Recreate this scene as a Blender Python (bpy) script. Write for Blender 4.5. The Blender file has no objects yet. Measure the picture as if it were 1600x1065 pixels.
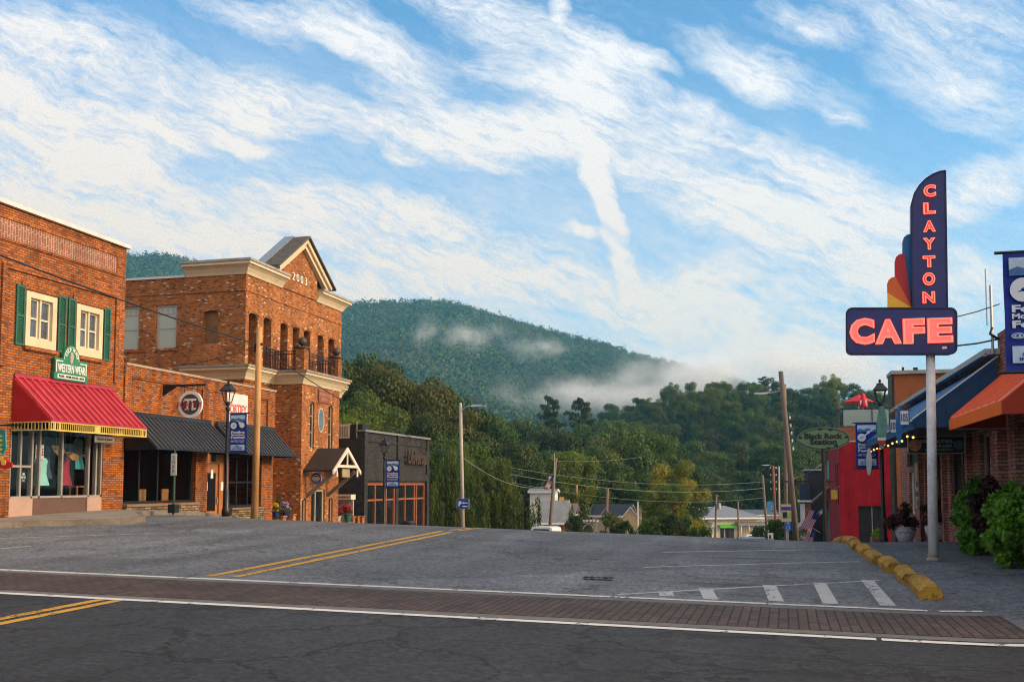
import bpy, math, random
import numpy as np
from mathutils import Vector
sc = bpy.context.scene
col = sc.collection
random.seed(7)
# ---------------------------------------------------------------- camera and survey maths
F = 1560.0; YAW = math.radians(14.7); PIT = math.radians(4.0); EYE = 1.6
SH = 223 - F*math.tan(PIT)
CF = (-math.sin(YAW)*math.cos(PIT), math.cos(YAW)*math.cos(PIT), math.sin(PIT))
CR = (math.cos(YAW), math.sin(YAW), 0)
CU = (math.sin(YAW)*math.sin(PIT), -math.cos(YAW)*math.sin(PIT), math.cos(PIT))
def ray(px, py):
    u = (px-800)/F; v = (532.5-py+SH)/F
    return tuple(CF[i]+u*CR[i]+v*CU[i] for i in range(3))
def AX(px, py, x):
    d = ray(px, py); t = x/d[0]; return (x, d[1]*t, EYE+d[2]*t)
def AY(px, py, y):
    d = ray(px, py); t = y/d[1]; return (d[0]*t, y, EYE+d[2]*t)
def AR(px, py, r):
    d = ray(px, py); t = r/math.hypot(d[0], d[1]); return (d[0]*t, d[1]*t, EYE+d[2]*t)
def lerp(a, b, t):
    t = max(0, min(1, t)); return a+(b-a)*t
def drop(x, y):
    y0 = lerp(25, 27, (x+15)/17); s = y-y0
    if s <= 0: return 0
    d = .0075*s*s if s < 7.33 else .403+.11*(s-7.33)
    if d > 7: d = 7+2.6*(1-math.exp(-(d-7)/2.6))
    return d
def gz(x, y):
    c = lerp(.2, .33, (y-5)/8.5) if y < 13.5 else lerp(.33, .74, (y-13.5)/15)
    return c*max(0, min(1, (2-x)/22)) + max(0, min(.12, .03*(x-2))) - drop(x, y)
def G(px, py, off=0):
    d = ray(px, py); t = 3.0
    while t < 400:
        if EYE+d[2]*t <= gz(d[0]*t, d[1]*t)+off:
            lo, hi = t-.25, t
            for _ in range(24):
                m = (lo+hi)/2
                if EYE+d[2]*m <= gz(d[0]*m, d[1]*m)+off: hi = m
                else: lo = m
            return (d[0]*hi, d[1]*hi, gz(d[0]*hi, d[1]*hi)+off)
        t += .25
cam_d = bpy.data.cameras.new('camera'); cam = bpy.data.objects.new('camera', cam_d); col.objects.link(cam)
cam.location = (0, 0, EYE); cam.rotation_euler = (math.pi/2+PIT, 0, YAW)
cam_d.sensor_width = 36; cam_d.lens = 36*F/1600; cam_d.shift_y = SH/1600
cam_d.clip_end = 9000; cam_d.clip_start = .1
sc.camera = cam
sc.view_settings.view_transform = 'Standard'; sc.view_settings.look = 'None'
sc.view_settings.exposure = .5; sc.view_settings.gamma = 1
# ---------------------------------------------------------------- mesh helpers
def V(*a): return Vector(a)
class MB:
    def __init__(s): s.v = []; s.f = []
    def add(s, vs, fs):
        o = len(s.v); s.v += [tuple(p) for p in vs]; s.f += [tuple(i+o for i in f) for f in fs]; return s
    def box(s, x0, x1, y0, y1, z0, z1):
        return s.add([(x0,y0,z0),(x1,y0,z0),(x1,y1,z0),(x0,y1,z0),(x0,y0,z1),(x1,y0,z1),(x1,y1,z1),(x0,y1,z1)],
                     [(3,2,1,0),(4,5,6,7),(0,1,5,4),(1,2,6,5),(2,3,7,6),(3,0,4,7)])
    def obox(s, o, a, b, c):
        o, a, b, c = Vector(o), Vector(a), Vector(b), Vector(c)
        return s.add([o, o+a, o+a+b, o+b, o+c, o+a+c, o+a+b+c, o+b+c],
                     [(3,2,1,0),(4,5,6,7),(0,1,5,4),(1,2,6,5),(2,3,7,6),(3,0,4,7)])
    def bar(s, p, q, w, h=None):
        p, q = Vector(p), Vector(q); d = (q-p); h = h or w
        up = V(0,0,1) if abs(d.normalized().z) < .95 else V(1,0,0)
        a = d.cross(up).normalized(); b = a.cross(d).normalized()
        return s.obox(p-a*w/2-b*h/2, a*w, b*h, d)
    def poly(s, pts): return s.add(pts, [tuple(range(len(pts)))])
    def prism(s, pts, vec):
        n = len(pts); vec = Vector(vec); P = [Vector(p) for p in pts]
        return s.add(P+[p+vec for p in P], [tuple(range(n))[::-1], tuple(range(n, 2*n))] +
                     [(i, (i+1) % n, n+(i+1) % n, n+i) for i in range(n)])
    def tube(s, pts, r, n=6, caps=True):
        P = [Vector(p) for p in pts]; rs = r if isinstance(r, (list, tuple)) else [r]*len(P)
        vs = []; fs = []; ref = None
        for i, p in enumerate(P):
            d = (P[min(i+1, len(P)-1)]-P[max(i-1, 0)]).normalized()
            if ref is None: ref = V(0,0,1) if abs(d.z) < .9 else V(1,0,0)
            a = d.cross(ref).normalized(); b = a.cross(d).normalized(); ref = b
            for k in range(n):
                t = 2*math.pi*k/n; vs.append(p+(a*math.cos(t)+b*math.sin(t))*rs[i])
        for i in range(len(P)-1):
            for k in range(n):
                fs.append((i*n+k, i*n+(k+1) % n, (i+1)*n+(k+1) % n, (i+1)*n+k))
        if caps: fs += [tuple(range(n))[::-1], tuple(range((len(P)-1)*n, len(P)*n))]
        return s.add(vs, fs)
    def lathe(s, c, prof, n=16):
        c = Vector(c); vs = []; fs = []
        for r, z in prof:
            for k in range(n):
                t = 2*math.pi*k/n; vs.append(c+V(r*math.cos(t), r*math.sin(t), z))
        for i in range(len(prof)-1):
            for k in range(n):
                fs.append((i*n+k, i*n+(k+1) % n, (i+1)*n+(k+1) % n, (i+1)*n+k))
        fs += [tuple(range(n))[::-1], tuple(range((len(prof)-1)*n, len(prof)*n))]
        return s.add(vs, fs)
    def ball(s, c, r, n=10):
        m = n//2
        return s.lathe(c, [(max(.001, r*math.sin(math.pi*i/m)), -r*math.cos(math.pi*i/m)) for i in range(m+1)], n)
    def disc(s, c, u, v, r, th, n=28, sx=1):
        u, v = Vector(u).normalized(), Vector(v).normalized(); w = u.cross(v)
        return s.prism([Vector(c)-w*th/2+u*(r*sx*math.cos(2*math.pi*k/n))+v*(r*math.sin(2*math.pi*k/n)) for k in range(n)], w*th)
    def sweep(s, path, prof):
        """profile (outward offset, z) along a level path; outward is to the right of travel"""
        n = len(path); m = len(prof); vs = []
        for i in range(n):
            p = Vector(path[i])
            d0 = (p-Vector(path[i-1])).normalized() if i else None
            d1 = (Vector(path[i+1])-p).normalized() if i < n-1 else None
            n0 = Vector((d0.y, -d0.x)) if d0 else None; n1 = Vector((d1.y, -d1.x)) if d1 else None
            if n0 is None: nn = n1
            elif n1 is None: nn = n0
            else: nn = (n0+n1)/(1+n0.dot(n1))
            for o, z in prof: vs.append((p.x+nn.x*o, p.y+nn.y*o, z))
        fs = [(i*m+k, i*m+(k+1) % m, (i+1)*m+(k+1) % m, (i+1)*m+k) for i in range(n-1) for k in range(m)]
        fs += [tuple(range(m)), tuple(range((n-1)*m, n*m))[::-1]]
        return s.add(vs, fs)
    def build(s, name, mat, parent=None, smooth=False):
        me = bpy.data.meshes.new(name)
        off = wloc(parent)
        me.from_pydata([(a-off[0], b-off[1], c-off[2]) for a, b, c in s.v], [], s.f)
        if smooth: me.polygons.foreach_set('use_smooth', [True]*len(me.polygons))
        me.update()
        o = bpy.data.objects.new(name, me); col.objects.link(o)
        if mat: me.materials.append(mat)
        o.parent = parent
        return o
def wloc(o):
    p = Vector((0,0,0))
    while o is not None: p += o.location; o = o.parent
    return p
def tag(o, label, cat, group=None):
    o['label'] = label; o['category'] = cat
    if group: o['group'] = group
    return o
def struct(o, kind='structure'): o['kind'] = kind; return o
def thing(name, label, cat, loc=(0,0,0), group=None):
    o = bpy.data.objects.new(name, None); col.objects.link(o); o.location = loc; o.empty_display_size = .2
    return tag(o, label, cat, group)
def copy_tree(o, parent=None, loc=None):
    c = o.copy(); col.objects.link(c); c.parent = parent
    for k in ('label', 'category', 'group'):
        if parent is not None and k in c.keys() and k != 'label': del c[k]
    for ch in list(o.children): copy_tree(ch, c)
    if loc is not None: c.location = loc
    return c
def npmesh(name, verts, faces, mat, parent=None, smooth=False):
    me = bpy.data.meshes.new(name); k = faces.shape[1]
    me.vertices.add(len(verts)); me.vertices.foreach_set('co', verts.astype(np.float32).ravel())
    me.loops.add(faces.size); me.loops.foreach_set('vertex_index', faces.astype(np.int32).ravel())
    me.polygons.add(len(faces)); me.polygons.foreach_set('loop_start', np.arange(0, faces.size, k, dtype=np.int32))
    me.polygons.foreach_set('loop_total', np.full(len(faces), k, dtype=np.int32))
    if smooth: me.polygons.foreach_set('use_smooth', np.ones(len(faces), dtype=bool))
    me.update(calc_edges=True); me.validate()
    if mat: me.materials.append(mat)
    if name.endswith('_mesh_only'): return me
    o = bpy.data.objects.new(name, me); col.objects.link(o); o.parent = parent
    return o
def text(body, w, h, c, u, v, mat, parent, name='lettering', depth=.01, bold=.02, neon=0, shear=0, sp=1.0):
    """flat lettering, scaled to w x h metres, centred at c in the plane u, v"""
    cu = bpy.data.curves.new('lettering', 'FONT'); cu.body = body; cu.size = 1; cu.shear = shear
    cu.space_character = sp; cu.align_x = 'CENTER'; cu.resolution_u = 3
    if neon: cu.fill_mode = 'NONE'; cu.offset = bold; cu.bevel_depth = neon; cu.bevel_resolution = 1
    else: cu.offset = bold; cu.extrude = .001
    ob = bpy.data.objects.new('lettering', cu)
    me = bpy.data.meshes.new_from_object(ob)
    n = len(me.vertices); a = np.empty(n*3, dtype=np.float32); me.vertices.foreach_get('co', a); a = a.reshape(-1, 3)
    lo, hi = a.min(0), a.max(0); a -= (lo+hi)/2
    sx = w/(hi[0]-lo[0]); sy = h/(hi[1]-lo[1])
    u = Vector(u).normalized(); v = Vector(v).normalized(); k = u.cross(v)
    off = Vector(c)-wloc(parent)
    sz = depth/max(1e-6, (hi[2]-lo[2])) if not neon else (sx+sy)/2
    b = np.outer(a[:,0]*sx, np.array(u))+np.outer(a[:,1]*sy, np.array(v))+np.outer(a[:,2]*sz, np.array(k))+np.array(off)
    me.vertices.foreach_set('co', b.astype(np.float32).ravel()); me.update()
    me.materials.clear(); me.materials.append(mat)
    o = bpy.data.objects.new(name, me); col.objects.link(o); o.parent = parent
    bpy.data.objects.remove(ob); bpy.data.curves.remove(cu)
    return o
# ---------------------------------------------------------------- materials
class NT:
    def __init__(s, nt): s.nt = nt
    def n(s, t, ins=None, **kw):
        x = s.nt.nodes.new(t)
        for k, val in kw.items(): setattr(x, k, val)
        for k, val in (ins or {}).items():
            if isinstance(val, bpy.types.NodeSocket): s.nt.links.new(val, x.inputs[k])
            else: x.inputs[k].default_value = val
        return x
    def m(s, op, a, b=0.0, c=None, clamp=False):
        d = {0: a, 1: b}
        if c is not None: d[2] = c
        return s.n('ShaderNodeMath', d, operation=op, use_clamp=clamp).outputs[0]
    def vm(s, op, a, b=None, scale=None):
        d = {0: a}
        if b is not None: d[1] = b
        if scale is not None: d['Scale'] = scale
        return s.n('ShaderNodeVectorMath', d, operation=op)
    def mix(s, f, a, b, bt='MIX'):
        x = s.n('ShaderNodeMix', data_type='RGBA', blend_type=bt)
        for i, val in ((0, f), (6, a), (7, b)):
            if isinstance(val, bpy.types.NodeSocket): s.nt.links.new(val, x.inputs[i])
            else: x.inputs[i].default_value = val if i == 0 else (*val[:3], 1)
        return x.outputs[2]
    def noise(s, vec, scale, detail=4, rough=.55, out=0):
        d = {'Scale': scale, 'Detail': detail, 'Roughness': rough}
        if vec is not None: d['Vector'] = vec
        return s.n('ShaderNodeTexNoise', d).outputs[out]
    def rng(s, v, a, b, c=0.0, d=1.0, smooth=False):
        x = s.n('ShaderNodeMapRange', {0: v, 1: a, 2: b, 3: c, 4: d}); x.clamp = True
        if smooth: x.interpolation_type = 'SMOOTHSTEP'
        return x.outputs[0]
    def pos(s): return s.n('ShaderNodeNewGeometry').outputs['Position']
def newmat(name):
    m = bpy.data.materials.new(name); m.use_nodes = True; t = NT(m.node_tree)
    b = m.node_tree.nodes['Principled BSDF']
    return m, t, b
def setb(t, b, **kw):
    names = dict(col='Base Color', rough='Roughness', metal='Metallic', spec='Specular IOR Level', normal='Normal', em='Emission Color', es='Emission Strength')
    for k, val in kw.items():
        i = b.inputs[names[k]]
        if isinstance(val, bpy.types.NodeSocket): t.nt.links.new(val, i)
        elif k in ('col', 'em'): i.default_value = (*val[:3], 1)
        else: i.default_value = val
_mc = {}
def M(name, rgb, rough=.6, var=.18, vs=2.5, metal=0, spec=.4, bump=.0, bs=60, streak=False):
    if name in _mc: return _mc[name]
    m, t, b = newmat(name); p = t.pos()
    if streak: p = t.vm('MULTIPLY', p, (1, 1, .15)).outputs[0]
    n1 = t.noise(p, vs, 5, .65); n2 = t.noise(p, vs*9, 3)
    f = t.m('ADD', t.m('MULTIPLY', n1, .7), t.m('MULTIPLY', n2, .3))
    k = t.rng(f, .3, .7, 1-var*1.3, 1+var)
    c = t.vm('SCALE', (rgb[0], rgb[1], rgb[2]), scale=k).outputs[0]
    setb(t, b, col=c, rough=t.rng(n1, .3, .7, max(.03, rough-.1), min(1, rough+.1)), metal=metal, spec=spec)
    if bump:
        nb = t.noise(t.pos(), bs, 4, .6)
        setb(t, b, normal=t.n('ShaderNodeBump', {'Strength': bump, 'Distance': .02, 'Height': nb}).outputs[0])
    _mc[name] = m; return m
def wall_uv(t):
    g = t.n('ShaderNodeNewGeometry'); sp = t.n('ShaderNodeSeparateXYZ', {0: g.outputs['Position']})
    sn = t.n('ShaderNodeSeparateXYZ', {0: g.outputs['True Normal']})
    fx = t.m('GREATER_THAN', t.m('ABSOLUTE', sn.outputs[0]), .6)
    fz = t.m('GREATER_THAN', t.m('ABSOLUTE', sn.outputs[2]), .8)
    u = t.m('ADD', t.m('MULTIPLY', sp.outputs[1], fx), t.m('MULTIPLY', sp.outputs[0], t.m('SUBTRACT', 1, fx)))
    z = t.m('ADD', sp.outputs[2], t.m('MULTIPLY', sp.outputs[1], fz))
    return t.n('ShaderNodeCombineXYZ', {0: u, 1: z}).outputs[0], g.outputs['Position']
def brick(name, stops, mortar, bw=.21, bh=.07, ms=.011, rough=.85, bump=.5, vert=False, dirt=.35, off=.5):
    m, t, b = newmat(name); uv, P = wall_uv(t)
    if vert: uv = t.n('ShaderNodeVectorRotate', {'Vector': uv, 'Angle': math.pi/2}, rotation_type='Z_AXIS').outputs[0]
    br = t.n('ShaderNodeTexBrick', {'Vector': uv, 'Color1': (0,0,0,1), 'Color2': (1,1,1,1), 'Mortar': (.5,.5,.5,1), 'Scale': 1.0,
             'Mortar Size': ms, 'Mortar Smooth': .15, 'Bias': 0.0, 'Brick Width': bw, 'Row Height': bh}); br.offset = off
    r = t.n('ShaderNodeValToRGB', {0: br.outputs['Color']}); cr = r.color_ramp
    while len(cr.elements) > 1: cr.elements.remove(cr.elements[0])
    cr.elements[0].position = stops[0][0]; cr.elements[0].color = (*stops[0][1], 1)
    for pz, cc in stops[1:]:
        e = cr.elements.new(pz); e.color = (*cc, 1)
    n1 = t.noise(P, .9, 5, .65); n2 = t.noise(P, 22, 3)
    c = t.mix(br.outputs['Fac'], r.outputs[0], mortar)
    stn = t.noise(t.vm('MULTIPLY', P, (2.2, 2.2, .22)).outputs[0], 1.0, 5, .65)
    k = t.m('MULTIPLY', t.m('MULTIPLY', t.rng(n1, .28, .68, 1-dirt, 1.12), t.rng(n2, .3, .7, .82, 1.15)), t.rng(stn, .34, .55, .72, 1.05))
    c = t.vm('SCALE', c, scale=k).outputs[0]
    h = t.m('SUBTRACT', t.m('MULTIPLY', n2, .35), br.outputs['Fac'])
    setb(t, b, col=c, rough=rough, spec=.25, normal=t.n('ShaderNodeBump', {'Strength': bump, 'Distance': .012, 'Height': h}).outputs[0])
    return m
def emit(name, rgb, s):
    m, t, b = newmat(name); setb(t, b, col=(.02,.02,.02), em=rgb, es=s); return m
def glassmat(name, tint=(.9,.95,.95), refl=.12):
    m, t, b = newmat(name); nt = m.node_tree
    tr = t.n('ShaderNodeBsdfTransparent', {'Color': (*tint, 1)})
    gl = t.n('ShaderNodeBsdfGlossy', {'Color': (1,1,1,1), 'Roughness': .02})
    lw = t.n('ShaderNodeFresnel', {'IOR': 1.45})
    f = t.m('MULTIPLY', t.m('MULTIPLY', lw.outputs[0], t.m('SUBTRACT', 1, t.n('ShaderNodeNewGeometry').outputs['Backfacing'])), .45+refl, clamp=True)
    mx = t.n('ShaderNodeMixShader', {0: f, 1: tr.outputs[0], 2: gl.outputs[0]})
    nt.links.new(mx.outputs[0], nt.nodes['Material Output'].inputs[0]); return m
B_OR = brick('brick_orange', [(0,(.17,.045,.016)),(.14,(.31,.084,.020)),(.45,(.41,.118,.024)),(.85,(.48,.155,.034)),(1,(.24,.065,.022))], (.105,.055,.032), ms=.012)
B_SP = brick('brick_speckled', [(0,(.15,.042,.016)),(.3,(.34,.10,.026)),(.62,(.44,.145,.036)),(.955,(.48,.165,.042)),(.965,(.62,.46,.30)),(1,(.66,.54,.40))], (.24,.125,.055), bw=.17, bh=.068)
B_BK = brick('brick_black', [(0,(.022,.021,.021)),(.5,(.035,.034,.034)),(1,(.05,.048,.047))], (.03,.03,.03), bump=.7, dirt=.25)
B_PK = brick('brick_panel', [(0,(.22,.08,.05)),(.5,(.30,.115,.075)),(1,(.25,.095,.06))], (.42,.30,.22), bw=.26, bh=.1, ms=.012, vert=True, off=.25)
B_RD = brick('brick_dark_red', [(0,(.24,.08,.055)),(.5,(.42,.16,.11)),(1,(.50,.22,.15))], (.13,.09,.075), bw=.3, bh=.075, ms=.014)
B_PR = brick('brick_painted_red', [(0,(.29,.004,.012)),(1,(.35,.006,.017))], (.25,.003,.010), bump=.35, dirt=.2)
STONE = brick('stacked_stone', [(0,(.10,.07,.045)),(.35,(.24,.17,.10)),(.7,(.34,.26,.16)),(1,(.16,.11,.07))], (.04,.03,.022), bw=.34, bh=.085, ms=.014, bump=1.0)
CREAM = M('cream_trim', (.58,.48,.31), .6, .12, 1.5)
CAPGR = M('grey_flashing', (.30,.29,.27), .55, .35, 2)
WHITE = M('white_paint', (.72,.71,.68), .5, .12)
BLACK = M('black_metal', (.012,.012,.013), .4, .2)
BKAWN = M('black_awning_metal', (.018,.020,.024), .38, .2, spec=.5)
BKAW2 = M('black_awning_rib', (.085,.092,.105), .35, .2, spec=.5)
REDAW = M('red_awning_metal', (.36,.016,.030), .32, .18, spec=.6)
REDRB = M('red_awning_rib', (.50,.075,.085), .35, .12, spec=.5)  # lighter pink paints the sky highlights along the seams
REDSD = M('red_awning_side', (.34,.010,.014), .5, .15)
GREEN = M('green_paint', (.022,.105,.068), .55, .18)
GOLD = M('yellow_iron', (.62,.45,.10), .5, .2)
TIMB = M('varnished_timber', (.36,.14,.05), .45, .25, 4)
DKWD = M('dark_timber', (.05,.03,.02), .6, .3, 4)
GLD = M('dark_glass', (.010,.013,.014), .05, .3, spec=.7)
CLEAR = glassmat('clear_glass')
BLIND = M('window_blinds', (.36,.40,.34), .55, .06)
NAVY = M('navy_enamel', (.012,.016,.13), .35, .15, spec=.5)
BANNER = M('banner_blue', (.008,.025,.24), .75, .12)
PALE = M('banner_pale', (.42,.56,.72), .75, .2, 6)
STEEL = M('galvanised_steel', (.42,.42,.41), .45, .2, metal=.5)
WOODP = M('pole_wood', (.42,.22,.08), .8, .4, 3, streak=True, bump=.3, bs=30)
WOODG = M('grey_pole_wood', (.17,.12,.085), .85, .4, 3, streak=True, bump=.3, bs=30)
CONC = M('concrete', (.24,.215,.185), .85, .25, 1.2, bump=.3, bs=50)
KERBM = M('kerb_concrete', (.17,.14,.11), .9, .4, 2, bump=.5, bs=30)
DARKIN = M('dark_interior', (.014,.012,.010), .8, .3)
TANP = M('tan_tile', (.40,.26,.20), .55, .12)
BRNP = M('brown_tile', (.11,.06,.045), .55, .15)
GREYF = M('grey_frame', (.30,.27,.24), .45, .12)
WIRE = M('cable_black', (.015,.014,.014), .6, .1)
# ---------------------------------------------------------------- facade helpers
def wall(mb, O, U, L, z0, z1, holes=(), D=(-.25,0,0), proud=0):
    """brick shell with openings (u0, u1, za, zb[, arch rise]); reveals run back by D"""
    O, U, D = Vector(O), Vector(U), Vector(D)
    us = sorted({0, L, *[h[0] for h in holes], *[h[1] for h in holes]}); zs = sorted({z0, z1, *[h[2] for h in holes], *[h[3] for h in holes]})
    P = lambda u, z, d=0: O+U*u+V(0,0,z)+D*d
    for i in range(len(us)-1):
        for j in range(len(zs)-1):
            uc, zc = (us[i]+us[i+1])/2, (zs[j]+zs[j+1])/2
            if any(h[0] < uc < h[1] and h[2] < zc < h[3] for h in holes): continue
            mb.poly([P(us[i], zs[j]), P(us[i+1], zs[j]), P(us[i+1], zs[j+1]), P(us[i], zs[j+1])])
    for h in holes:
        u0, u1, a, b = h[:4]; r = h[4] if len(h) > 4 else 0
        mb.poly([P(u0,a), P(u0,b-r), P(u0,b-r,1), P(u0,a,1)]); mb.poly([P(u1,a), P(u1,b-r), P(u1,b-r,1), P(u1,a,1)])
        mb.poly([P(u0,a), P(u1,a), P(u1,a,1), P(u0,a,1)])
        if not r: mb.poly([P(u0,b), P(u1,b), P(u1,b,1), P(u0,b,1)])
        else:
            n = 10; arc = []
            for k in range(n+1):
                x = -1+2*k/n; arc.append((u0+(u1-u0)*k/n, b-r+r*math.sqrt(max(0, 1-x*x))))
            for k in range(n):
                (ua, za), (ub, zb) = arc[k], arc[k+1]
                mb.poly([P(ua,za), P(ub,zb), P(ub,b), P(ua,b)]); mb.poly([P(ua,za), P(ub,zb), P(ub,zb,1), P(ua,za,1)])
    mb.poly([P(0,z0), P(0,z1), P(0,z1,1), P(0,z0,1)]); mb.poly([P(L,z0), P(L,z1), P(L,z1,1), P(L,z0,1)])
    mb.poly([P(0,z1), P(L,z1), P(L,z1,1), P(0,z1,1)])
    return mb
def window(parent, O, U, D, u0, u1, z0, z1, fm, gm, fwid=.07, mull=(), trans=(), dep=.12, name='window', th=.06):
    """frame with its pane; O, U as for wall(), D unit inward"""
    O, U, D = Vector(O), Vector(U), Vector(D); f = MB()
    def bx(a, b, c, d, k=0, t=th): f.obox(O+U*a+V(0,0,c)+D*(dep-t+k), U*(b-a), V(0,0,d-c), D*t)
    bx(u0, u0+fwid, z0, z1); bx(u1-fwid, u1, z0, z1); bx(u0+fwid, u1-fwid, z0, z0+fwid); bx(u0+fwid, u1-fwid, z1-fwid, z1)
    for m_ in mull:
        c = u0+(u1-u0)*m_; bx(c-fwid*.4, c+fwid*.4, z0+fwid, z1-fwid, .003, th-.006)
    for m_ in trans:
        c = z0+(z1-z0)*m_; bx(u0+fwid, u1-fwid, c-fwid*.35, c+fwid*.35, .006, th-.012)
    w = f.build(name, fm, parent)
    p = MB(); p.obox(O+U*(u0+.01)+V(0,0,z0+.01)+D*(dep-.02), U*(u1-u0-.02), V(0,0,z1-z0-.02), D*.012)
    p.build('pane', gm, w)
    return w
def seam_awning(parent, xw, xf, y0, y1, zt, zb, m1, m2, rib=.3, th=.04, side=None, flash=.12):
    a = MB(); a.prism([(xw, y0, zt), (xf, y0, zb), (xf, y0, zb-th), (xw, y0, zt-th)], (0, y1-y0, 0))
    if flash: a.box(xw, xw+.05, y0, y1, zt+.003, zt+flash)
    o = a.build('awning', m1, parent)
    r = MB(); k = y0+.03
    d = V(xf-xw, 0, zb-zt); nrm = V(-d.z, 0, d.x).normalized(); nrm = nrm if nrm.z > 0 else -nrm
    while k < y1-.02:
        r.obox(V(xw+.02*(1 if xf > xw else -1), k, zt-.02)+nrm*.002, V(0, .045, 0), nrm*.05, d*.985); k += rib
    r.build('seams', m2, o)
    if side:
        for y in (y0-.012, y1): MB().prism([(xw, y, zt-th), (xf, y, zb-th), (xf, y, zb-th-.02), (xw, y, zb-th-.02)], (0, .012, 0)).build('side_panel', side, o)
    return o
# ---------------------------------------------------------------- sky, sun
SUN_EL = math.radians(17); SUN_DIR = V(.998, .06, 0).normalized()
world = bpy.data.worlds.new('World'); sc.world = world; world.use_nodes = True
t = NT(world.node_tree); wn = world.node_tree
for n in list(wn.nodes): wn.nodes.remove(n)
tc = t.n('ShaderNodeTexCoord'); D_ = tc.outputs['Generated']
sky = t.n('ShaderNodeTexSky', sky_type='NISHITA'); sky.sun_disc = False; sky.sun_elevation = SUN_EL
sky.sun_rotation = math.atan2(SUN_DIR.x, SUN_DIR.y); sky.air_density = 1.0; sky.dust_density = .6; sky.ozone_density = 2.5
fh = (-math.sin(YAW), math.cos(YAW), 0)
df = t.m('MAXIMUM', t.vm('DOT_PRODUCT', D_, fh).outputs['Value'], .12)
s_ = t.m('DIVIDE', t.vm('DOT_PRODUCT', D_, CR).outputs['Value'], df)
t_ = t.m('DIVIDE', t.vm('DOT_PRODUCT', D_, (0,0,1)).outputs['Value'], df)
st0 = t.n('ShaderNodeCombineXYZ', {0: s_, 1: t_}).outputs[0]
def n2(vec, scale, detail, rough=.6, out=0):
    return t.n('ShaderNodeTexNoise', {'Vector': vec, 'Scale': scale, 'Detail': detail, 'Roughness': rough}, noise_dimensions='2D').outputs[out]
wrp = t.vm('SUBTRACT', n2(st0, 5, 3, .55, 1), (.5,.5,.5)).outputs[0]
wr2 = t.vm('SUBTRACT', n2(st0, 24, 4, .65, 1), (.5,.5,.5)).outputs[0]
ST = t.vm('ADD', t.vm('ADD', st0, t.vm('SCALE', wrp, scale=.045).outputs[0]).outputs[0], t.vm('SCALE', wr2, scale=.014).outputs[0]).outputs[0]
def stp(px, py):
    d = ray(px, py); f = d[0]*fh[0]+d[1]*fh[1]; return ((d[0]*CR[0]+d[1]*CR[1])/f, d[2]/f, 0)
STROKES = [
 (-60,30,300,118,62,.95),(300,118,560,195,50,1.0),(560,195,870,240,58,1.0),(-60,110,260,235,75,.72),(180,150,480,250,50,.62),
 (420,-10,700,110,42,.62),(250,-20,520,70,30,.42),(560,120,760,190,45,.55),(480,40,700,150,26,.5),
 (640,-40,870,60,48,.72),(870,60,1010,145,46,.85),(1010,145,1190,225,40,.95),(1190,225,1440,370,56,.92),(780,60,960,190,45,.45),
 (850,150,1060,250,60,.74),(1060,250,1420,420,75,.78),(930,250,1330,430,55,.66),(700,60,860,160,36,.36),(740,190,900,215,40,.8),
 (902,130,905,240,40,.9),(905,230,935,330,27,1.5),(935,320,962,395,25,1.6),(962,390,1000,455,20,1.4),(866,-10,868,50,13,.6),(855,352,930,368,15,.7),
 (-80,260,200,430,200,1.05),(200,330,700,450,85,.95),(60,190,260,330,80,.62),(330,290,760,345,45,.7),(560,330,830,400,55,.72),
 (690,400,1000,470,55,.62),(930,470,1320,540,75,.95),(1180,440,1640,470,80,.78),(1400,345,1640,265,55,.78),(1150,570,1650,640,70,.9),
 (1000,440,1180,410,45,.6),(520,450,720,455,35,.75),(1050,60,1340,150,40,.5),(1120,90,1230,150,30,.45),(960,70,1060,105,15,.62),
 (1300,-10,1640,60,70,.45),(1180,20,1330,60,30,.42),(1380,70,1640,200,70,.42),(1080,330,1200,370,22,.5),(650,430,1000,430,60,.5),
 (190,200,340,240,24,.5),(330,210,420,235,18,.45),(600,245,650,250,14,.5),(1290,160,1360,200,20,.4)]
sm = None
for ax, ay, bx, by, w, amp in STROKES:
    a = stp(ax, ay); b = stp(bx, by); dx, dy = b[0]-a[0], b[1]-a[1]; L = math.hypot(dx, dy); w = w/F
    mp = t.n('ShaderNodeMapping', {'Vector': ST, 'Location': ((a[0]+b[0])/2, (a[1]+b[1])/2, 0), 'Rotation': (0, 0, math.atan2(dy, dx)), 'Scale': (L*.5+w*.9, w*1.22, 1)}, vector_type='TEXTURE').outputs[0]
    gr = t.n('ShaderNodeTexGradient', {'Vector': mp}, gradient_type='SPHERICAL').outputs['Fac']
    sm = t.m('MULTIPLY_ADD', gr, amp, sm if sm is not None else 0.0)
sm = t.m('SUBTRACT', 1, t.m('POWER', 2.718, t.m('MULTIPLY', sm, -2.3)))
rot = t.n('ShaderNodeVectorRotate', {'Vector': ST, 'Angle': math.radians(23)}, rotation_type='Z_AXIS').outputs[0]
strk = n2(t.vm('MULTIPLY', rot, (2.0, 10, 1)).outputs[0], 3.2, 7, .68)
fine = n2(t.vm('MULTIPLY', rot, (10, 34, 1)).outputs[0], 4.0, 4, .7)
puff = n2(ST, 16, 6, .68)
nz = t.m('ADD', t.m('ADD', t.m('ADD', t.m('MULTIPLY', strk, .54), t.m('MULTIPLY', fine, .30)), t.m('MULTIPLY', puff, .18)), .02)
dens = t.m('ADD', t.m('MULTIPLY', sm, t.rng(nz, .34, .68, .50, 1.28)), t.m('MULTIPLY', t.m('SUBTRACT', nz, .50), 1.0))
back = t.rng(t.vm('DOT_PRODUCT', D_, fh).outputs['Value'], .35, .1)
over = t.m('MAXIMUM', back, t.rng(t_, .75, 1.3))
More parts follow.
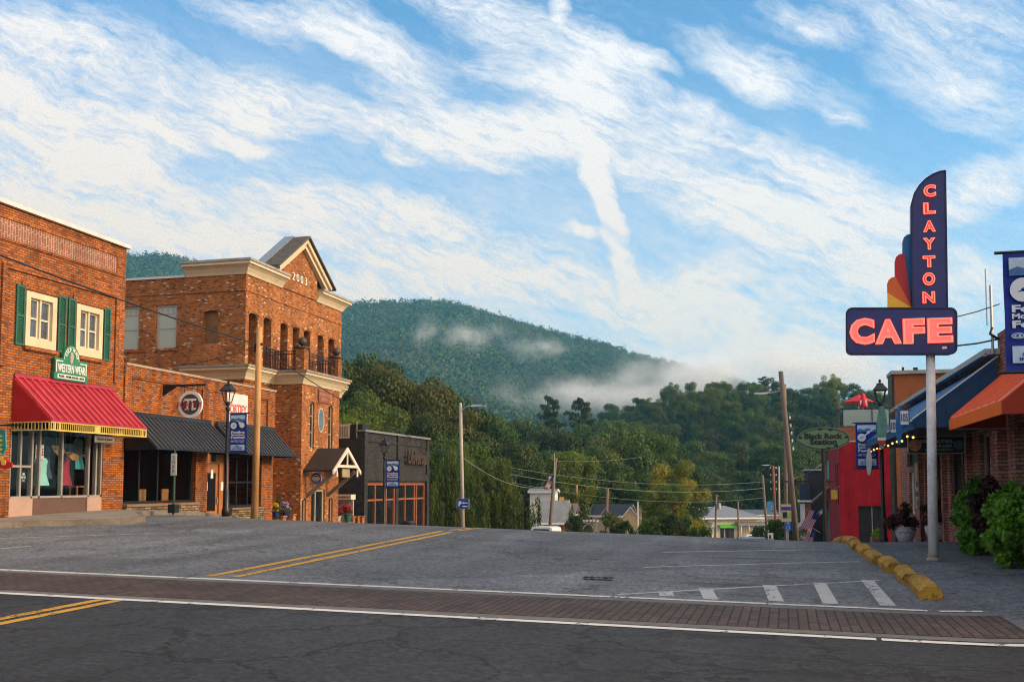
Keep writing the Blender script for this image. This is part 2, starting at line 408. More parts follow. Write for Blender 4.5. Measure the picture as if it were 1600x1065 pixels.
dens = t.m('ADD', dens, t.m('MULTIPLY', over, t.rng(t.noise(D_, 3, 3), .3, .7, .35, .95)))  # fuller bright cloud added behind and overhead, out of view, to lift the light
cl = t.m('POWER', t.rng(dens, .04, .88), 1.15)
# thin high veil grows towards the horizon
veil = t.rng(t.m('ADD', t_, t.m('MULTIPLY', s_, .18)), .46, .10, .02, .92)
cl = t.m('MAXIMUM', cl, t.m('MULTIPLY', veil, t.rng(nz, .38, .64, .30, 1.05)))
warm = t.rng(t.m('ADD', t_, t.m('MULTIPLY', s_, .20)), .14, .46)
ccol = t.mix(warm, (.97,.81,.67), (.93,.92,.92))
grey = t.m('MULTIPLY', t.rng(s_, .12, .35), t.rng(t.m('ADD', t_, t.m('MULTIPLY', t.m('SUBTRACT', puff, .5), .12)), .17, .07))
ccol = t.mix(t.m('MULTIPLY', grey, .8), ccol, (.60,.62,.67))
skyc = t.vm('MULTIPLY', sky.outputs[0], (.14,1.04,1.60)).outputs[0]
skyc = t.mix(t.rng(t_, .75, .1, 0, .55), skyc, (3.9,6.2,7.7))
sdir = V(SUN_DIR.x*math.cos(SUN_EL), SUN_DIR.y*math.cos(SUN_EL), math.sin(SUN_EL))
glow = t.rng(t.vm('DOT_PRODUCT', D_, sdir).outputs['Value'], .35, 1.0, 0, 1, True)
ccol = t.mix(glow, t.vm('SCALE', ccol, scale=7.9).outputs[0], (34, 25, 16))  # brighter warm cloud round the unseen sun, added to light the left fronts
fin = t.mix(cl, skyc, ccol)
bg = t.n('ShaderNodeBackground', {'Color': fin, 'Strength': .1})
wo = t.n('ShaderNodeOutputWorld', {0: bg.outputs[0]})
sun_d = bpy.data.lights.new('sun', 'SUN'); sun_d.energy = 3.2; sun_d.angle = math.radians(12); sun_d.color = (1, .74, .47)
sun = bpy.data.objects.new('sun', sun_d); col.objects.link(sun); sun.location = (60, 0, 60)
sun.rotation_euler = sdir.to_track_quat('Z', 'Y').to_euler()
# ---------------------------------------------------------------- ground, road, markings
def asphalt():
    m, t, b = newmat('asphalt'); P = t.pos(); sp = t.n('ShaderNodeSeparateXYZ', {0: P})
    agg = t.noise(P, 13, 7, .88); agg2 = t.noise(P, 240, 2, .6); big = t.noise(P, .35, 5, .6); mid = t.noise(P, 2.2, 4, .6)
    # older, darker paving before the brick crossing, view-edge darkening put into its colour
    near_paving = t.rng(t.m('ADD', sp.outputs[1], t.m('MULTIPLY', sp.outputs[0], .012)), 11.25, 11.0)
    base = t.mix(near_paving, (.112,.119,.131), (.0205,.0225,.0265))
    k = t.m('MULTIPLY', t.rng(agg, .37, .63, .08, 2.05), t.m('MULTIPLY', t.rng(big, .3, .7, .72, 1.22), t.rng(mid, .3, .7, .88, 1.1)))
    k = t.m('MULTIPLY', k, t.rng(agg2, .3, .72, .6, 1.5))
    pc_ = t.n('ShaderNodeTexVoronoi', {'Vector': t.vm('ADD', P, t.vm('SCALE', t.noise(P, .5, 3, .6, out=1), scale=1.5).outputs[0]).outputs[0], 'Scale': .16}, feature='F1').outputs['Color']
    k = t.m('MULTIPLY', k, t.rng(t.n('ShaderNodeSeparateColor', {0: pc_}).outputs[0], 0, 1, .80, 1.14))
    lane = t.noise(t.vm('MULTIPLY', P, (1.1, .05, 1)).outputs[0], 1.0, 3, .5)
    k = t.m('MULTIPLY', k, t.rng(lane, .35, .65, .80, 1.15))
    # oil stains in the parking bays, tyre-worn lanes
    stx = t.m('MULTIPLY', t.rng(t.m('ABSOLUTE', t.m('ADD', sp.outputs[0], .4)), 1.6, .3), t.rng(t.noise(t.vm('MULTIPLY', P, (.6, 2.2, 1)).outputs[0], .9, 4), .52, .68))
    k = t.m('MULTIPLY', k, t.m('SUBTRACT', 1, t.m('MULTIPLY', stx, .72)))
    wv = t.vm('ADD', P, t.vm('SCALE', t.vm('SUBTRACT', t.noise(P, 1.6, 5, .7, out=1), (.5,.5,.5)).outputs[0], scale=1.1).outputs[0]).outputs[0]
    vd = t.n('ShaderNodeTexVoronoi', {'Vector': wv, 'Scale': .55}, feature='DISTANCE_TO_EDGE').outputs['Distance']
    vd2 = t.n('ShaderNodeTexVoronoi', {'Vector': wv, 'Scale': 1.7}, feature='DISTANCE_TO_EDGE').outputs['Distance']
    cr = t.m('MULTIPLY', t.rng(t.m('DIVIDE', vd, t.m('ADD', 1, t.m('MULTIPLY', near_paving, .9))), .012, .004), t.rng(t.m('ADD', t.noise(P, .28, 3), t.m('MULTIPLY', near_paving, .06)), .44, .52))
    cr2 = t.m('MULTIPLY', t.rng(vd2, .022, .006), t.rng(t.noise(t.vm('ADD', P, (9,3,0)).outputs[0], .33, 3), .48, .56))
    lxw = t.m('ADD', sp.outputs[1], t.m('MULTIPLY', t.noise(P, .8, 4), .5))
    seam = t.m('MULTIPLY', t.rng(t.m('ABSOLUTE', t.m('SUBTRACT', lxw, 9.75)), .022, .006), t.rng(sp.outputs[0], -3.4, -2.8))
    crk = t.m('MAXIMUM', t.m('MAXIMUM', cr, t.m('MULTIPLY', cr2, .5)), seam)
    c = t.vm('SCALE', base, scale=k).outputs[0]
    c = t.mix(t.m('MULTIPLY', crk, .85), c, (.004,.004,.004))
    h = t.m('SUBTRACT', t.m('ADD', t.m('MULTIPLY', agg, .5), t.m('MULTIPLY', agg2, .3)), crk)
    setb(t, b, col=c, rough=.8, spec=.35, normal=t.n('ShaderNodeBump', {'Strength': .55, 'Distance': .012, 'Height': h}).outputs[0])
    return m
ASPH = asphalt()
def sheet(name, xs, ys, zf, mat):
    xs = np.array(xs); ys = np.array(ys); nx, ny = len(xs), len(ys)
    vs = np.array([(x, y, zf(x, y)) for y in ys for x in xs]); i = np.arange(nx-1)[None, :]+np.arange(ny-1)[:, None]*nx
    fs = np.stack([i, i+1, i+1+nx, i+nx], -1).reshape(-1, 4)
    return npmesh(name, vs, fs, mat, smooth=True)
struct(sheet('road', np.linspace(-44, 22, 67), np.concatenate([np.arange(-20, 20, 2.), np.arange(20, 45, .5), np.arange(45, 262, 2.)]), gz, ASPH))
def paint(name, rgb, wear=.5):
    m, t, b = newmat(name); P = t.pos()
    n1 = t.noise(P, 55, 4, .7); n2 = t.noise(P, 2.2, 5, .7); n3 = t.noise(P, 240, 2)
    f = t.rng(t.m('ADD', t.m('MULTIPLY', n1, .55), t.m('MULTIPLY', n2, .5)), .62-.1*(1-wear), .78)
    c = t.mix(t.m('MULTIPLY', f, wear*1.5, clamp=True), rgb, (.11,.11,.11))
    wv = t.vm('ADD', P, t.vm('SCALE', t.vm('SUBTRACT', t.noise(P, 3, 4, .7, out=1), (.5,.5,.5)).outputs[0], scale=.5).outputs[0]).outputs[0]
    vd = t.n('ShaderNodeTexVoronoi', {'Vector': wv, 'Scale': .7}, feature='DISTANCE_TO_EDGE').outputs['Distance']
    c = t.mix(t.rng(vd, .012, .003), c, (.03,.03,.03))
    k = t.rng(n3, .3, .7, .75, 1.15)
    setb(t, b, col=t.vm('SCALE', c, scale=k).outputs[0], rough=.7, spec=.3); return m
PW = paint('road_white', (.62,.61,.58), .42); PWF = paint('road_white_faded', (.40,.40,.40), .95); PY = paint('road_yellow', (.52,.27,.025), .4)
def strip(mb, a, b, w, lift=.005, n=None):
    """painted strip on the road between two plan points"""
    a, b = Vector(a[:2]), Vector(b[:2]); d = (b-a); L = d.length; n = n or max(2, int(L/.5)); s = Vector((-d.y, d.x))/L*w/2
    vs = []
    for i in range(n+1):
        p = a+d*i/n
        for q in (p+s, p-s): vs.append((q.x, q.y, gz(q.x, q.y)+lift))
    mb.add(vs, [(2*i, 2*i+1, 2*i+3, 2*i+2) for i in range(n)])
def marking(name, mat, segs, **k):
    mb = MB()
    for a, b, w in segs: strip(mb, a, b, w, **k)
    return struct(mb.build(name, mat))
gp = lambda px, py: G(px, py)
# brick crossing with its concrete edges and two white lines
L1a, L1b = gp(-400, 872), gp(1535, 955); L2a, L2b = gp(-400, 905), gp(1660, 1009)
def along(a, b, t0): return (a[0]+(b[0]-a[0])*t0, a[1]+(b[1]-a[1])*t0)
marking('crossing_line', PW, [(L1a, along(L1a, L1b, .968), .13), (along(L1a, L1b, .975), L1b, .12)], lift=.006)
marking('stop_line', PW, [(L2a, along(L2a, L2b, .90), .15), (along(L2a, L2b, .903), L2b, .15)], lift=.006)
pav = M('crossing_edge', (.13,.12,.115), .85, .25, 2, bump=.3)
def paver():
    m, t, b = newmat('brick_pavers'); P = t.pos()
    uv = t.n('ShaderNodeVectorRotate', {'Vector': P, 'Angle': math.radians(90.6)}, rotation_type='Z_AXIS').outputs[0]
    br = t.n('ShaderNodeTexBrick', {'Vector': uv, 'Color1': (.058,.039,.033,1), 'Color2': (.094,.060,.050,1), 'Mortar': (.014,.012,.011,1), 'Scale': 1.0,
             'Mortar Size': .0095, 'Mortar Smooth': .1, 'Brick Width': .24, 'Row Height': .11}); br.offset = .5
    n1 = t.noise(P, 1.2, 5, .65); n2 = t.noise(P, 60, 3)
    c = t.vm('SCALE', br.outputs['Color'], scale=t.m('MULTIPLY', t.rng(n1, .3, .7, .7, 1.2), t.rng(n2, .3, .7, .75, 1.2))).outputs[0]
    setb(t, b, col=c, rough=.8, spec=.3, normal=t.n('ShaderNodeBump', {'Strength': .6, 'Distance': .012, 'Height': t.m('SUBTRACT', t.m('MULTIPLY', n2, .3), br.outputs['Fac'])}).outputs[0])
    return m
Ma, Mb = [tuple((L1a[i]+L2a[i])/2 for i in range(2)), tuple((L1b[i]+L2b[i])/2 for i in range(2))]
marking('crossing_edging', pav, [(Ma, Mb, 2.36)], lift=.004)
marking('brick_crossing', paver(), [(Ma, Mb, 1.85)], lift=.008)
# centre lines
marking('centre_line', PY, [(gp(329, 899.5), gp(690, 829.5), .15), (gp(367, 901), gp(705, 831), .15)] +
        [((-8.62, 26.2), (-8.3, 70), .12), ((-8.38, 26.2), (-8.05, 70), .12)])
marking('centre_line', PY, [((-8.28, 11.05), (-7.75, -8), .14), ((-8.03, 11.05), (-7.5, -8), .14)])
marking('bay_line', PWF, [(gp(1005, 886), gp(1345, 877), .09)]); marking('bay_line', PWF, [(gp(1035, 862.5), gp(1290, 858.5), .09)])
marking('bay_line', PWF, [(gp(0, 857), gp(52, 852.5), .09)]); marking('bay_line', PWF, [(gp(0, 841), gp(240, 833), .09)])
ha, hb = gp(965, 928.5), gp(1375, 906.5)
marking('hatch_outline', PWF, [(ha, hb, .1)])
for (a, b, c, d) in ((1102,919,1111,936),(1202,914,1213,939),(1280,910,1298,943),(1355,906,1388,946)):
    marking('hatch_bar', PWF, [(gp(a, b), gp(c, d), .2)])
marking('hatch_bar', PWF, [(gp(1040, 924), gp(1042, 931), .2)])
# pavements
def pavement(name, poly_pts, h, mat, edge=None):
    import mathutils.geometry as mg
    pts = [Vector((*p, 0)) for p in poly_pts]; n = len(pts); mb = MB()
    xs = [p[0] for p in poly_pts]; ys = [p[1] for p in poly_pts]
    tri = mg.tessellate_polygon([pts]); top = [(p.x, p.y, gz(p.x, p.y)+h) for p in pts]
    mb.add(top, tri)
    o = struct(mb.build(name, mat))
    k = MB()
    for i in range(n):
        a, b = pts[i], pts[(i+1) % n]; d = (b-a).normalized(); s = Vector((-d.y, d.x, 0))*.15
        for q, r in (((a, b)),):
            k.add([(a.x, a.y, gz(a.x, a.y)-.3), (b.x, b.y, gz(b.x, b.y)-.3), (b.x, b.y, gz(b.x, b.y)+h+.006), (a.x, a.y, gz(a.x, a.y)+h+.006),
                   (a.x+s.x, a.y+s.y, gz(a.x, a.y)+h+.006), (b.x+s.x, b.y+s.y, gz(b.x, b.y)+h+.006)], [(0,1,2,3), (3,2,5,4)])
    struct(k.build('kerb', edge or KERBM))
    return o
lp = [(-20.3,8),(-19.9,15),(-18.9,20.2),(-18.2,21.9),(-17.3,23.0),(-16.9,23.7),(-17.0,24.5),(-17.7,25.4),(-18.5,26.4)]
yy = np.arange(27.5, 111, 2.5); lp += [(-18.75, float(y)) for y in yy]
pavement('pavement', lp+[(-21.6, float(y)) for y in yy[::-1]]+[(-21.6, 26.4),(-21.6, 24),(-21.6,20),(-21.6,8)], .15, CONC)
world.cycles.sampling_method = 'MANUAL'; world.cycles.sample_map_resolution = 256

gr = G(10, 801, .15); vs_ = []; R0 = random.Random(5)
for k in range(1600):
    x, y = gr[0]-.7+R0.uniform(-.9, .75), gr[1]-.6+R0.uniform(-.8, .8); z = gz(x, y)+.155; a = R0.uniform(0, 6.28); h = R0.uniform(.03, .08); dx, dy = math.cos(a)*.006, math.sin(a)*.006; lx, ly = R0.uniform(-.03, .03), R0.uniform(-.03, .03)
    vs_ += [(x-dx, y-dy, z), (x+dx, y+dy, z), (x+dx*.3+lx, y+dy*.3+ly, z+h), (x-dx*.3+lx, y-dy*.3+ly, z+h)]
o = npmesh('grass', np.array(vs_), np.arange(len(vs_)).reshape(-1, 4), M('grass_green', (.045,.085,.02), .8, .3)); o['kind'] = 'stuff'; o['label'] = 'small patch of grass on the left pavement'
Ux, Uy = V(1,0,0), V(0,1,0)
# ================================================================= left row: two-storey brick shop
sh = thing('brick_shop', 'two-storey orange brick shop with green shutters and a red metal awning', 'building', (-20, 22, .7))
O = V(-20, 16, 0)
w = MB()
wins = [(23.07, 24.29), (25.14, 26.34)]
holes = [(a-16, b-16, 5.42, 6.95) for a, b in wins] + [(22.72-16, 26.58-16, .6, 3.75), (18.2-16, 21.8-16, .6, 3.4)]
wall(w, O, Uy, 11.45, -.5, 9.12, holes, (-.25,0,0))
# body behind the shell, hollow behind the shop window
w.box(-33, -20.25, 16, 27.45, 3.9, 8.9); w.box(-33, -23.6, 16, 27.45, -.5, 3.9); w.box(-23.6, -20.25, 16, 22.5, -.5, 3.9); w.box(-23.6, -20.25, 26.8, 27.45, -.5, 3.9)
# raised piers and bands of the brickwork
for a, b in ((22.15, 22.32), (26.95, 27.12)): w.box(-20, -19.94, a, b, 4.75, 7.55)
w.box(-20, -19.94, 22.32, 26.95, 7.42, 7.55); w.box(-20, -19.96, 22.9, 24.45, 6.98, 7.2); w.box(-20, -19.96, 25.0, 26.5, 6.98, 7.2)
for a, b in wins: w.box(-20, -19.9, a-.05, b+.05, 5.30, 5.41)
w.build('wall', B_OR, sh)
p = MB(); p.box(-20.01, -19.985, 18, 26.95, 8.22, 8.76); p.build('brick_panel', B_PK, sh)
p = MB(); p.box(-20, -19.955, 17.9, 27.03, 8.16, 8.22); p.box(-20, -19.955, 17.9, 27.03, 8.76, 8.82); p.box(-20, -19.955, 26.95, 27.03, 8.22, 8.76)
p.build('brick_border', B_OR, sh)
p = MB(); p.box(-33.02, -19.88, 15.98, 27.52, 9.12, 9.24); p.build('coping', M('pale_coping', (.55,.54,.52), .6, .15), sh)
for a, b in wins:
    f = MB(); fw_ = .17
    for q in ((a, a+fw_, 5.42, 6.95), (b-fw_, b, 5.42, 6.95), (a+fw_, b-fw_, 5.42, 5.66), (a+fw_, b-fw_, 6.78, 6.95)):
        f.box(-20.12, -19.955, q[0], q[1], q[2], q[3])
    W = f.build('window', CREAM, sh)
    for c0, c1 in ((a+fw_, (a+b)/2-.03), ((a+b)/2+.03, b-fw_)):
        s = MB()
        for q in ((c0, c0+.05, 5.66, 6.78), (c1-.05, c1, 5.66, 6.78), (c0+.05, c1-.05, 5.66, 5.71), (c0+.05, c1-.05, 6.73, 6.78), (c0+.05, c1-.05, 6.2, 6.25)):
            s.box(-20.13, -20.06, q[0], q[1], q[2], q[3])
        s.build('sash', M('sash_cream', (.60,.56,.46), .5, .1), W)
        g = MB(); g.box(-20.12, -20.105, c0+.04, c1-.04, 5.7, 6.74); g.build('pane', M('window_glass_sky', (.09,.10,.11), .04, .5, 1.3, spec=.9), W)
    m_ = MB(); m_.box(-20.11, -20.0, (a+b)/2-.03, (a+b)/2+.03, 5.66, 6.78); m_.build('mullion', CREAM, W)
for a, b in ((22.70, 23.02), (24.36, 24.68), (24.78, 25.09), (26.40, 26.70)):
    s = MB(); s.box(-20, -19.945, a, a+.05, 5.39, 7.06); s.box(-20, -19.945, b-.05, b, 5.39, 7.06)
    for z in (5.39, 6.18, 6.99): s.box(-20, -19.947, a+.05, b-.05, z, z+.07)
    z = 5.47
    while z < 6.98:
        if not 6.14 < z < 6.25: s.obox((-19.985, a+.05, z), (0, b-a-.1, 0), (.025, 0, -.03), (.004, 0, .012))
        z += .055
    s.box(-20, -19.987, a+.05, b-.05, 5.45, 7.0)
    s.build('shutter', GREEN, sh)
# red awning with yellow ironwork
aw = seam_awning(sh, -19.995, -18.74, 22.72, 26.98, 4.5, 3.32, REDAW, REDRB, .285, .04, REDSD, .1)
for y in (22.70, 26.99): MB().prism([(-19.99, y, 4.46), (-18.76, y, 3.30), (-19.99, y, 3.30)], (0, .015, 0)).build('gable_cheek', REDSD, aw)
ir = MB()
for z in (3.03, 3.245): ir.box(-18.79, -18.755, 22.72, 26.98, z, z+.035)
y = 22.75
while y < 26.97: ir.box(-18.78, -18.765, y, y+.022, 3.06, 3.25); y += .085
for yc in (23.0, 24.65, 26.85):
    ir.box(-18.785, -18.76, yc-.12, yc-.07, 3.06, 3.25); ir.box(-18.785, -18.76, yc+.07, yc+.12, 3.06, 3.25)
ir.disc((-18.77, 24.65, 3.15), (0,1,0), (0,0,1), .085, .02)
for xe in (22.70, 26.99):
    for z in (3.03, 3.245): ir.box(-19.99, -18.79, xe-.012, xe+.012, z, z+.03)
    x = -19.9
    while x < -18.8: ir.box(x, x+.02, xe-.008, xe+.008, 3.06, 3.25); x += .11
ir.build('iron_valance', GOLD, aw)
# shopfront: frames, panes, tiled stall riser and near-black walls for the unlit depth behind
f = MB()
posts = [22.72, 23.56, 23.86, 24.78, 25.95, 26.52]
for y in posts: f.box(-20.16, -20.03, y, y+.06, 1.2, 3.5)
f.box(-20.16, -20.03, 22.72, 26.58, 3.44, 3.75); f.box(-20.16, -20.03, 22.72, 26.58, 1.2, 1.26)
f.box(-20.15, -20.05, 23.14, 23.2, 1.26, 3.1); f.box(-20.15, -20.04, 22.78, 23.56, 2.05, 2.11)
f.box(-20.15, -20.04, 22.78, 23.56, 3.08, 3.14); f.box(-20.155, -20.04, 26.3, 26.36, 1.26, 3.44)
sf = f.build('shopfront', GREYF, sh)
for k, (a, b) in enumerate(zip(posts[:-1], posts[1:])):
    g = MB(); g.box(-20.1, -20.09, a+.06, b, 1.26, 3.44); g.build('pane', CLEAR, sf)
MB().box(-20.2, -20.01, 22.72, 23.62, .55, 1.2).build('stall_riser', TANP, sh); MB().box(-20.2, -20.01, 25.92, 26.58, .55, 1.2).build('stall_riser', TANP, sh)
r = MB(); r.box(-20.2, -20.06, 23.62, 25.92, .55, 1.2); r.build('dark_stall_riser', BRNP, sh)
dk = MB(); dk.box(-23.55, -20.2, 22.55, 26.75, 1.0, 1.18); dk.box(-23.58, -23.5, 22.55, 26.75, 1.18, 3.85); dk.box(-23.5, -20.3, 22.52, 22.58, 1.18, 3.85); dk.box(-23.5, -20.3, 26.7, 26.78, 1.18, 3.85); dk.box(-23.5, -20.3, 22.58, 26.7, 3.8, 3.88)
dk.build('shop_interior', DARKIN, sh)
# things on show in the window
def shirt(loc, m, label, h=.8, wd=.55, sleeves=False):
    o = thing('shirt', label, 'shirt', loc); x, y, z = loc; s = MB(); n = 9; rows = [(0, .30), (.12, .52), (.3, .46), (.6, .5), (1, .62)]
    vs = []
    for tt, ww in rows:
        for i in range(n):
            u = i/(n-1)-.5; vs.append((x+.03*math.sin(i*1.9+tt*3)+(.06 if tt > .9 else 0), y+u*wd*ww/.55, z+h*(1-tt)-(.07 if abs(u) < .14 and tt == 0 else 0)))
    s.add(vs, [(r_*n+i, r_*n+i+1, (r_+1)*n+i+1, (r_+1)*n+i) for r_ in range(len(rows)-1) for i in range(n-1)])
    s.add([(a-.05, b, c) for a, b, c in vs], [(r_*n+i, r_*n+i+1, (r_+1)*n+i+1, (r_+1)*n+i) for r_ in range(len(rows)-1) for i in range(n-1)])
    s.build('cloth', m, o, True)
    h_ = MB(); h_.tube([(x-.02, y-.2, z+h-.06), (x-.02, y, z+h+.06), (x-.02, y+.2, z+h-.06)], .012, 5); h_.tube([(x-.02, y, z+h+.06), (x-.02, y, 3.8)], .005, 4); h_.build('hanger', GREYF, o)
shirt((-20.45, 24.45, 1.55), M('aqua_cloth', (.32,.62,.60), .8, .12), 'pale aqua frilled blouse hanging in the shop window')
shirt((-20.8, 25.0, 1.75), M('denim', (.045,.075,.12), .85, .2), 'dark denim shirt hanging behind the tan hats in the shop window', .95)
shirt((-20.7, 25.75, 1.55), M('crimson_cloth', (.36,.012,.03), .8, .15), 'crimson shirt hanging beside the coiled lasso in the shop window', .95)
shirt((-20.6, 26.22, 2.05), M('teal_cloth', (.05,.30,.34), .8, .15), 'teal shirt hanging at the far end of the shop window', .9, .4)
def hat(c, label, tilt):
    o = thing('cowboy_hat', label, 'hat', c); x, y, z = c
    b = MB(); n = 20; vs = []
    prof = [(.02, .15), (.07, .15), (.085, .12), (.10, .02), (.13, 0), (.2, .005), (.235, .03), (.235, .045), (.2, .02), (.02, .0)]
    for r_, h_ in prof:
        for k in range(n):
            a = 2*math.pi*k/n; px_, py_ = r_*math.cos(a)*.85, r_*math.sin(a)
            pz = h_+(.06*abs(math.sin(a))**2 if r_ > .19 else 0)-(.04*math.cos(a)**2 if r_ < .08 and h_ > .1 else 0)
            q = Vector((px_, py_, pz)); q.rotate(__import__('mathutils').Euler((0, tilt, 0))); vs.append((x+q.x, y+q.y, z+q.z))
    b.add(vs, [(i*n+k, i*n+(k+1) % n, (i+1)*n+(k+1) % n, (i+1)*n+k) for i in range(len(prof)-1) for k in range(n)])
    cr = b.build('felt', M('tan_felt', (.40,.20,.08), .9, .2), o, True)
    s = MB(); s.tube([(x, y, z+.1), (x, y, 3.8)], .004, 4); s.build('hanging_thread', GREYF, o)
hat((-20.4, 24.98, 2.55), 'tan felt hat hanging over the aqua blouse side of the shop window', .9)
hat((-20.4, 25.6, 2.4), 'tan felt hat hanging lower, beside the crimson shirt in the window', .75)
o = thing('lasso', 'coiled rope lasso hanging at the upper right of the shop window', 'rope', (-20.35, 26.1, 2.8)); s = MB()
for r_, dz in ((.36, 0), (.33, .02), (.30, -.02), (.27, .03)):
    s.tube([(-20.35+.02*math.sin(k*2+r_*40), 26.1+r_*math.cos(k*math.pi/12), 2.8+dz+r_*1.05*math.sin(k*math.pi/12)) for k in range(25)], .014, 5)
s.build('coil', M('rope', (.16,.10,.07), .9, .2), o); s = MB(); s.tube([(-20.35, 26.1, 3.15), (-20.35, 26.1, 3.8)], .006, 4); s.build('hook_wire', GREYF, o)
def board(name, label, cat, c, U, Vv, w_, h_, th, mat, frame=None, fw_=.03):
    o = thing(name, label, cat, c); c = Vector(c); U = Vector(U).normalized(); Vv = Vector(Vv).normalized(); N = U.cross(Vv)
    b = MB(); b.obox(c-U*w_/2-Vv*h_/2-N*th/2, U*w_, Vv*h_, N*th); b.build('panel', mat, o)
    if frame:
        f = MB(); T = th+.012
        for (a0, a1, b0, b1) in ((-w_/2-fw_, w_/2+fw_, -h_/2-fw_, -h_/2), (-w_/2-fw_, w_/2+fw_, h_/2, h_/2+fw_), (-w_/2-fw_, -w_/2, -h_/2, h_/2), (w_/2, w_/2+fw_, -h_/2, h_/2)):
            f.obox(c+U*a0+Vv*b0-N*T/2, U*(a1-a0), Vv*(b1-b0), N*T)
        f.build('frame', frame, o)
    return o
REDT = M('red_lettering', (.45,.015,.02), .5, .05); WHT = M('white_lettering', (.8,.8,.78), .5, .05); BLKT = M('black_lettering', (.01,.01,.01), .5, .05)
o = board('sale_sign', 'white paper notice with red capitals taped inside the shop window', 'sign', (-20.14, 23.99, 2.5), Uy, (0,0,1), .32, .4, .01, WHITE)
text('SALE', .29, .2, (-20.13, 23.99, 2.5), Uy, (0,0,1), REDT, o, depth=.008, bold=.03)
o = board('hours_notice', 'small white-lettered notice stuck to the lower door glass of the brick shop', 'sign', (-20.14, 23.38, 1.78), Uy, (0,0,1), .2, .3, .006, BLACK)
text('OPEN\nMON - SAT\n10 - 5', .17, .24, (-20.13, 23.38, 1.78), Uy, (0,0,1), WHT, o, depth=.006)
o = board('hanging_board', 'small weathered grey board with cursive writing hanging below the red awning', 'sign', (-19.5, 25.95, 2.93), Uy, (0,0,1), .95, .2, .03, M('weathered_board', (.30,.26,.22), .8, .2), BLACK, .015)
text('Boots & Jeans', .7, .1, (-19.48, 25.95, 2.93), Uy, (0,0,1), BLKT, o, depth=.008, shear=.3)
for y in (25.6, 26.3): MB().tube([(-19.5, y, 3.04), (-19.5, y, 3.85)], .008, 4).build('chain', BLACK, o)
# stool and box in the window
o = thing('stool', 'small wooden stool standing low in the right of the shop window', 'stool', (-20.5, 26.05, 1.18)); s = MB(); s.box(-20.65, -20.35, 25.85, 26.25, 1.5, 1.54); s.build('seat', TIMB, o)
for a in (-20.63, -20.39):
    for b in (25.87, 26.19): s = MB(); s.box(a, a+.04, b, b+.04, 1.18, 1.5); s.build('leg', TIMB, o)
o = thing('saddle_stand', 'brown leather saddle propped behind the door glass of the brick shop', 'saddle', (-20.6, 23.1, 1.18)); s = MB(); s.tube([(-20.6, 22.9, 1.6), (-20.6, 23.0, 1.75), (-20.6, 23.15, 1.62), (-20.6, 23.3, 1.72)], [.06, .13, .14, .05], 8); s.build('seat', DKWD, o, True)
s = MB()
for b in (22.95, 23.25): s.bar((-20.6, b, 1.18), (-20.6, 23.1, 1.65), .04)
s.build('stand', DKWD, o)
# green arched shop sign over the awning
sg = thing('shop_sign', 'green shop sign with arched top and white lettering above the red awning', 'sign', (-19.5, 24.85, 4.65))
X = -19.86; b = MB(); pts = [(24.14,4.60),(25.56,4.60),(25.56,4.78),(25.53,4.80),(25.53,5.14),(25.56,5.16),(25.56,5.22),(25.2,5.22)]
pts += [(24.85+.35*math.cos(a*math.pi/12), 5.22+.42*math.sin(a*math.pi/12)) for a in range(1, 12)] + [(24.5,5.22),(24.14,5.22),(24.14,5.16),(24.17,5.14),(24.17,4.80),(24.14,4.78)]
b.prism([(X, y, z) for y, z in pts], (-.09, 0, 0)); b.build('board', M('sign_green', (.02,.18,.085), .5, .12), sg)
b = MB(); b.box(X, X+.012, 24.2, 24.23, 4.8, 5.16); b.box(X, X+.012, 25.47, 25.5, 4.8, 5.16); b.box(X, X+.012, 24.23, 24.48, 5.12, 5.15); b.box(X, X+.012, 25.22, 25.47, 5.12, 5.15)
arc = [(X+.006, 24.85+.31*math.cos(a*math.pi/16), 5.2+.38*math.sin(a*math.pi/16)) for a in range(17)]; b.tube(arc, .01, 4); b.box(X, X+.01, 24.27, 25.43, 4.64, 4.76); b.build('border', WHITE, sg)
text('WESTERN WEAR', 1.16, .24, (X+.012, 24.85, 4.94), Uy, (0,0,1), WHT, sg, depth=.01, bold=.008)
text('SHOES - WORK BOOTS - HATS', 1.08, .07, (X+.018, 24.85, 4.70), Uy, (0,0,1), BLKT, sg, depth=.01)
for word, a0, da in (('WOLF', 156, -17), ('PLACE', 74, -14)):
    for k, ch in enumerate(word):
        a = math.radians(a0+da*k); cc = (X+.012, 24.85-.25*math.cos(math.pi-a), 5.2+.31*math.sin(a)); tu = (0, math.sin(a), -math.cos(a)); tv = (0, math.cos(a), math.sin(a))
        text(ch, .06, .08, cc, tu, tv, WHT, sg, depth=.01)
b = MB(); b.prism([(X+.004, y, z) for y, z in ((24.80,5.44),(24.90,5.44),(24.93,5.3),(24.88,5.12),(24.84,5.07),(24.79,5.14),(24.78,5.3))], (.008,0,0)); b.build('wolf_head', M('wolf_grey', (.35,.30,.27), .7, .3, 14), sg)
b = MB(); b.box(-20, X-.09, 24.3, 24.36, 4.9, 4.96); b.box(-20, X-.09, 25.3, 25.36, 4.9, 4.96); b.build('bracket', BLACK, sg)
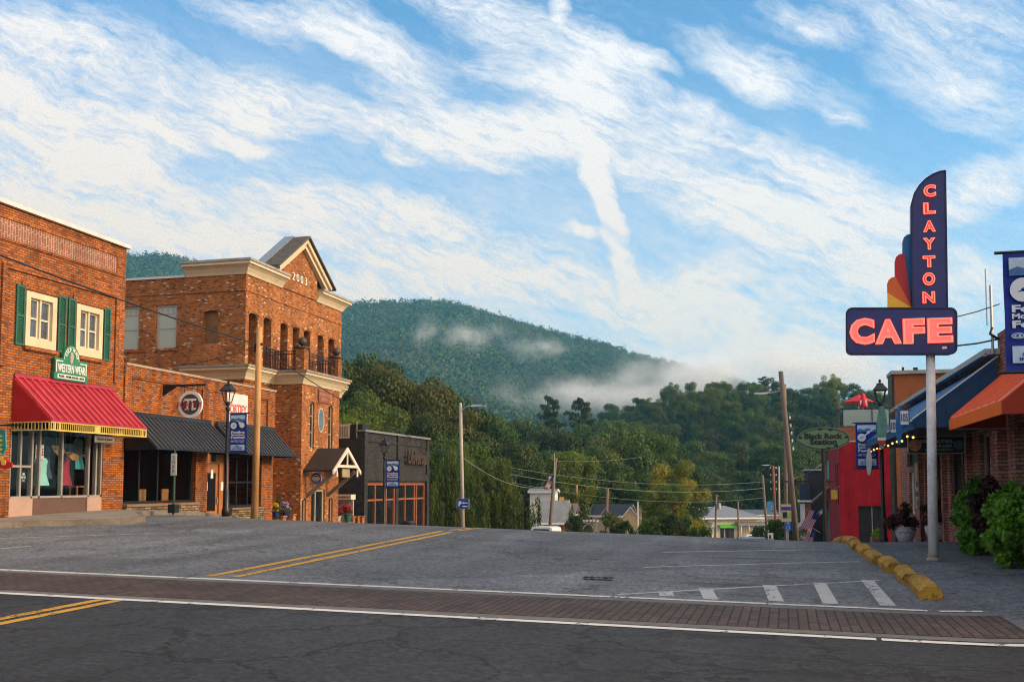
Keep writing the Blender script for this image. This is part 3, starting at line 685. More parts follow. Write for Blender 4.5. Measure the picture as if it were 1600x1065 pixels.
# painted boot sign at the frame's left edge
bt = thing('boot_sign', 'hanging sign shaped like a teal and red cowboy boot on the brick pier', 'sign', (-19.3, 22.0, 2.2))
by = AX(8, 705, -19.4)[1]
def bpt(px, py): return AY(px, py, by)
b = MB(); b.prism([bpt(*q) for q in ((-22,672),(-8,668),(8,672),(9,700),(4,712),(-20,712))], (0,.04,0)); b.build('boot_shaft', M('boot_teal', (.02,.25,.25), .5, .15), bt)
b = MB(); b.prism([bpt(*q) for q in ((-20,712.3),(4,712.3),(12,720),(19,723),(18,729),(6,733),(-4,729),(-20,731))], (0,.04,0)); b.build('boot_foot', M('boot_red', (.45,.02,.03), .5, .15), bt)
b = MB()
for q in ((2,716,4),(6,722,4.5),(-10,718,4)): b.disc(Vector(bpt(q[0], q[1]))-V(0,.008,0), (1,0,0), (0,0,1), q[2]*.017, .02, 10)
for z in range(5): b.prism([Vector(bpt(-4+3*(z % 2), 678+z*7))-V(0,.012,0), Vector(bpt(5, 681+z*7))-V(0,.012,0), Vector(bpt(-2, 684+z*7))-V(0,.012,0)], (0,.01,0))
b.build('boot_stitching', M('boot_yellow', (.75,.55,.10), .5, .1), bt)
b = MB(); b.bar((-20, by+.02, bpt(0,664)[2]), (-18.9, by+.02, bpt(0,664)[2]), .04); b.build('bracket', BLACK, bt)

# ================================================================= single-storey brick restaurant
fr = thing('brick_restaurant', 'low orange brick restaurant with two black metal awnings and stone sills', 'building', (-20, 32, .4))
w = MB(); O = V(-20, 27.45, 0)
hs = [(.15, 4.25, .95, 3.2), (5.02, 6.28, -.3, 2.75), (6.5, 9.0, .62, 2.75)]
wall(w, O, Uy, 9.93, -1, 5.38, hs, (-.3,0,0))
w.box(-34, -20.3, 27.5, 37.38, 3.3, 5.1); w.box(-34, -23.5, 27.5, 37.38, -1, 3.3); w.box(-23.5, -20.3, 37.2, 37.38, -1, 3.3)
# corbelled border framing the recessed panels
w.box(-20, -19.93, 27.47, 37.36, 5.06, 5.38); w.box(-20, -19.93, 27.47, 27.82, 3.9, 5.06); w.box(-20, -19.93, 31.95, 32.62, 3.0, 5.06); w.box(-20, -19.93, 36.75, 37.36, 2.75, 5.06)
w.box(-20, -19.95, 27.82, 31.95, 5.0, 5.06); w.box(-20, -19.95, 32.62, 36.75, 5.0, 5.06)
w.build('wall', B_OR, fr)
c_ = MB(); c_.box(-20.45, -19.88, 27.47, 37.38, 5.383, 5.46); c_.build('coping', M('worn_coping', (.34,.25,.18), .8, .3, 2), fr)
MB().box(-20.1, -19.86, 27.6, 31.7, .2, .86).build('stone_base', STONE, fr); MB().box(-20.1, -19.88, 34.0, 36.45, -.6, .62).build('stone_base', STONE, fr)
MB().box(-20.3, -19.82, 27.58, 31.72, .863, .94).build('sill', M('timber_sill', (.20,.13,.08), .7, .2), fr); MB().box(-20.3, -19.84, 33.98, 36.47, .623, .69).build('sill', M('timber_sill', (.2,.13,.08)), fr)
for (u0, u1, z0, z1, mu, tr) in ((.15, 4.25, .95, 2.85, (.25, .5, .75), ()), (6.5, 9.0, .7, 2.7, (.33, .66), (.48,))):
    window(fr, O, Uy, (-1,0,0), u0, u1, z0, z1, BLACK, CLEAR, .09, mu, tr, .2)
d = MB(); d.box(-20.25, -20.17, 32.55, 33.45, -.2, 2.35); dr = d.build('door', TIMB, fr)
d = MB(); d.box(-20.17, -20.155, 32.72, 33.28, .6, 2.0); d.build('pane', GLD, dr)
d = MB(); d.box(-20.155, -20.1, 33.34, 33.38, .85, 1.1); d.build('handle', STEEL, dr)
d = MB(); d.box(-20.27, -20.1, 32.47, 32.55, -.3, 2.72); d.box(-20.27, -20.1, 33.45, 33.75, -.3, 2.72); d.box(-20.27, -20.1, 32.55, 33.45, 2.36, 2.72); d.build('door_frame', TIMB, fr)
d = MB(); d.box(-20.1, -20.09, 32.85, 33.15, 2.42, 2.66); d.build('number_plate', BLACK, fr)
for (y0, z0) in ((32.93, 1.8), (33.55, 1.35), (32.48, 1.35)):
    d = MB(); d.box(-20.152 if y0 == 32.93 else -20.098, -20.145 if y0 == 32.93 else -20.09, y0, y0+.16, z0, z0+.32); d.build('paper_notice', WHITE, fr)
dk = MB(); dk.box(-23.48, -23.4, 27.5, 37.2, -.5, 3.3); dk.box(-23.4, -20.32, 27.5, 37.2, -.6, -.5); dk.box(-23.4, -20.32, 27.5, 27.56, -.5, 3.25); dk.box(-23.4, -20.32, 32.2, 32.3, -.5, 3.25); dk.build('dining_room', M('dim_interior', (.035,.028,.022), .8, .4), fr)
seam_awning(fr, -19.92, -18.78, 27.56, 32.45, 3.78, 2.72, BKAWN, BKAW2, .25, .035, BLACK, .13)
seam_awning(fr, -19.92, -18.9, 32.86, 37.3, 3.78, 2.72, BKAWN, BKAW2, .25, .035, BLACK, .13)
for k, y in enumerate((28.3, 29.6, 30.9)):
    o = thing('chair', 'wooden dining chair seen through the large restaurant window', 'chair', (-20.9, y, .5), 'dining chairs in the restaurant window')
    s = MB(); s.box(-21.1, -20.7, y-.2, y+.2, .95, 1.0); s.build('seat', TIMB, o)
    s = MB(); s.box(-20.73, -20.69, y-.2, y+.2, 1.0, 1.42); s.build('backrest', TIMB, o)
    for a in (-21.09, -20.74):
        for b2 in (y-.19, y+.15): s = MB(); s.box(a, a+.04, b2, b2+.04, -.5+.0, .95); s.build('leg', TIMB, o)
# projecting round sign on its iron arm
Yb = 29.5
ps = thing('round_sign', 'round grey and white sign with red capitals hanging from an iron arm', 'sign', (-18.9, Yb, 4.2))
a_ = MB(); a_.box(-19.93, -18.3, Yb-.03, Yb+.03, 4.86, 4.93); a_.prism([(-19.93, Yb-.025, 4.86), (-19.4, Yb-.025, 4.86), (-19.93, Yb-.025, 4.55)], (0,.05,0)); a_.build('iron_arm', BLACK, ps)
cc = V(-18.86, Yb, 4.25)
a_ = MB(); a_.disc(cc, (1,0,0), (0,0,1), .45, .07, 40); a_.build('rim', M('sign_white', (.70,.68,.64), .5, .1), ps)
a_ = MB(); a_.disc(cc, (1,0,0), (0,0,1), .345, .082, 36); a_.build('face', M('sign_charcoal', (.055,.055,.06), .5, .1), ps)
for sg_ in (-1, 1):
    yy_ = Yb+sg_*.045; q = MB()
    q.obox((-19.07, yy_-.004, 4.37), (.44,0,0), (0,.008,0), (0,0,.07)); q.obox((-19.0, yy_-.004, 4.06), (.08,0,0), (0,.008,0), (.03,0,.31)); q.obox((-18.80, yy_-.004, 4.09), (.075,0,0), (0,.008,0), (-.02,0,.28)); q.obox((-18.79, yy_-.004, 4.04), (.16,0,.04), (0,.008,0), (0,0,.06))
    q.obox((-19.05, yy_-.004, 4.06), (.1,0,0), (0,.008,0), (0,0,.05)); q.obox((-19.11, yy_-.004, 4.33), (.06,0,.05), (0,.008,0), (0,0,.05))
    q.build('pi_symbol', WHITE, ps)
    text('FORTIFY', .94, .2, (cc.x, Yb+sg_*.056, 4.24), (-sg_,0,0), (0,0,1), REDT, ps, depth=.012, bold=.0)
a_ = MB()
for x in (-19.1, -18.62): a_.tube([(x, Yb, 4.6), (x, Yb, 4.87)], .012, 5)
a_.build('hanger', BLACK, ps)
o = board('wall_sign', 'white rectangular wall sign with red capitals above the second black awning', 'sign', (-19.955, 34.35, 4.5), Uy, (0,0,1), 1.55, 1.1, .05, M('poster_white', (.62,.58,.55), .6, .15))
text('FORTIFY', 1.4, .38, (-19.925, 34.35, 4.45), Uy, (0,0,1), M('faded_red', (.50,.10,.10), .6, .1), o, depth=.01, bold=.03)

# ================================================================= dated brick building with balcony
bb = thing('brick_hall', 'tall speckled brick building dated 2003 with cream cornices, gable and balcony', 'building', (-21.4, 42.2, 0))
ZB = -2.5
w = MB()
arch = [(37.68,38.42),(38.94,39.63),(40.48,41.18),(41.66,42.34),(42.76,43.46),(44.26,44.96),(45.48,46.2)]
hs = [(a-37.4, b-37.4, 6.65, 8.86, .14) for a, b in arch]
wall(w, V(-21.4,37.4,0), Uy, 9.6, 5.9, 10.5, hs, (-.6,0,0))
sidew = [(-27.42,-26.54,7.4,9.28),(-25.67,-24.68,7.4,9.28),(-23.39,-22.69,7.52,8.95,.1)]
wall(w, V(-36,37.4,0), Ux, 14.0, ZB, 10.42, [(h[0]+36, h[1]+36, *h[2:]) for h in sidew], (0,.3,0))
w.box(-36, -22.0, 37.7, 47.0, ZB, 10.2); w.box(-22.0, -21.45, 37.45, 46.98, ZB, 5.9)
# tower under the balcony
tw = [(40.06-39.9, 40.45-39.9, -1.6, .98, .12), (40.95-39.9, 42.35-39.9, -2.2, 1.35), (42.75-39.9, 43.2-39.9, -1.6, .98, .12),
      (40.72-39.9, 41.14-39.9, 3.15, 5.28, .16), (42.62-39.9, 43.08-39.9, 3.15, 5.28, .16)]
wall(w, V(-20,39.9,0), Uy, 3.9, ZB, 6.02, tw, (-.25,0,0))
w.box(-21.45, -20.25, 39.9, 43.8, ZB, 6.0)
for h in sidew[:2]: w.box(h[0]-.06, h[1]+.06, 37.33, 37.4, 7.28, 7.395); w.box(h[0]-.05, h[1]+.05, 37.375, 37.4, 9.285, 9.5)
# soldier arches over the openings, string course
for a, b in arch:
    n = 8; pts0 = []
    for k in range(n+1):
        x = -1+2*k/n; pts0.append((a-.06+(b-a+.12)*k/n, 8.72+.17*math.sqrt(max(0, 1-x*x))+.02))
    for (y0, z0), (y1, z1) in zip(pts0[:-1], pts0[1:]): w.prism([(-21.4, y0, z0), (-21.4, y1, z1), (-21.4, y1, z1+.16), (-21.4, y0, z0+.16)], (.035, 0, 0))
w.box(-21.4, -21.36, 37.4, 47, 9.72, 9.80); w.box(-30, -21.4, 37.36, 37.4, 9.72, 9.80)
w.build('wall', B_SP, bb)
# gable
gx = -21.33
g = MB(); g.prism([(-21.42, 40.55, 10.45), (-21.42, 44.0, 10.45), (-21.42, 44.0, 11.75), (-21.42, 42.28, 12.95), (-21.42, 40.55, 11.75)], (.09,0,0)); g.prism([(-21.95, 40.55, 10.2), (-21.95, 44.0, 10.2), (-21.95, 44.0, 11.75), (-21.95, 42.28, 12.95), (-21.95, 40.55, 11.75)], (.53,0,0)); ga = g.build('gable', B_SP, bb)
rk = MB()
for sgn in (-1, 1):
    e0 = V(0, 42.28+sgn*2.75, 11.22); ap = V(0, 42.28, 13.06)
    rk.prism([(-21.34, e0.y, e0.z), (-21.34, ap.y, ap.z), (-21.34, ap.y, ap.z-.42), (-21.34, e0.y-sgn*.35, e0.z-.16)], (.22,0,0))
    rk.prism([(-21.12, e0.y, e0.z+.02), (-21.12, ap.y, ap.z+.02), (-21.12, ap.y, ap.z-.2), (-21.12, e0.y-sgn*.1, e0.z-.12)], (.12,0,0))
rk.build('raking_cornice', CREAM, ga)
rf = MB()
for sgn in (-1, 1):
    e0 = V(0, 42.28+sgn*2.95, 11.14); ap = V(0, 42.28, 13.11)
    rf.prism([(-22.2, e0.y, e0.z), (-22.2, ap.y, ap.z), (-22.2, ap.y, ap.z+.09), (-22.2, e0.y, e0.z+.09)], (1.32,0,0))
rf.build('gable_roof', M('weathered_shingle', (.085,.075,.065), .85, .4, 3), ga)
rf = MB()
for sgn in (-1, 1):
    e0 = V(0, 42.28+sgn*2.9, 11.18); ap = V(0, 42.28, 13.10)
    rf.prism([(-22.22, e0.y, e0.z+.062), (-22.22, ap.y, ap.z+.108), (-22.22, ap.y, ap.z+.15), (-22.22, e0.y, e0.z+.1)], (.5,0,0))
rf.build('roof_flashing', M('blue_grey_metal', (.26,.30,.33), .4, .15, metal=.4), ga)
rf = MB(); rf.box(-22.15, -21.45, 39.55, 40.5, 10.95, 11.2); rf.box(-22.15, -21.45, 44.05, 45.0, 10.95, 11.2); rf.build('roof_shoulder', DKWD, ga)
text('2003', 1.45, .36, (-21.31, 42.1, 11.15), Uy, (0,0,1), WHT, bb, 'date_numerals', .03, -.012, sp=1.5)
# cornices
prof_u = [(0,10.42),(.05,10.42),(.09,10.52),(.20,10.68),(.36,10.80),(.40,10.80),(.40,10.92),(0,10.92)]
cap_u = [(0,10.922),(.46,10.922),(.46,11.02),(0,11.02)]
MB().sweep([(-24.25,37.4),(-21.4,37.4),(-21.4,40.55)], prof_u).build('upper_cornice', CREAM, bb); MB().sweep([(-21.4,44.0),(-21.4,47.0),(-24,47.0)], prof_u).build('upper_cornice', CREAM, bb)
MB().sweep([(-24.3,37.4),(-21.4,37.4),(-21.4,40.55)], cap_u).box(-24.25, -21.45, 37.45, 40.5, 10.3, 11.0).build('cornice_cap', CAPGR, bb); MB().sweep([(-21.4,44.0),(-21.4,47.0),(-24,47.0)], cap_u).box(-24.0, -21.45, 44.05, 46.95, 10.3, 11.0).build('cornice_cap', CAPGR, bb)
cu = MB(); cu.box(-36, -24.3, 37.33, 37.75, 10.423, 10.52); cu.build('coping', M('pale_coping', (.55,.54,.52)), bb)
path_m = [(-24.25,37.4),(-21.4,37.4),(-21.4,39.9),(-20,39.9),(-20,43.8),(-21.4,43.8),(-21.4,47.0)]
prof_m = [(0,5.98),(.05,5.98),(.09,6.08),(.2,6.24),(.34,6.36),(.38,6.36),(.38,6.46),(0,6.46)]
cu = MB(); cu.sweep(path_m, prof_m); cu.build('middle_cornice', CREAM, bb)
cu = MB(); cu.sweep(path_m, [(0,6.462),(.44,6.462),(.44,6.56),(0,6.56)]); cu.box(-21.39, -20.0, 39.95, 43.75, 6.3, 6.54); cu.build('ledge', M('stained_ledge', (.24,.21,.17), .8, .4, 2), bb)
# dark panels close behind the arches, a deep loggia's shade put into their colour
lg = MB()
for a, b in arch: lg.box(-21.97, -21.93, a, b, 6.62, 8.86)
lg.build('loggia_dark_panel', M('loggia_dark', (.055,.028,.018), .8, .4), bb)
for h in sidew[:2]:
    f = window(bb, V(0,37.4,0), Ux, (0,1,0), h[0], h[1], h[2], h[3], M('window_grey', (.34,.33,.30), .5, .1), BLIND, .07, (), (.46, .80), .12)
    m_ = MB()
    for k in range(1, 4): x = h[0]+(h[1]-h[0])*k/4; m_.box(x-.012, x+.012, 37.47, 37.5, 8.92, 9.2)
    m_.build('muntins', M('window_grey', (.34,.33,.30)), f)
h = sidew[2]; m_ = MB(); m_.box(h[0], h[1], 37.6, 37.68, h[2], h[3]-.02); m_.build('boarded_opening', M('amber_board', (.22,.11,.04), .8, .5, 2), bb)
# balcony: brick piers with ball finials, iron rails
for y in (40.08, 43.62):
    p = MB(); p.box(-20.3, -19.9, y-.2, y+.2, 6.56, 7.55); pr_ = p.build('balcony_pier', B_SP, bb)
    p = MB(); p.box(-20.36, -19.84, y-.26, y+.26, 7.55, 7.63); p.lathe((-20.1, y, 7.63), [(.1,0),(.06,.06),(.06,.1)], 10); p.ball((-20.1, y, 7.88), .2, 14); p.build('ball_finial', M('dark_bronze', (.05,.038,.03), .5, .3), pr_, True)
rl = MB()
def rail(p0, p1, z0=6.58, z1=7.45):
    p0, p1 = Vector(p0), Vector(p1); L = (p1-p0).length; n = int(L/.13)
    for z in (z0+.08, z1-.12, z1): rl.bar((p0.x, p0.y, z), (p1.x, p1.y, z), .035)
    for k in range(n+1):
        q = p0+(p1-p0)*k/n; rl.box(q.x-.009, q.x+.009, q.y-.009, q.y+.009, z0, z1)
rail((-20.1,40.28,0), (-20.1,43.42,0)); rail((-21.38,39.98,0), (-20.3,39.98,0)); rail((-21.38,43.72,0), (-20.3,43.72,0)); rail((-21.1,38.7,0), (-21.1,39.9,0)); rl.box(-21.12,-21.08,38.66,38.70,6.56,7.5)
rl.build('iron_railing', BLACK, bb)
# tower openings
for (u0, u1, a, b, r) in (tw[0], tw[2], tw[3], tw[4]):
    window(bb, V(-20,39.9,0), Uy, (-1,0,0), u0, u1, a, b, M('taupe_frame', (.36,.31,.24), .5, .1), GLD, .06, (), (.35, .7) if b > 2 else (), .14)
f = window(bb, V(-20,39.9,0), Uy, (-1,0,0), tw[1][0], tw[1][1], tw[1][2], tw[1][3], M('taupe_frame', (.36,.31,.24)), GLD, .1, (.42,), (), .16, 'entrance_door', .08)
ov = MB(); ov.disc((-19.99, 41.78, 4.5), (0,1,0), (0,0,1), .58, .05, 32, .56); ovw = ov.build('oval_window', M('taupe_frame', (.36,.31,.24)), bb)
ov = MB(); ov.disc((-19.99, 41.78, 4.5), (0,1,0), (0,0,1), .49, .06, 32, .5); ov.build('pane', M('window_glass_sky', (.09,.10,.11)), ovw)
pq = MB(); pq.box(-20, -19.93, 41.45, 42.6, 5.3, 5.85); pq.build('plaque', M('plaque_brown', (.20,.06,.035), .6, .2), bb)
text('PROFESSIONAL\nBUILDING', .95, .34, (-19.925, 42.02, 5.57), Uy, (0,0,1), M('plaque_lettering', (.4,.2,.13)), bb, depth=.01)
vp = MB(); vp.tube([(-25, 40, 10.2), (-25, 40, 11.3)], .05, 8); vp.lathe((-25, 40, 11.3), [(.02,0),(.14,.02),(.14,.2),(.02,.24)], 10); vp.build('vent_pipe', STEEL, bb)
# porch roof over the entrance
pc = MB(); yr, z_r, z_e = 41.5, 3.2, 2.2
for sgn in (-1, 1): pc.prism([(-19.98, yr, z_r), (-19.98, yr+sgn*1.42, z_e), (-19.98, yr+sgn*1.42, z_e-.07), (-19.98, yr, z_r-.07)], (1.42,0,0))
por = pc.build('porch_roof', M('dark_porch_roof', (.03,.022,.018), .5, .35, 3), bb)
pc = MB()
for sgn in (-1, 1):
    pc.prism([(-18.56, yr, z_r+.03), (-18.56, yr+sgn*1.5, z_e-.03), (-18.56, yr+sgn*1.5, z_e-.2), (-18.56, yr, z_r-.16)], (.07,0,0))
    pc.box(-18.56, -18.5, yr+sgn*1.12-.05, yr+sgn*1.12+.05, z_e-.28, z_e+.02)
pc.box(-18.557, -18.497, yr-1.15, yr+1.15, z_e+.12, z_e+.24); pc.box(-18.553, -18.503, yr-.04, yr+.04, z_e+.24, z_r-.16)
pc.build('bargeboard', M('pale_trim', (.66,.56,.47), .55, .12), por)
pc = MB()
for sgn in (-1, 1): MB().bar((-18.62, yr+sgn*1.05, z_e-.05), (-19.98, yr+sgn*1.05, z_e-1.15), .1, .16).build('brace', M('timber_brace', (.20,.15,.11), .7, .25), por)
for y in (yr-1.3, yr+1.3):
    for x in (-19.9, -19.3): pc.box(x, x+.09, y-.05, y+.05, z_e-.2, z_e-.08)
pc.build('rafter_ends', M('timber_brace', (.2,.15,.11)), por)
pc = MB(); pc.box(-18.6, -18.56, yr-.45, yr+.35, z_e-.3, z_e+.06); pc.build('name_board', M('tan_board', (.30,.23,.13), .7, .2), por)
rs = thing('round_logo_sign', 'small round blue and white sign hanging under the porch roof', 'sign', (-19.2, 40.9, 1.85)); cc = V(*AY(494, 747, 40.9))
q = MB(); q.disc(cc, (1,0,0), (0,0,1), .27, .04, 30); q.build('rim', M('sign_pale_violet', (.45,.45,.62), .5, .1), rs)
q = MB(); q.disc(cc, (1,0,0), (0,0,1), .235, .05, 30); q.build('ring', M('sign_violet_blue', (.05,.05,.26), .5, .1), rs)
q = MB(); q.disc(cc, (1,0,0), (0,0,1), .17, .06, 26); q.build('face', WHITE, rs)
q = MB()
for dz, ww in ((.09, .18), (-.11, .18)): q.obox(cc+V(-ww/2, -.036, dz-.02), (ww,0,0), (0,.07,0), (0,0,.045))
q.build('emblem', M('sign_violet_blue', (.05,.05,.26)), rs)
q = MB(); q.obox(cc+V(-.2,-.033,-.045), (.4,0,0), (0,.066,0), (0,0,.09)); q.build('name_strip', WHITE, rs)
q = MB(); q.tube([cc+V(0,0,.25), cc+V(0,0,.6)], .015, 5); q.build('hanger', BLACK, rs)

# ================================================================= black painted brick building
kb = thing('black_brick_building', 'single-storey black painted brick building with orange timber windows', 'building', (-20, 51.5, -2))
w = MB(); O = V(-20, 46.7, 0); Zb = -4.2
holes = [(.55, 4.55, -1.8, 1.66), (4.95, 9.35, -1.8, 1.66)]
wall(w, O, Uy, 9.75, Zb, 4.22, holes, (-.3,0,0)); w.box(-33, -20.3, 46.72, 56.43, 1.8, 3.85); w.box(-33, -23.6, 46.72, 56.43, Zb, 1.8)
w.box(-33, -20.3, 46.7, 46.95, Zb, 3.87); w.box(-23.6, -20.3, 56.2, 56.43, Zb, 1.8)
w.box(-20, -19.9, 46.7, 47.1, Zb, 4.2); w.box(-20, -19.9, 51.3, 51.6, 1.9, 4.2); w.box(-20, -19.9, 56.05, 56.45, Zb, 4.2); w.box(-20, -19.92, 47.1, 56.05, 1.75, 2.12); w.box(-20, -19.94, 47.1, 51.3, 3.75, 3.85); w.box(-20, -19.94, 51.6, 56.05, 3.75, 3.85)
w.build('wall', B_BK, kb)
c_ = MB(); c_.box(-20.4, -19.85, 46.65, 56.5, 4.223, 4.33); c_.build('coping', M('grey_coping', (.17,.17,.175), .6, .2), kb)
OT = M('orange_timber', (.27,.085,.035), .5, .2, 5)
for (u0, u1, z0, z1), mu in zip(holes, ((.32, .70), (.28, .62, .70))):
    window(kb, O, Uy, (-1,0,0), u0, u1, z0, z1, OT, GLD, .13, mu, (.74,), .16, th=.1)
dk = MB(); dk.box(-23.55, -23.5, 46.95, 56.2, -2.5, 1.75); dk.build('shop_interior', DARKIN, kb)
ac = thing('air_conditioner', 'beige air conditioning unit on the roof of the black building', 'air conditioner', (-20.9, 46.95, 3.87)); q = MB(); q.box(-22.0, -20.75, 46.75, 47.5, 3.9, 4.62); q.build('casing', M('ac_beige', (.48,.44,.38), .5, .1), ac)
q = MB()
for k in range(9): q.box(-21.95+k*.13, -21.9+k*.13, 46.72, 46.75, 3.98, 4.5)
q.build('grille', M('ac_grille', (.2,.19,.17)), ac)
q = MB(); q.box(-21.9, -20.85, 46.8, 47.4, 3.85, 3.9); q.build('foot', BLACK, ac)
o = thing('roof_duct', 'dark square duct beside the beige air conditioning unit', 'duct', (-20.4, 46.9, 3.87)); q = MB(); q.box(-20.72, -20.05, 46.72, 47.6, 3.87, 4.6); q.build('duct_casing', BLACK, o); q = MB(); q.bar((-20.35, 46.7, 3.9), (-20.35, 46.7, 4.75), .04); q.build('pipe', STEEL, o)
ss = thing('script_sign', 'rusty cut-out metal script sign on the black brick wall', 'sign', (-19.8, 54.2, 3))
text('Universal', 3.2, .8, (-19.78, 54.1, 3.1), Uy, (0,0,1), M('rust_metal', (.050,.026,.018), .8, .5, 8), ss, depth=.06, bold=.035, shear=.3)
q = MB()
for y in (52.5, 54, 55.5): q.bar((-20, y, 3.1), (-19.8, y, 3.1), .03)
for y in (52.6, 55.0): q.tube([(-19.85, y, 3.4), (-19.9, y, 4.3)], .02, 5)
q.build('support', BLACK, ss)
nb = thing('notice_board', 'small white-topped notice kiosk with posters beside the entrance tower', 'notice board', (-19.6, 46.4, -1.3))
yk = 46.3
def kk(px, py): return AY(px, py, yk)
a0, a1 = kk(524, 772), kk(553, 780)
q = MB(); q.box(a0[0], a1[0], yk-.35, yk+.2, a1[2], a0[2]); q.build('hood', M('kiosk_cream', (.60,.54,.44), .6, .1), nb)
text('TOWN INFORMATION', (a1[0]-a0[0])*.85, .1, ((a0[0]+a1[0])/2, yk-.36, (a0[2]+a1[2])/2), Ux, (0,0,1), M('kiosk_lettering', (.25,.12,.05)), nb, depth=.01)
a2, a3 = kk(526, 780), kk(551, 826); q = MB(); q.box(a2[0], a3[0], yk, yk+.12, a3[2]-.6, a2[2]); q.build('back_panel', M('kiosk_timber', (.40,.33,.25), .6, .1), nb)
for (p0, p1, mm) in ((528, 535, M('poster_blue', (.15,.35,.5), .5, .3, 9)), (539, 546, M('poster_teal', (.10,.40,.48), .5, .3, 9))):
    b0, b1 = kk(p0, 784), kk(p1, 803); q = MB(); q.box(b0[0], b1[0], yk-.015, yk, b1[2], b0[2]); q.build('poster', mm, nb)
# ================================================================= right-hand row
# low brick shops under the blue roof
bs = thing('brick_shop_row', 'low dark red brick shopfronts under a long blue metal awning', 'building', (4.6, 33, 0))
w = MB(); O = V(4.6, 23.0, 0)
hs = [(.5, 2.1, .75, 2.75), (3.6, 6.2, .55, 2.55), (7.4, 8.9, -.25, 2.5), (9.6, 10.9, .45, 2.4), (13.55, 14.75, .55, 2.0), (13.2, 15.2, 2.2, 2.85)]
wall(w, O, Uy, 17.2, -1.5, 4.3, hs, (.3,0,0)); w.box(4.9, 16, 23.02, 40.2, -1.5, 4.0)
for y in (22.98, 26.0, 29.7, 32.2, 34.3): w.box(4.48, 4.6, y, y+.35, -1, 3.0)
w.build('wall', B_RD, bs)
for (u0, u1, a, b), fm, gm, mu, tr in zip(hs, (GREYF, BLACK, BLACK, BLACK, WHITE, BLACK), (GLD, GLD, GLD, GLD, M('curtain_grey', (.30,.31,.32)), M('dark_green_glass', (.01,.06,.05), .1, .2)), ((), (.5,), (), (), (.33, .66), ()), ((), (.3,), (.4,), (), (.36,), ())):
    window(bs, O, Uy, (1,0,0), u0, u1, a, b, fm, gm, .08, mu, tr, .16)
for y0, y1, z0, z1 in ((29.1, 30.6, .1, .75),): pass
g = MB(); g.box(4.70, 4.74, 26.75, 29.05, .65, 1.15); g.build('window_display', M('green_display', (.02,.22,.09), .6, .3, 3), bs)
aw = MB(); aw.prism([(4.55, 22.75, 4.22), (2.92, 22.75, 2.93), (2.92, 22.75, 2.80), (4.55, 22.75, 2.80)], (0,.02,0))
BLUA = M('blue_awning_metal', (.012,.085,.22), .65, .15, spec=.25); BLUS = M('blue_awning_end', (.012,.065,.15), .5, .12)
ba = aw.build('awning_end', BLUS, bs)
b = MB(); b.prism([(4.57, 22.72, 4.24), (2.86, 22.72, 2.95), (2.86, 22.72, 2.88), (4.57, 22.72, 4.14)], (0,13.7,0)); b.box(2.87, 2.93, 22.75, 36.4, 2.76, 2.90); b.build('awning', BLUA, bs)
b = MB()
for k in range(5): b.box(3.2+k*.33, 3.22+k*.33, 22.735, 22.75, 2.82, 3.1+k*.25)
b.build('panel_joints', BLUS, ba)
b = MB(); b.bar((4.57, 22.70, 4.27), (2.86, 22.70, 2.98), .03, .03); b.box(2.845, 2.865, 22.72, 30, 2.93, 2.965); b.build('awning_trim', WHITE, bs)
b = MB(); b.box(4.3, 4.62, 22.6, 40.2, 4.30, 4.42); b.box(4.25, 4.35, 22.6, 40.2, 4.27, 4.32); b.build('gutter', M('pale_metal', (.45,.46,.46), .4, .15, metal=.3), bs)
sf = MB(); sf.box(2.95, 4.58, 22.78, 36.4, 2.83, 2.87); sf.build('soffit', M('dark_soffit', (.05,.04,.035), .7, .2), bs)
# near shop with the orange canvas awning
os_ = thing('brick_corner_shop', 'dark brick shop with a bright orange canvas awning at the right edge', 'building', (4.6, 19, 0))
w = MB(); O = V(4.6, 12.5, 0); hs = [(3.2, 5.3, .7, 2.7), (6.3, 8.2, .7, 2.7)]
wall(w, O, Uy, 10.3, -.6, 4.75, hs, (.3,0,0)); w.box(4.9, 16, 12.52, 22.8, -.6, 4.4); w.box(4.42, 4.6, 22.25, 22.75, -.4, 2.7); w.box(4.42, 4.6, 20.75, 21.2, -.4, 2.7)
w.build('wall', B_RD, os_)
for h in hs:
    f = window(os_, O, Uy, (1,0,0), *h, GREYF, GLD, .09, (), (), .18)
    q = MB()
    for k in range(5): y = 12.5+h[0]+.25+k*.33; q.box(4.745, 4.755, y, y+.2, .85, 1.2)
    q.build('display_card', M('card_grey', (.42,.42,.40), .6, .25, 12), f)
    text('Clayton Merch', 1.2, .26, (4.74, 12.5+(h[0]+h[1])/2, 1.75), (0,-1,0), (0,0,1), M('pale_lettering', (.45,.46,.46)), f, depth=.006, shear=.3)
ORA = M('orange_canvas', (.80,.17,.075), .75, .1, 2, spec=.2); ORV = M('orange_valance', (.80,.15,.012), .75, .08, spec=.2)
a = MB(); a.prism([(4.58, 17.2, 3.84), (3.5, 17.2, 2.92), (3.5, 17.2, 2.90), (4.58, 17.2, 3.82)], (0,4.9,0))
for k in range(8): y = 17.7+k*.6; a.obox((4.55, y, 3.825), (0,.02,0), (-.02,0,.02), (-1.04,0,-.887))
oa = a.build('canvas_awning', ORA, os_)
a = MB(); a.box(3.49, 3.51, 17.2, 22.1, 2.70, 2.915); a.build('valance', ORV, oa)
for y in (17.19, 22.095): MB().prism([(4.57, y, 3.82), (3.5, y, 2.9), (3.5, y, 2.70), (4.57, y, 2.70)], (0,.012,0)).build('side_panel', M('orange_shaded_side', (.46,.055,.025), .75, .1, spec=.2), oa)  # end panels darker than the canvas top, their shade put into the colour
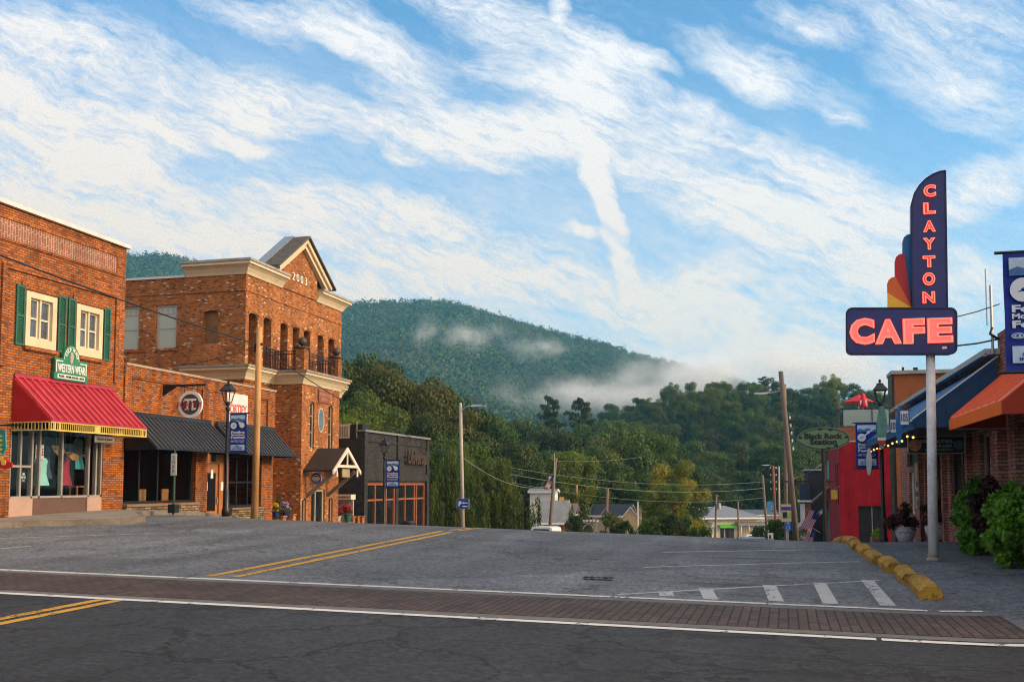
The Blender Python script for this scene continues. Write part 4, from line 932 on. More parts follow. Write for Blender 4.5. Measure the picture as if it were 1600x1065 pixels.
a = MB(); a.bar((3.52, 17.22, 2.72), (3.52, 22.08, 2.72), .03); a.bar((4.56, 17.25, 2.72), (3.52, 17.25, 2.72), .03); a.bar((4.56, 22.05, 2.72), (3.52, 22.05, 2.72), .03); a.build('awning_frame', STEEL, oa)
o = thing('wall_bracket_light', 'dark lamp bracket and cables on the shop wall beside the large blue banner', 'bracket', (4.5, 22.3, 4.75)); q = MB(); q.tube([(4.55, 22.5, 4.6), (4.40, 22.5, 4.72), (4.45, 22.5, 4.85)], .03, 6); q.build('arm', BLACK, o, True); q = MB(); q.tube([(4.45, 22.55, 4.3), (4.45, 22.55, 5.75)], .03, 6); q.tube([(4.36, 22.55, 4.9), (4.36, 22.55, 6.1)], .012, 5); q.build('conduit', STEEL, o)
# hanging board under the awning
c0, c1 = AY(1419, 683, 25.2), AY(1506, 707, 25.2)
kb_ = board('hanging_shop_board', 'long black shop board with white capitals and round emblems under the blue awning', 'sign', ((c0[0]+c1[0])/2, 25.2, (c0[2]+c1[2])/2), Ux, (0,0,1), c1[0]-c0[0], c0[2]-c1[2], .05, BLACK, M('board_frame_grey', (.30,.28,.25)), .02)
cx, cz, W_, H_ = (c0[0]+c1[0])/2, (c0[2]+c1[2])/2, c1[0]-c0[0], c0[2]-c1[2]
PL = M('board_lettering', (.42,.42,.42), .5, .05)
text('KRIS CAUDELL', W_*.6, H_*.22, (cx+.02, 25.168, cz+H_*.24), Ux, (0,0,1), PL, kb_, depth=.008)
text('706.754.2434', W_*.46, H_*.18, (cx+.06, 25.168, cz-H_*.05), Ux, (0,0,1), PL, kb_, depth=.008)
text('kriscaudellrealty.com', W_*.5, H_*.12, (cx+.06, 25.168, cz-H_*.30), Ux, (0,0,1), PL, kb_, depth=.008)
q = MB(); q.disc((cx-W_*.38, 25.17, cz), (1,0,0), (0,0,1), H_*.38, .01, 24); q.build('gold_emblem', M('emblem_gold', (.38,.17,.07), .5, .6, 12), kb_)
q = MB(); q.disc((cx+W_*.41, 25.17, cz), (1,0,0), (0,0,1), H_*.3, .01, 24); q.build('blue_emblem', M('emblem_blue', (.06,.11,.18), .5, .4, 12), kb_)
for x in (cx-W_*.42, cx+W_*.42): MB().tube([(x, 25.2, cz+H_/2), (x, 25.2, 2.84)], .008, 4).build('chain', BLACK, kb_)
# green wall board beside the white window
o = board('menu_board', 'tall cream and green board fixed to the brick beside the white-framed window', 'sign', (4.565, 35.2, 1.55), (0,-1,0), (0,0,1), 1.15, 1.5, .05, M('board_cream', (.45,.42,.26), .6, .15))
q = MB(); q.prism([(4.55, 35.8, 2.3), (4.55, 34.6, 2.3), (4.55, 34.75, 2.65), (4.55, 35.2, 2.85), (4.55, 35.65, 2.65)], (-.02,0,0)); q.build('leafy_crest', GREEN, o)
text('Silver\nEmporium\nSalon', .9, .85, (4.532, 35.2, 1.3), (0,-1,0), (0,0,1), M('board_green_text', (.04,.16,.09)), o, depth=.008)
# string of bulbs under the awning edge
sl = thing('string_lights', 'string of warm bulbs along the lower edge of the blue awning', 'lights', (2.95, 29, 2.7)); q = MB(); pts = []
for k in range(41):
    y = 22.9+k*.335; pts.append((2.98, y, 2.74-.07*abs(math.sin(k*math.pi/5))))
q.tube(pts, .008, 4, False); q.build('wire', WIRE, sl)
q = MB()
for k in range(2, 41, 3): q.ball((pts[k][0], pts[k][1], pts[k][2]-.05), .028, 6)
q.build('bulbs', emit('warm_bulb', (1, .50, .11), 2.2), sl)['kind'] = 'stuff'
# board-shaped ornaments hanging at the awning
def paddle(label, px, py0, py1, y, wpx, mats, twist=0):
    top, bot = AY(px, py0, y), AY(px, py1, y); hw = wpx*y/1660/2; o = thing('hanging_surfboard', label, 'surfboard', top, 'surfboards hung along the blue awning'); n = 15; H = top[2]-bot[2]
    prev = 0
    for (frac, m_) in mats:
        k0, k1 = int(round(prev*n)), int(round(frac*n)); L = []; R = []
        for k in range(k0, k1+1):
            tt = k/n; ww = hw*min(1, (math.sin(math.pi*min(1, max(.02, tt*.92+.05))))**.55); L.append((top[0]+(bot[0]-top[0])*tt-ww, y, top[2]-H*tt)); R.append((top[0]+(bot[0]-top[0])*tt+ww, y, top[2]-H*tt))
        b = MB(); b.prism(L+R[::-1], (0,.06,0)); b.build('board' if prev == 0 else 'painted_band', m_, o); prev = frac
    q = MB(); q.tube([(top[0], y+.03, top[2]), (2.9, y+.03, max(top[2]-.1, 2.85))], .008, 4); q.build('cord', BLACK, o)
    return o, top, bot
GP = M('board_pale_green', (.14,.30,.24), .45, .3, 5); RDB = M('board_red', (.38,.06,.04), .45, .15)
_, a, b = paddle('pale green lettered surfboard with a red band hanging by the lamp post', 1378, 634, 701, 25.2, 15, [(.74, GP), (.78, WHITE), (.93, RDB), (1, GP)])
_, a, b = paddle('blue surfboard hung between two small boards on the blue awning', 1405, 634, 694, 22.95, 9, [(1, M('board_blue', (.02,.15,.40), .4, .15))])
for px, py, lab in ((1397, 665, 'small white-on-blue number board hanging left of the blue surfboard'), (1413, 652, 'small white-on-blue number board hanging right of the blue surfboard')):
    p_ = AY(px, py, 23.6 if px < 1400 else 22.3); o = board('number_board', lab, 'sign', p_, Ux, (0,0,1), .16, .29, .03, WHITE, M('board_blue_frame', (.02,.10,.26)), .02)
    text('105' if px > 1400 else '101', .13, .17, (p_[0], p_[1]-.02, p_[2]), Ux, (0,0,1), M('board_blue_frame', (.02,.10,.26)), o, depth=.008)
    q = MB(); q.tube([(p_[0], p_[1]+.02, p_[2]-.1), (2.88, max(22.76, p_[1]+.02), 2.9)], .008, 4); q.build('cord', BLACK, o)
paddle('white surfboard hanging tip-down from the far end of the blue awning', 1358, 700, 742, 27.8, 8, [(1, M('board_white', (.52,.54,.53), .5, .2, 6))])
# orange-brown upper storey beyond
ob = thing('rust_brick_building', 'plain rust-orange building rising behind the blue awning', 'building', (5.6, 51, 0)); q = MB(); q.box(5.55, 14, 50, 51.6, -4, 6.75); q.build('wall', M('rust_render', (.30,.085,.025), .8, .25, 2), ob)
q = MB(); q.box(5.4, 14.2, 49.8, 51.8, 6.75, 6.92); q.build('roof_edge', M('grey_flashing', (.3,.29,.27)), ob); q = MB(); q.box(5.43, 5.55, 50.03, 51.55, -4, 6.74); q.build('side_wall', BLACK, ob)
q = MB(); q.box(5.9, 6.0, 49.9, 50.0, 6.92, 7.08); q.box(6.4, 6.6, 49.9, 50.0, 6.92, 7.05); q.build('vent', BLACK, ob)
# red painted building with roof terrace
rb = thing('red_brick_building', 'bright red painted brick building with a glass-railed roof terrace', 'building', (4.4, 76, -5))
YR = 70.0; x0 = AY(1312, 760, YR)[0]; zt = AY(1330, 690, YR)[2]
z1_ = AY(1330, 667, YR)[2]; d0, d1 = AY(1341, 790, YR), AY(1386, 836, YR)
w = MB(); wall(w, V(x0, YR, 0), Ux, 11, -8.5, zt, [(d0[0]-x0, d1[0]-x0, -8, d0[2])], (0,.4,0)); w.box(x0+.4, x0+11, YR+.4, YR+13.5, -8.5, zt-.02)
sw = [(1.2, 2.2, .2, 3.0), (3.4, 4.4, .2, 3.0), (2.0, 3.2, -6.5, -2.6), (6.5, 7.8, -6.5, -2.8)]
wall(w, V(x0, YR+.4, 0), Uy, 13.1, -8.5, zt-.004, [(h[0]-.4, h[1]-.4, *h[2:]) for h in sw], (.4,0,0)); w.build('wall', B_PR, rb)
for h in sw: window(rb, V(x0, YR, 0), Uy, (1,0,0), *h, M('oxblood_frame', (.12,.01,.012)), GLD, .12, (), (.5,), .2)
q = MB(); q.box(d0[0], d1[0], YR+.32, YR+.38, -8, d0[2]); dd = q.build('door', BLACK, rb); q = MB(); q.box((d0[0]+d1[0])/2-.02, (d0[0]+d1[0])/2+.02, YR+.3, YR+.32, -7, d0[2]); q.box(d1[0]-.5, d1[0]-.42, YR+.26, YR+.32, -4.6, -4.4); q.build('handle', STEEL, dd)
q = MB(); q.box(x0-.01, x0+11, YR-.02, YR+13.5, zt, (zt+z1_)/2-.4); q.build('pale_band', M('cream_band', (.48,.40,.32), .6, .15), rb)
q = MB(); q.box(x0-.02, x0+11, YR-.03, YR+13.5, (zt+z1_)/2-.397, z1_); q.build('timber_fascia', M('terrace_timber', (.27,.075,.03), .6, .25, 3), rb)
za = AY(1330, 638, YR)[2]; q = MB()
for k in range(4): x = x0+.3+k*1.85; q.box(x-.03, x+.03, YR+.02, YR+.08, z1_, za)
for k in range(7): y = YR+.05+k*1.2; q.box(x0+.1, x0+.16, y-.03, y+.03, z1_, za)
q.box(x0+.1, x0+6.3, YR+.03, YR+.07, za-.05, za); q.box(x0+.11, x0+.15, YR+.08, YR+8, za-.05, za); tr_ = q.build('terrace_railing', BLACK, rb)
GG = bpy.data.materials.new('railing_glass'); GG.use_nodes = True; _t = NT(GG.node_tree)
_mx = _t.n('ShaderNodeMixShader', {0: .5, 1: _t.n('ShaderNodeBsdfTransparent', {'Color': (.8,.92,.88,1)}).outputs[0], 2: GG.node_tree.nodes['Principled BSDF'].outputs[0]}); setb(_t, GG.node_tree.nodes['Principled BSDF'], col=(.42,.52,.48), rough=.15)  # pale half-mix stands in for reflections on the railing glass
GG.node_tree.links.new(_mx.outputs[0], GG.node_tree.nodes['Material Output'].inputs[0])
q = MB(); q.box(x0+.33, x0+6.2, YR+.045, YR+.055, z1_+.08, za-.08); q.box(x0+.125, x0+.135, YR+.12, YR+7.9, z1_+.08, za-.08); q.build('glass', GG, tr_)
q = MB(); q.prism([(x0+3.2, YR-.02, d0[2]+.9), (x0+7, YR-.02, d0[2]+.9), (x0+7, YR-1.2, d0[2]), (x0+3.9, YR-1.2, d0[2])], (0,0,.05)); q.build('dark_canopy', M('dark_teal_canvas', (.01,.04,.045), .7, .1), rb)
# terrace umbrellas and plants
uo = thing('patio_umbrella', 'open red patio umbrella on the roof terrace of the red building', 'umbrella', (AY(1342, 640, 73)[0], 73, z1_)); ux = uo.location.x; zc = AY(1342, 628, 73)[2]
q = MB(); n = 8; q.lathe((ux, 73, zc), [(1.08, 0), (.02, .52)], 8); q.build('canopy', M('umbrella_red', (.55,.012,.025), .7, .1), uo); q = MB(); q.tube([(ux, 73, z1_), (ux, 73, zc+.4)], .03, 6); q.build('pole', STEEL, uo)
uc = thing('closed_umbrella', 'furled red and white patio umbrella standing tall behind the glass railing', 'umbrella', (AY(1349, 640, 71)[0], 71, z1_)); ux = uc.location.x; zu, zl = AY(1349, 613, 71)[2], AY(1349, 636, 71)[2]
q = MB(); q.lathe((ux, 71, zl), [(.26, 0), (.30, .1), (.26, .35), (.17, .7), (.10, zu-zl-.08), (.02, zu-zl)], 10); q.build('canopy', M('umbrella_red', (.55,.012,.025)), uc, True)
q = MB()
for a in range(4): an = math.pi/4+a*math.pi/2; q.obox((ux+.235*math.cos(an)-.05, 71+.235*math.sin(an)-.05, zl+.15), (.1,0,0), (0,.1,0), (0,0,.32))
q.build('white_panel', WHITE, uc); q = MB(); q.tube([(ux, 71, z1_), (ux, 71, zl+.1)], .03, 6); q.build('pole', STEEL, uc)
# far shops below the red building
nv = thing('navy_gabled_shop', 'small dark shop with navy upper storey and brick bay beyond the red building', 'building', (4.6, 98, -8)); Yn = 95
def nn(px, py): return AY(px, py, Yn)
a, b = nn(1262, 735), nn(1320, 860); q = MB(); q.box(a[0], b[0]+3, Yn, Yn+12, -10, a[2]); q.build('upper_wall', M('near_black_render', (.02,.02,.026), .7, .2), nv)
q = MB(); q.box(a[0]-.3, b[0]+3.2, Yn-.2, Yn+12, a[2], a[2]+.15); q.build('coping', M('grey_flashing', (.3,.29,.27)), nv)
a, b = nn(1249, 755), nn(1266, 781); q = MB(); q.box(a[0], b[0], Yn-.6, Yn+3, b[2], a[2]); bay = q.build('bay', M('navy_shingle', (.02,.032,.06), .6, .3, 3), nv)
q = MB(); q.box(a[0]-.15, b[0]+.1, Yn-.7, Yn+3, b[2]-.15, b[2]-.002); q.build('bay_trim', WHITE, bay)
a, b = nn(1251, 783), nn(1268, 830); q = MB(); q.box(a[0], b[0], Yn-.3, Yn+2, b[2], a[2]); q.build('brick_bay', B_RD, nv); q = MB(); q.box(a[0]-.05, a[0]+.35, Yn-.34, Yn-.3, b[2]+.4, a[2]-.2); q.build('window', WHITE, nv)
ts = thing('teal_shopfront', 'narrow shopfront with turquoise pilaster beside the red building', 'building', (4.5, 88, -6)); a, b = AY(1294, 782, 86), AY(1301, 852, 86); q = MB(); q.box(a[0], b[0], 86, 86.5, b[2]-1, a[2]); q.build('pilaster', M('turquoise', (.03,.30,.30), .5, .15), ts)
a, b = AY(1293, 720, 86), AY(1299, 748, 86); q = MB(); q.box(a[0], b[0], 85.9, 86.3, b[2], a[2]); q.build('shutter', M('turquoise_bright', (.05,.50,.52), .5, .15), ts)
a = AY(1301, 690, 86.5); q = MB(); q.box(a[0]-.6, a[0]+7, 86.5, 93, -9, 3.0); q.build('wall', B_RD, ts)
a, b = AY(1270, 782, 84), AY(1296, 752, 84); q = MB(); q.prism([(a[0], 83, a[2]), (b[0]+.4, 83, b[2]), (b[0]+.4, 83, b[2]-.3), (a[0], 83, a[2]-.2)], (0,4,0)); q.build('shingle_awning', M('brown_shingle', (.09,.055,.035), .8, .4, 3), ts)
aa = thing('striped_awning', 'grey and white sloping awning low beyond the green oval sign', 'awning', (3.6, 92, -6)); a, b = AY(1245, 820, 92), AY(1288, 795, 92); q = MB(); q.prism([(a[0], 90, a[2]), (b[0], 90, b[2]), (b[0], 90, b[2]-.15), (a[0], 90, a[2]-.5)], (0,4,0)); q.build('canvas', M('awning_grey', (.28,.28,.29), .7, .15), aa)
q = MB(); q.prism([(a[0]-.02, 89.97, a[2]), (b[0], 89.97, b[2]+.02), (b[0], 89.97, b[2]-.1), (a[0]-.02, 89.97, a[2]-.22)], (0,.03,0)); q.build('edge', WHITE, aa)
q = MB(); q.bar((b[0], 90.1, b[2]-.2), (b[0], 90.1, -9), .08); q.bar((a[0]+.2, 90.1, a[2]-.4), (a[0]+.2, 90.1, -9.5), .06); q.build('post', BLACK, aa)
yb = board('yellow_hanging_sign', 'small mustard yellow sign hanging at the corner of the red building', 'sign', AY(1303.5, 772, 69.8), Ux, (0,0,1), .4, .62, .05, M('mustard', (.36,.22,.03), .6, .2))
q = MB(); p_ = AY(1303.5, 763, 69.8); q.bar(p_, (x0+.1, 70.1, p_[2]+.2), .05); q.build('bracket', BLACK, yb)
# ================================================================= the neon cafe sign
YS = 22.1
def ys(px, py, dy=0): p = AY(px, py, YS); return V(p[0], p[1]+dy, p[2])
cs = thing('cafe_sign', 'tall navy neon cafe sign with coloured fan on a white pole', 'sign', (3.14, 22.17, gz(3.14, 22.17)))
def rrect(x0, y0, x1, y1, r, n=5):
    pts = []
    for cx, cy, a0 in ((x1-r, y0+r, -90), (x1-r, y1-r, 0), (x0+r, y1-r, 90), (x0+r, y0+r, 180)):
        for k in range(n+1): a = math.radians(a0+90*k/n); pts.append((cx+r*math.cos(a), cy+r*math.sin(a)))
    return pts
q = MB(); q.prism([ys(*p) for p in rrect(1323, 482, 1494, 552, 9)], (0,.34,0)); cp = q.build('cafe_panel', NAVY, cs)
q = MB(); P0 = rrect(1322.4, 481.4, 1494.6, 552.6, 9.4)
for i in range(len(P0)): q.bar(ys(*P0[i], -.012), ys(*P0[(i+1) % len(P0)], -.012), .02, .03)
q.build('edge_trim', M('navy_trim', (.006,.008,.05), .4, .1), cp)
tw_ = [(1480.5,482),(1479.3,400),(1477.2,266.5),(1468,268),(1458,272),(1447,279),(1437,289),(1429,302),(1424.5,318),(1424.5,400),(1426.5,482)]
q = MB(); q.prism([ys(*p, .02) for p in tw_], (0,.30,0)); tp = q.build('tower_panel', NAVY, cs)
q = MB()
for i in range(len(tw_)-1): q.bar(ys(*tw_[i], .01), ys(*tw_[i+1], .01), .02, .03)
q.build('edge_trim', M('navy_trim', (.006,.008,.05)), tp)
z3 = lambda pts: [(1300+a/2.96, 240+b/2.96) for a, b in pts]
for nm, c, dy, pts in (('fan_blue', (.02,.14,.36), .16, [(374,712),(331,640),(330,400),(337,378),(352,366),(373,362)]),
                   ('fan_red', (.46,.012,.02), .12, [(374,712),(294,640),(293,495),(299,472),(314,459),(333,456),(340,470)]),
                   ('fan_orange', (.60,.11,.012), .08, [(374,712),(300,690),(258,640),(257,598),(264,580),(278,569),(295,566)]),
                   ('fan_yellow', (.75,.40,.02), .04, [(374,713),(258,713),(258,642)])):
    q = MB(); q.prism([ys(*p, dy) for p in z3(pts)], (0,.05,0)); q.build(nm, M(nm, c, .4, .12, 3), cs)
NEON = emit('neon_red', (1, .085, .055), 2.4); NEON2 = emit('neon_coral', (1, .12, .075), 2.0)
LETF = M('letter_face_coral', (.80,.20,.18), .4, .1, 5); LETD = M('letter_face_deep', (.42,.05,.05), .4, .15)
LETF.node_tree.nodes['Principled BSDF'].inputs['Emission Color'].default_value = (1, .15, .13, 1); LETF.node_tree.nodes['Principled BSDF'].inputs['Emission Strength'].default_value = .38  # face emission stands in for neon light falling on the letters
LETD.node_tree.nodes['Principled BSDF'].inputs['Emission Color'].default_value = (1, .10, .08, 1); LETD.node_tree.nodes['Principled BSDF'].inputs['Emission Strength'].default_value = .12  # same added glow, weaker, on the upright letters
for ch, x0, x1, y0, y1 in (('C',1327.5,1366,496.5,539.5),('A',1367,1408,498,538.5),('F',1411,1444.5,497,538),('E',1449,1488,496,536.5)):
    a, b = ys(x0, y1), ys(x1, y0); c = (a+b)/2; w_, h_ = b.x-a.x, b.z-a.z
    o = text(ch, w_, h_, c+V(0,-.02,0), Ux, (0,0,1), LETF, cs, 'letter', .03, .055)
    text(ch, w_*.97, h_*.97, c+V(0,-.065,0), Ux, (0,0,1), NEON, o, 'neon_tube', neon=.022, bold=.045)
for ch, y0, y1 in zip('CLAYTON', (288,316,344,371,399,425,455), (309,335.5,363.5,391,418.5,447,474.5)):
    cx_ = 1452.3-(y0-288)*.008; a, b = ys(cx_-9.8, y1), ys(cx_+9.8, y0); c = (a+b)/2; w_, h_ = b.x-a.x, b.z-a.z
    o = text(ch, w_, h_, c+V(0,.01,0), Ux, (0,0,1), LETD, cs, 'letter', .03, .03)
    text(ch, w_*.96, h_*.96, c+V(0,-.03,0), Ux, (0,0,1), NEON2, o, 'neon_tube', neon=.030, bold=.03)
pb, pt_ = V(3.14, 22.27, gz(3.14, 22.27)), ys(1455.5, 540, .17)
q = MB(); q.tube([pb-V(0,0,.1), pb+(pt_-pb)*.5, pt_], [.105, .095, .09], 16); po = q.build('pole', M('old_white_paint', (.70,.69,.68), .5, .28, 3, bump=.2, bs=12), cs, True)
q = MB(); q.lathe(pb, [(.14,-.05),(.14,.02),(.11,.05),(.11,.12)], 14); q.build('pole_foot', M('rusty_foot', (.30,.25,.2), .8, .35, 8), po)
q = MB(); q.obox(ys(1472, 545, -.012), (.09,0,0), (0,.01,0), (0,0,.05)); q.build('maker_plate', WHITE, cp)
for k, (py, r_) in enumerate(((494, .012), (539, .018))):
    a = ys(1492, py, .17); b = V(4.62, 22.6, 4.62 if k else 5.35)
    o = tag(MB().tube([a, (a+b)/2-V(0,0,.02), b], r_, 5).build('sign_stay', WIRE), ('thin upper cable' if not k else 'thicker lower rod')+' bracing the neon sign to the shop roof', 'cable')
# ================================================================= oval hanging-green sign
Yg = 46.0
def yg(px, py): return V(*AY(px, py, Yg))
bg_ = thing('oval_sign', 'green oval sign with black lettering on a tall black post', 'sign', (AY(1285, 800, Yg)[0], Yg, gz(2, Yg)))
c = yg(1286.5, 685); rx = (yg(1328.5, 685)-yg(1244.5, 685)).length/2; rz = (yg(1286, 667)-yg(1286, 703)).length/2
q = MB(); q.disc(c, (1,0,0), (0,0,1), rz, .1, 40, rx/rz); q.build('oval_board', M('sign_sage', (.11,.19,.095), .6, .15), bg_)
q = MB(); n = 40; pts = [c+V(rx*.94*math.cos(2*math.pi*k/n), -.055, rz*.88*math.sin(2*math.pi*k/n)) for k in range(n)]
for k in range(n):
    if k not in (0, 1, 20, 19): q.bar(pts[k], pts[(k+1) % n], .03, .03)
for dx, dz in ((-.12, .86), (.3, .78), (.5, -.62), (.2, -.84), (-.92, .1), (.93, .12)): q.disc(c+V(dx*rx*.93, -.056, dz*rz*.98), (1,0,0), (0,0,1), .055, .02, 8, 1.8)
q.build('oval_border', BLKT, bg_)
for body, w_, dz in (('Black Rock', 1.42, .22), ('Station', 1.0, -.26)): text(body, rx*w_, rz*.5, c+V(0,-.06,dz*rz*1.05), Ux, (0,0,1), BLKT, bg_, depth=.02, bold=.035)
q = MB(); q.tube([V(c.x-.02, Yg, gz(2, Yg)-.2), V(c.x-.02, Yg, c.z-rz*.9)], .085, 8); q.build('post', BLACK, bg_)
# ================================================================= street lamps with festival banners
def lantern(lp, x, y, z):
    q = MB(); q.lathe((x, y, z), [(.05,-.2),(.08,-.08),(.04,0),(.09,.05),(.09,.09),(.03,.12)], 10); q.build('lamp_neck', BLACK, lp, True)
    f = MB(); b, tq = .085, .165
    cb = [(x-b,y-b,z+.12),(x+b,y-b,z+.12),(x+b,y+b,z+.12),(x-b,y+b,z+.12)]; ct = [(x-tq,y-tq,z+.52),(x+tq,y-tq,z+.52),(x+tq,y+tq,z+.52),(x-tq,y+tq,z+.52)]
    for i in range(4): f.bar(cb[i], ct[i], .024); f.bar(cb[i], cb[(i+1) % 4], .03); f.bar(ct[i], ct[(i+1) % 4], .04)
    fr_ = f.build('lantern_frame', BLACK, lp)
    g = MB()
    for i in range(4): g.poly([cb[i], cb[(i+1) % 4], ct[(i+1) % 4], ct[i]])
    g.build('lantern_glass', glassmat('lamp_glass', (.95,.95,.93), .05), fr_)
    r = MB(); o_ = .235; pts = [(x-o_,y-o_),(x+o_,y-o_),(x+o_,y+o_),(x-o_,y+o_)]; tp_ = [(x+(px-x)*.42, y+(py-y)*.42) for px, py in pts]
    vs = [(px,py,z+.52) for px,py in pts]+[(px,py,z+.70) for px,py in tp_]+[(px,py,z+.74) for px,py in tp_]
    r.add(vs, [(3,2,1,0)]+[(i,(i+1)%4,4+(i+1)%4,4+i) for i in range(4)]+[(4+i,4+(i+1)%4,8+(i+1)%4,8+i) for i in range(4)]+[(8,9,10,11)])
    r.lathe((x, y, z+.74), [(.05,0),(.025,.04),(.055,.08),(.015,.14)], 8); r.build('lantern_roof', BLACK, lp)
def lamp(label, x, y, ztop, g0):
    lp = thing('street_lamp', label, 'street lamp', (x, y, g0), 'black lantern street lamps'); z = ztop-.88
    q = MB(); q.lathe((x, y, g0), [(.14,-.1),(.14,.12),(.11,.2),(.10,.7),(.08,.85),(.065,.9),(.058,z-g0-.6),(.05,z-g0-.2)], 12); q.build('post', BLACK, lp, True)
    lantern(lp, x, y, z); return lp
DKT = M('banner_dark_text', (.01,.03,.22), .7, .05); BWH = M('banner_white', (.62,.66,.72), .75, .06); BMID = M('banner_mid_blue', (.06,.16,.36), .75, .35, 9)
def banner(label, x0, x1, y, zb, zt, px_, banjo=False, strip=('FIRST', 'SATURDAY', 'IN OCTOBER')):
    """x0..x1 are the banner's left and right edges, px_ the x of the lamp post that carries it"""
    W_, H_ = x1-x0, zt-zb; cx = (x0+x1)/2; o = thing('festival_banner', label, 'banner', (cx, y, zb), 'blue festival banners')
    fx = lambda a: x0+W_*a; fz = lambda b: zb+H_*b
    n = 8; q = MB(); vs = []
    for k in range(n+1):
        for i in range(5): vs.append((x0+W_*i/4, y+.012*math.sin(k*1.3+i*.6), zb+H_*k/n))
    q.add(vs, [(k*5+i, k*5+i+1, k*5+i+6, k*5+i+5) for k in range(n) for i in range(4)]); q.build('cloth', BANNER, o, True)
    Y = y-.028
    p = MB(); p.box(fx(.08), fx(.92), Y-.002, Y+.002, fz(.80), fz(.95)); p.build('pale_panel', PALE, o)
    p = MB(); p.prism([(fx(.08), Y-.004, fz(.80)), (fx(.92), Y-.004, fz(.80)), (fx(.92), Y-.004, fz(.86)), (fx(.75), Y-.004, fz(.845)), (fx(.55), Y-.004, fz(.885)), (fx(.35), Y-.004, fz(.85)), (fx(.2), Y-.004, fz(.875)), (fx(.08), Y-.004, fz(.85))], (0,.001,0)); p.build('ridge_print', BMID, o)
    p = MB()
    if banjo:
        p.disc((fx(.27), Y-.008, fz(.68)), (1,0,0), (0,0,1), W_*.19, .004, 22); d = V(.62*W_, 0, .2*H_); p.obox((fx(.40), Y-.010, fz(.70)), (.42*W_,0,.155*H_), (0,.003,0), (-.03*W_,0,.025*H_)); p.disc((fx(.58), Y-.010, fz(.795)), (1,0,0), (0,0,1), W_*.07, .004, 12)
    else:
        p.disc((fx(.25), Y-.008, fz(.69)), (1,0,0), (0,0,1), W_*.18, .004, 22); p.disc((fx(.74), Y-.008, fz(.70)), (1,0,0), (0,0,1), W_*.15, .004, 22); p.obox((fx(.52), Y-.011, fz(.735)), (.2*W_,0,-.05*H_), (0,.003,0), (.05*W_,0,.06*H_))
        p.obox((fx(.40), Y-.012, fz(.80)), (.35*W_,0,-.05*H_), (0,.003,0), (.01*W_,0,.015*H_))
    p.build('print', BWH, o)
    p = MB(); p.disc((fx(.27 if banjo else .25), Y-.0115, fz(.68 if banjo else .69)), (1,0,0), (0,0,1), W_*.03, .002, 8); p.obox((fx(.20), Y-.0125, fz(.66)), (.16*W_,0,.03*H_), (0,.002,0), (0,0,.008*H_)); p.build('print_detail', DKT, o)
    for body, ww, zz, hh_ in (('Foxfire', .80, .525, .062), ('Mountaineer', .80, .462, .045), ('Festival', .80, .395, .062)): text(body, W_*ww, H_*hh_, (cx, Y-.004, fz(zz)), Ux, (0,0,1), BWH, o, depth=.006, bold=.04)
    text('@', W_*.2, H_*.05, (fx(.18), Y-.004, fz(.30)), Ux, (0,0,1), PALE, o, depth=.006, bold=.02)
    text('Rabun County\nCivic Center', W_*.6, H_*.07, (fx(.6), Y-.004, fz(.30)), Ux, (0,0,1), PALE, o, depth=.006, bold=.02)
    p = MB(); p.box(fx(.09), fx(.91), Y-.002, Y+.002, fz(.075), fz(.215)); p.build('text_panel', PALE, o)
    text('\n'.join(strip), W_*.62, H_*.105, (cx, Y-.006, fz(.145)), Ux, (0,0,1), DKT, o, depth=.005, bold=.025)
    p = MB(); e = x0-.09 if px_ > x1 else x1+.09
    for z in (zt, zb): p.tube([(px_, y, z), (e, y, z)], .02, 6)
    p.build('bracket', BLACK, o); return o
for (px, y, top, bx0, bx1, by0, by1, lab, bl, gside) in ((357, 30.5, 594, 359.5, 386, 645, 708, 'black lantern lamp before the low brick restaurant', 'blue festival banner on the lamp before the brick restaurant', .15),
                                (601, 44.6, 683, 603, 624.5, 718, 762, 'black lantern lamp standing before the black brick building', 'blue festival banner on the lamp before the black building', .15)):
    p = AY(px, top, y); x = p[0]; lamp(lab, x, y, p[2], gz(x, y)+gside); a, b = AY(bx0, by1, y), AY(bx1, by0, y); banner(bl, x+.09, b[0], y, a[2], b[2], x)
p = AY(1374.5, 592, 34); lamp('black lantern lamp at the far end of the blue awning', p[0], 34, p[2], gz(p[0], 34)+.04); a, b = AY(1338, 732, 34), AY(1371, 660, 34); banner('blue festival banner with a banjo print on the lamp near the red building', a[0], b[0], 34, a[2], b[2], p[0], True)
a, b = AY(1572.5, 582, 13.2), AY(1640, 391, 13.2); x1b = a[0]+.78; banner('large near blue festival banner cut off by the right edge of the view', a[0], x1b, 13.2, a[2], b[2], x1b+.1, True)
lamp('black lantern lamp just beyond the right edge carrying the nearest banner', x1b+.1, 13.2, 5.2, gz(3.6, 13.2))
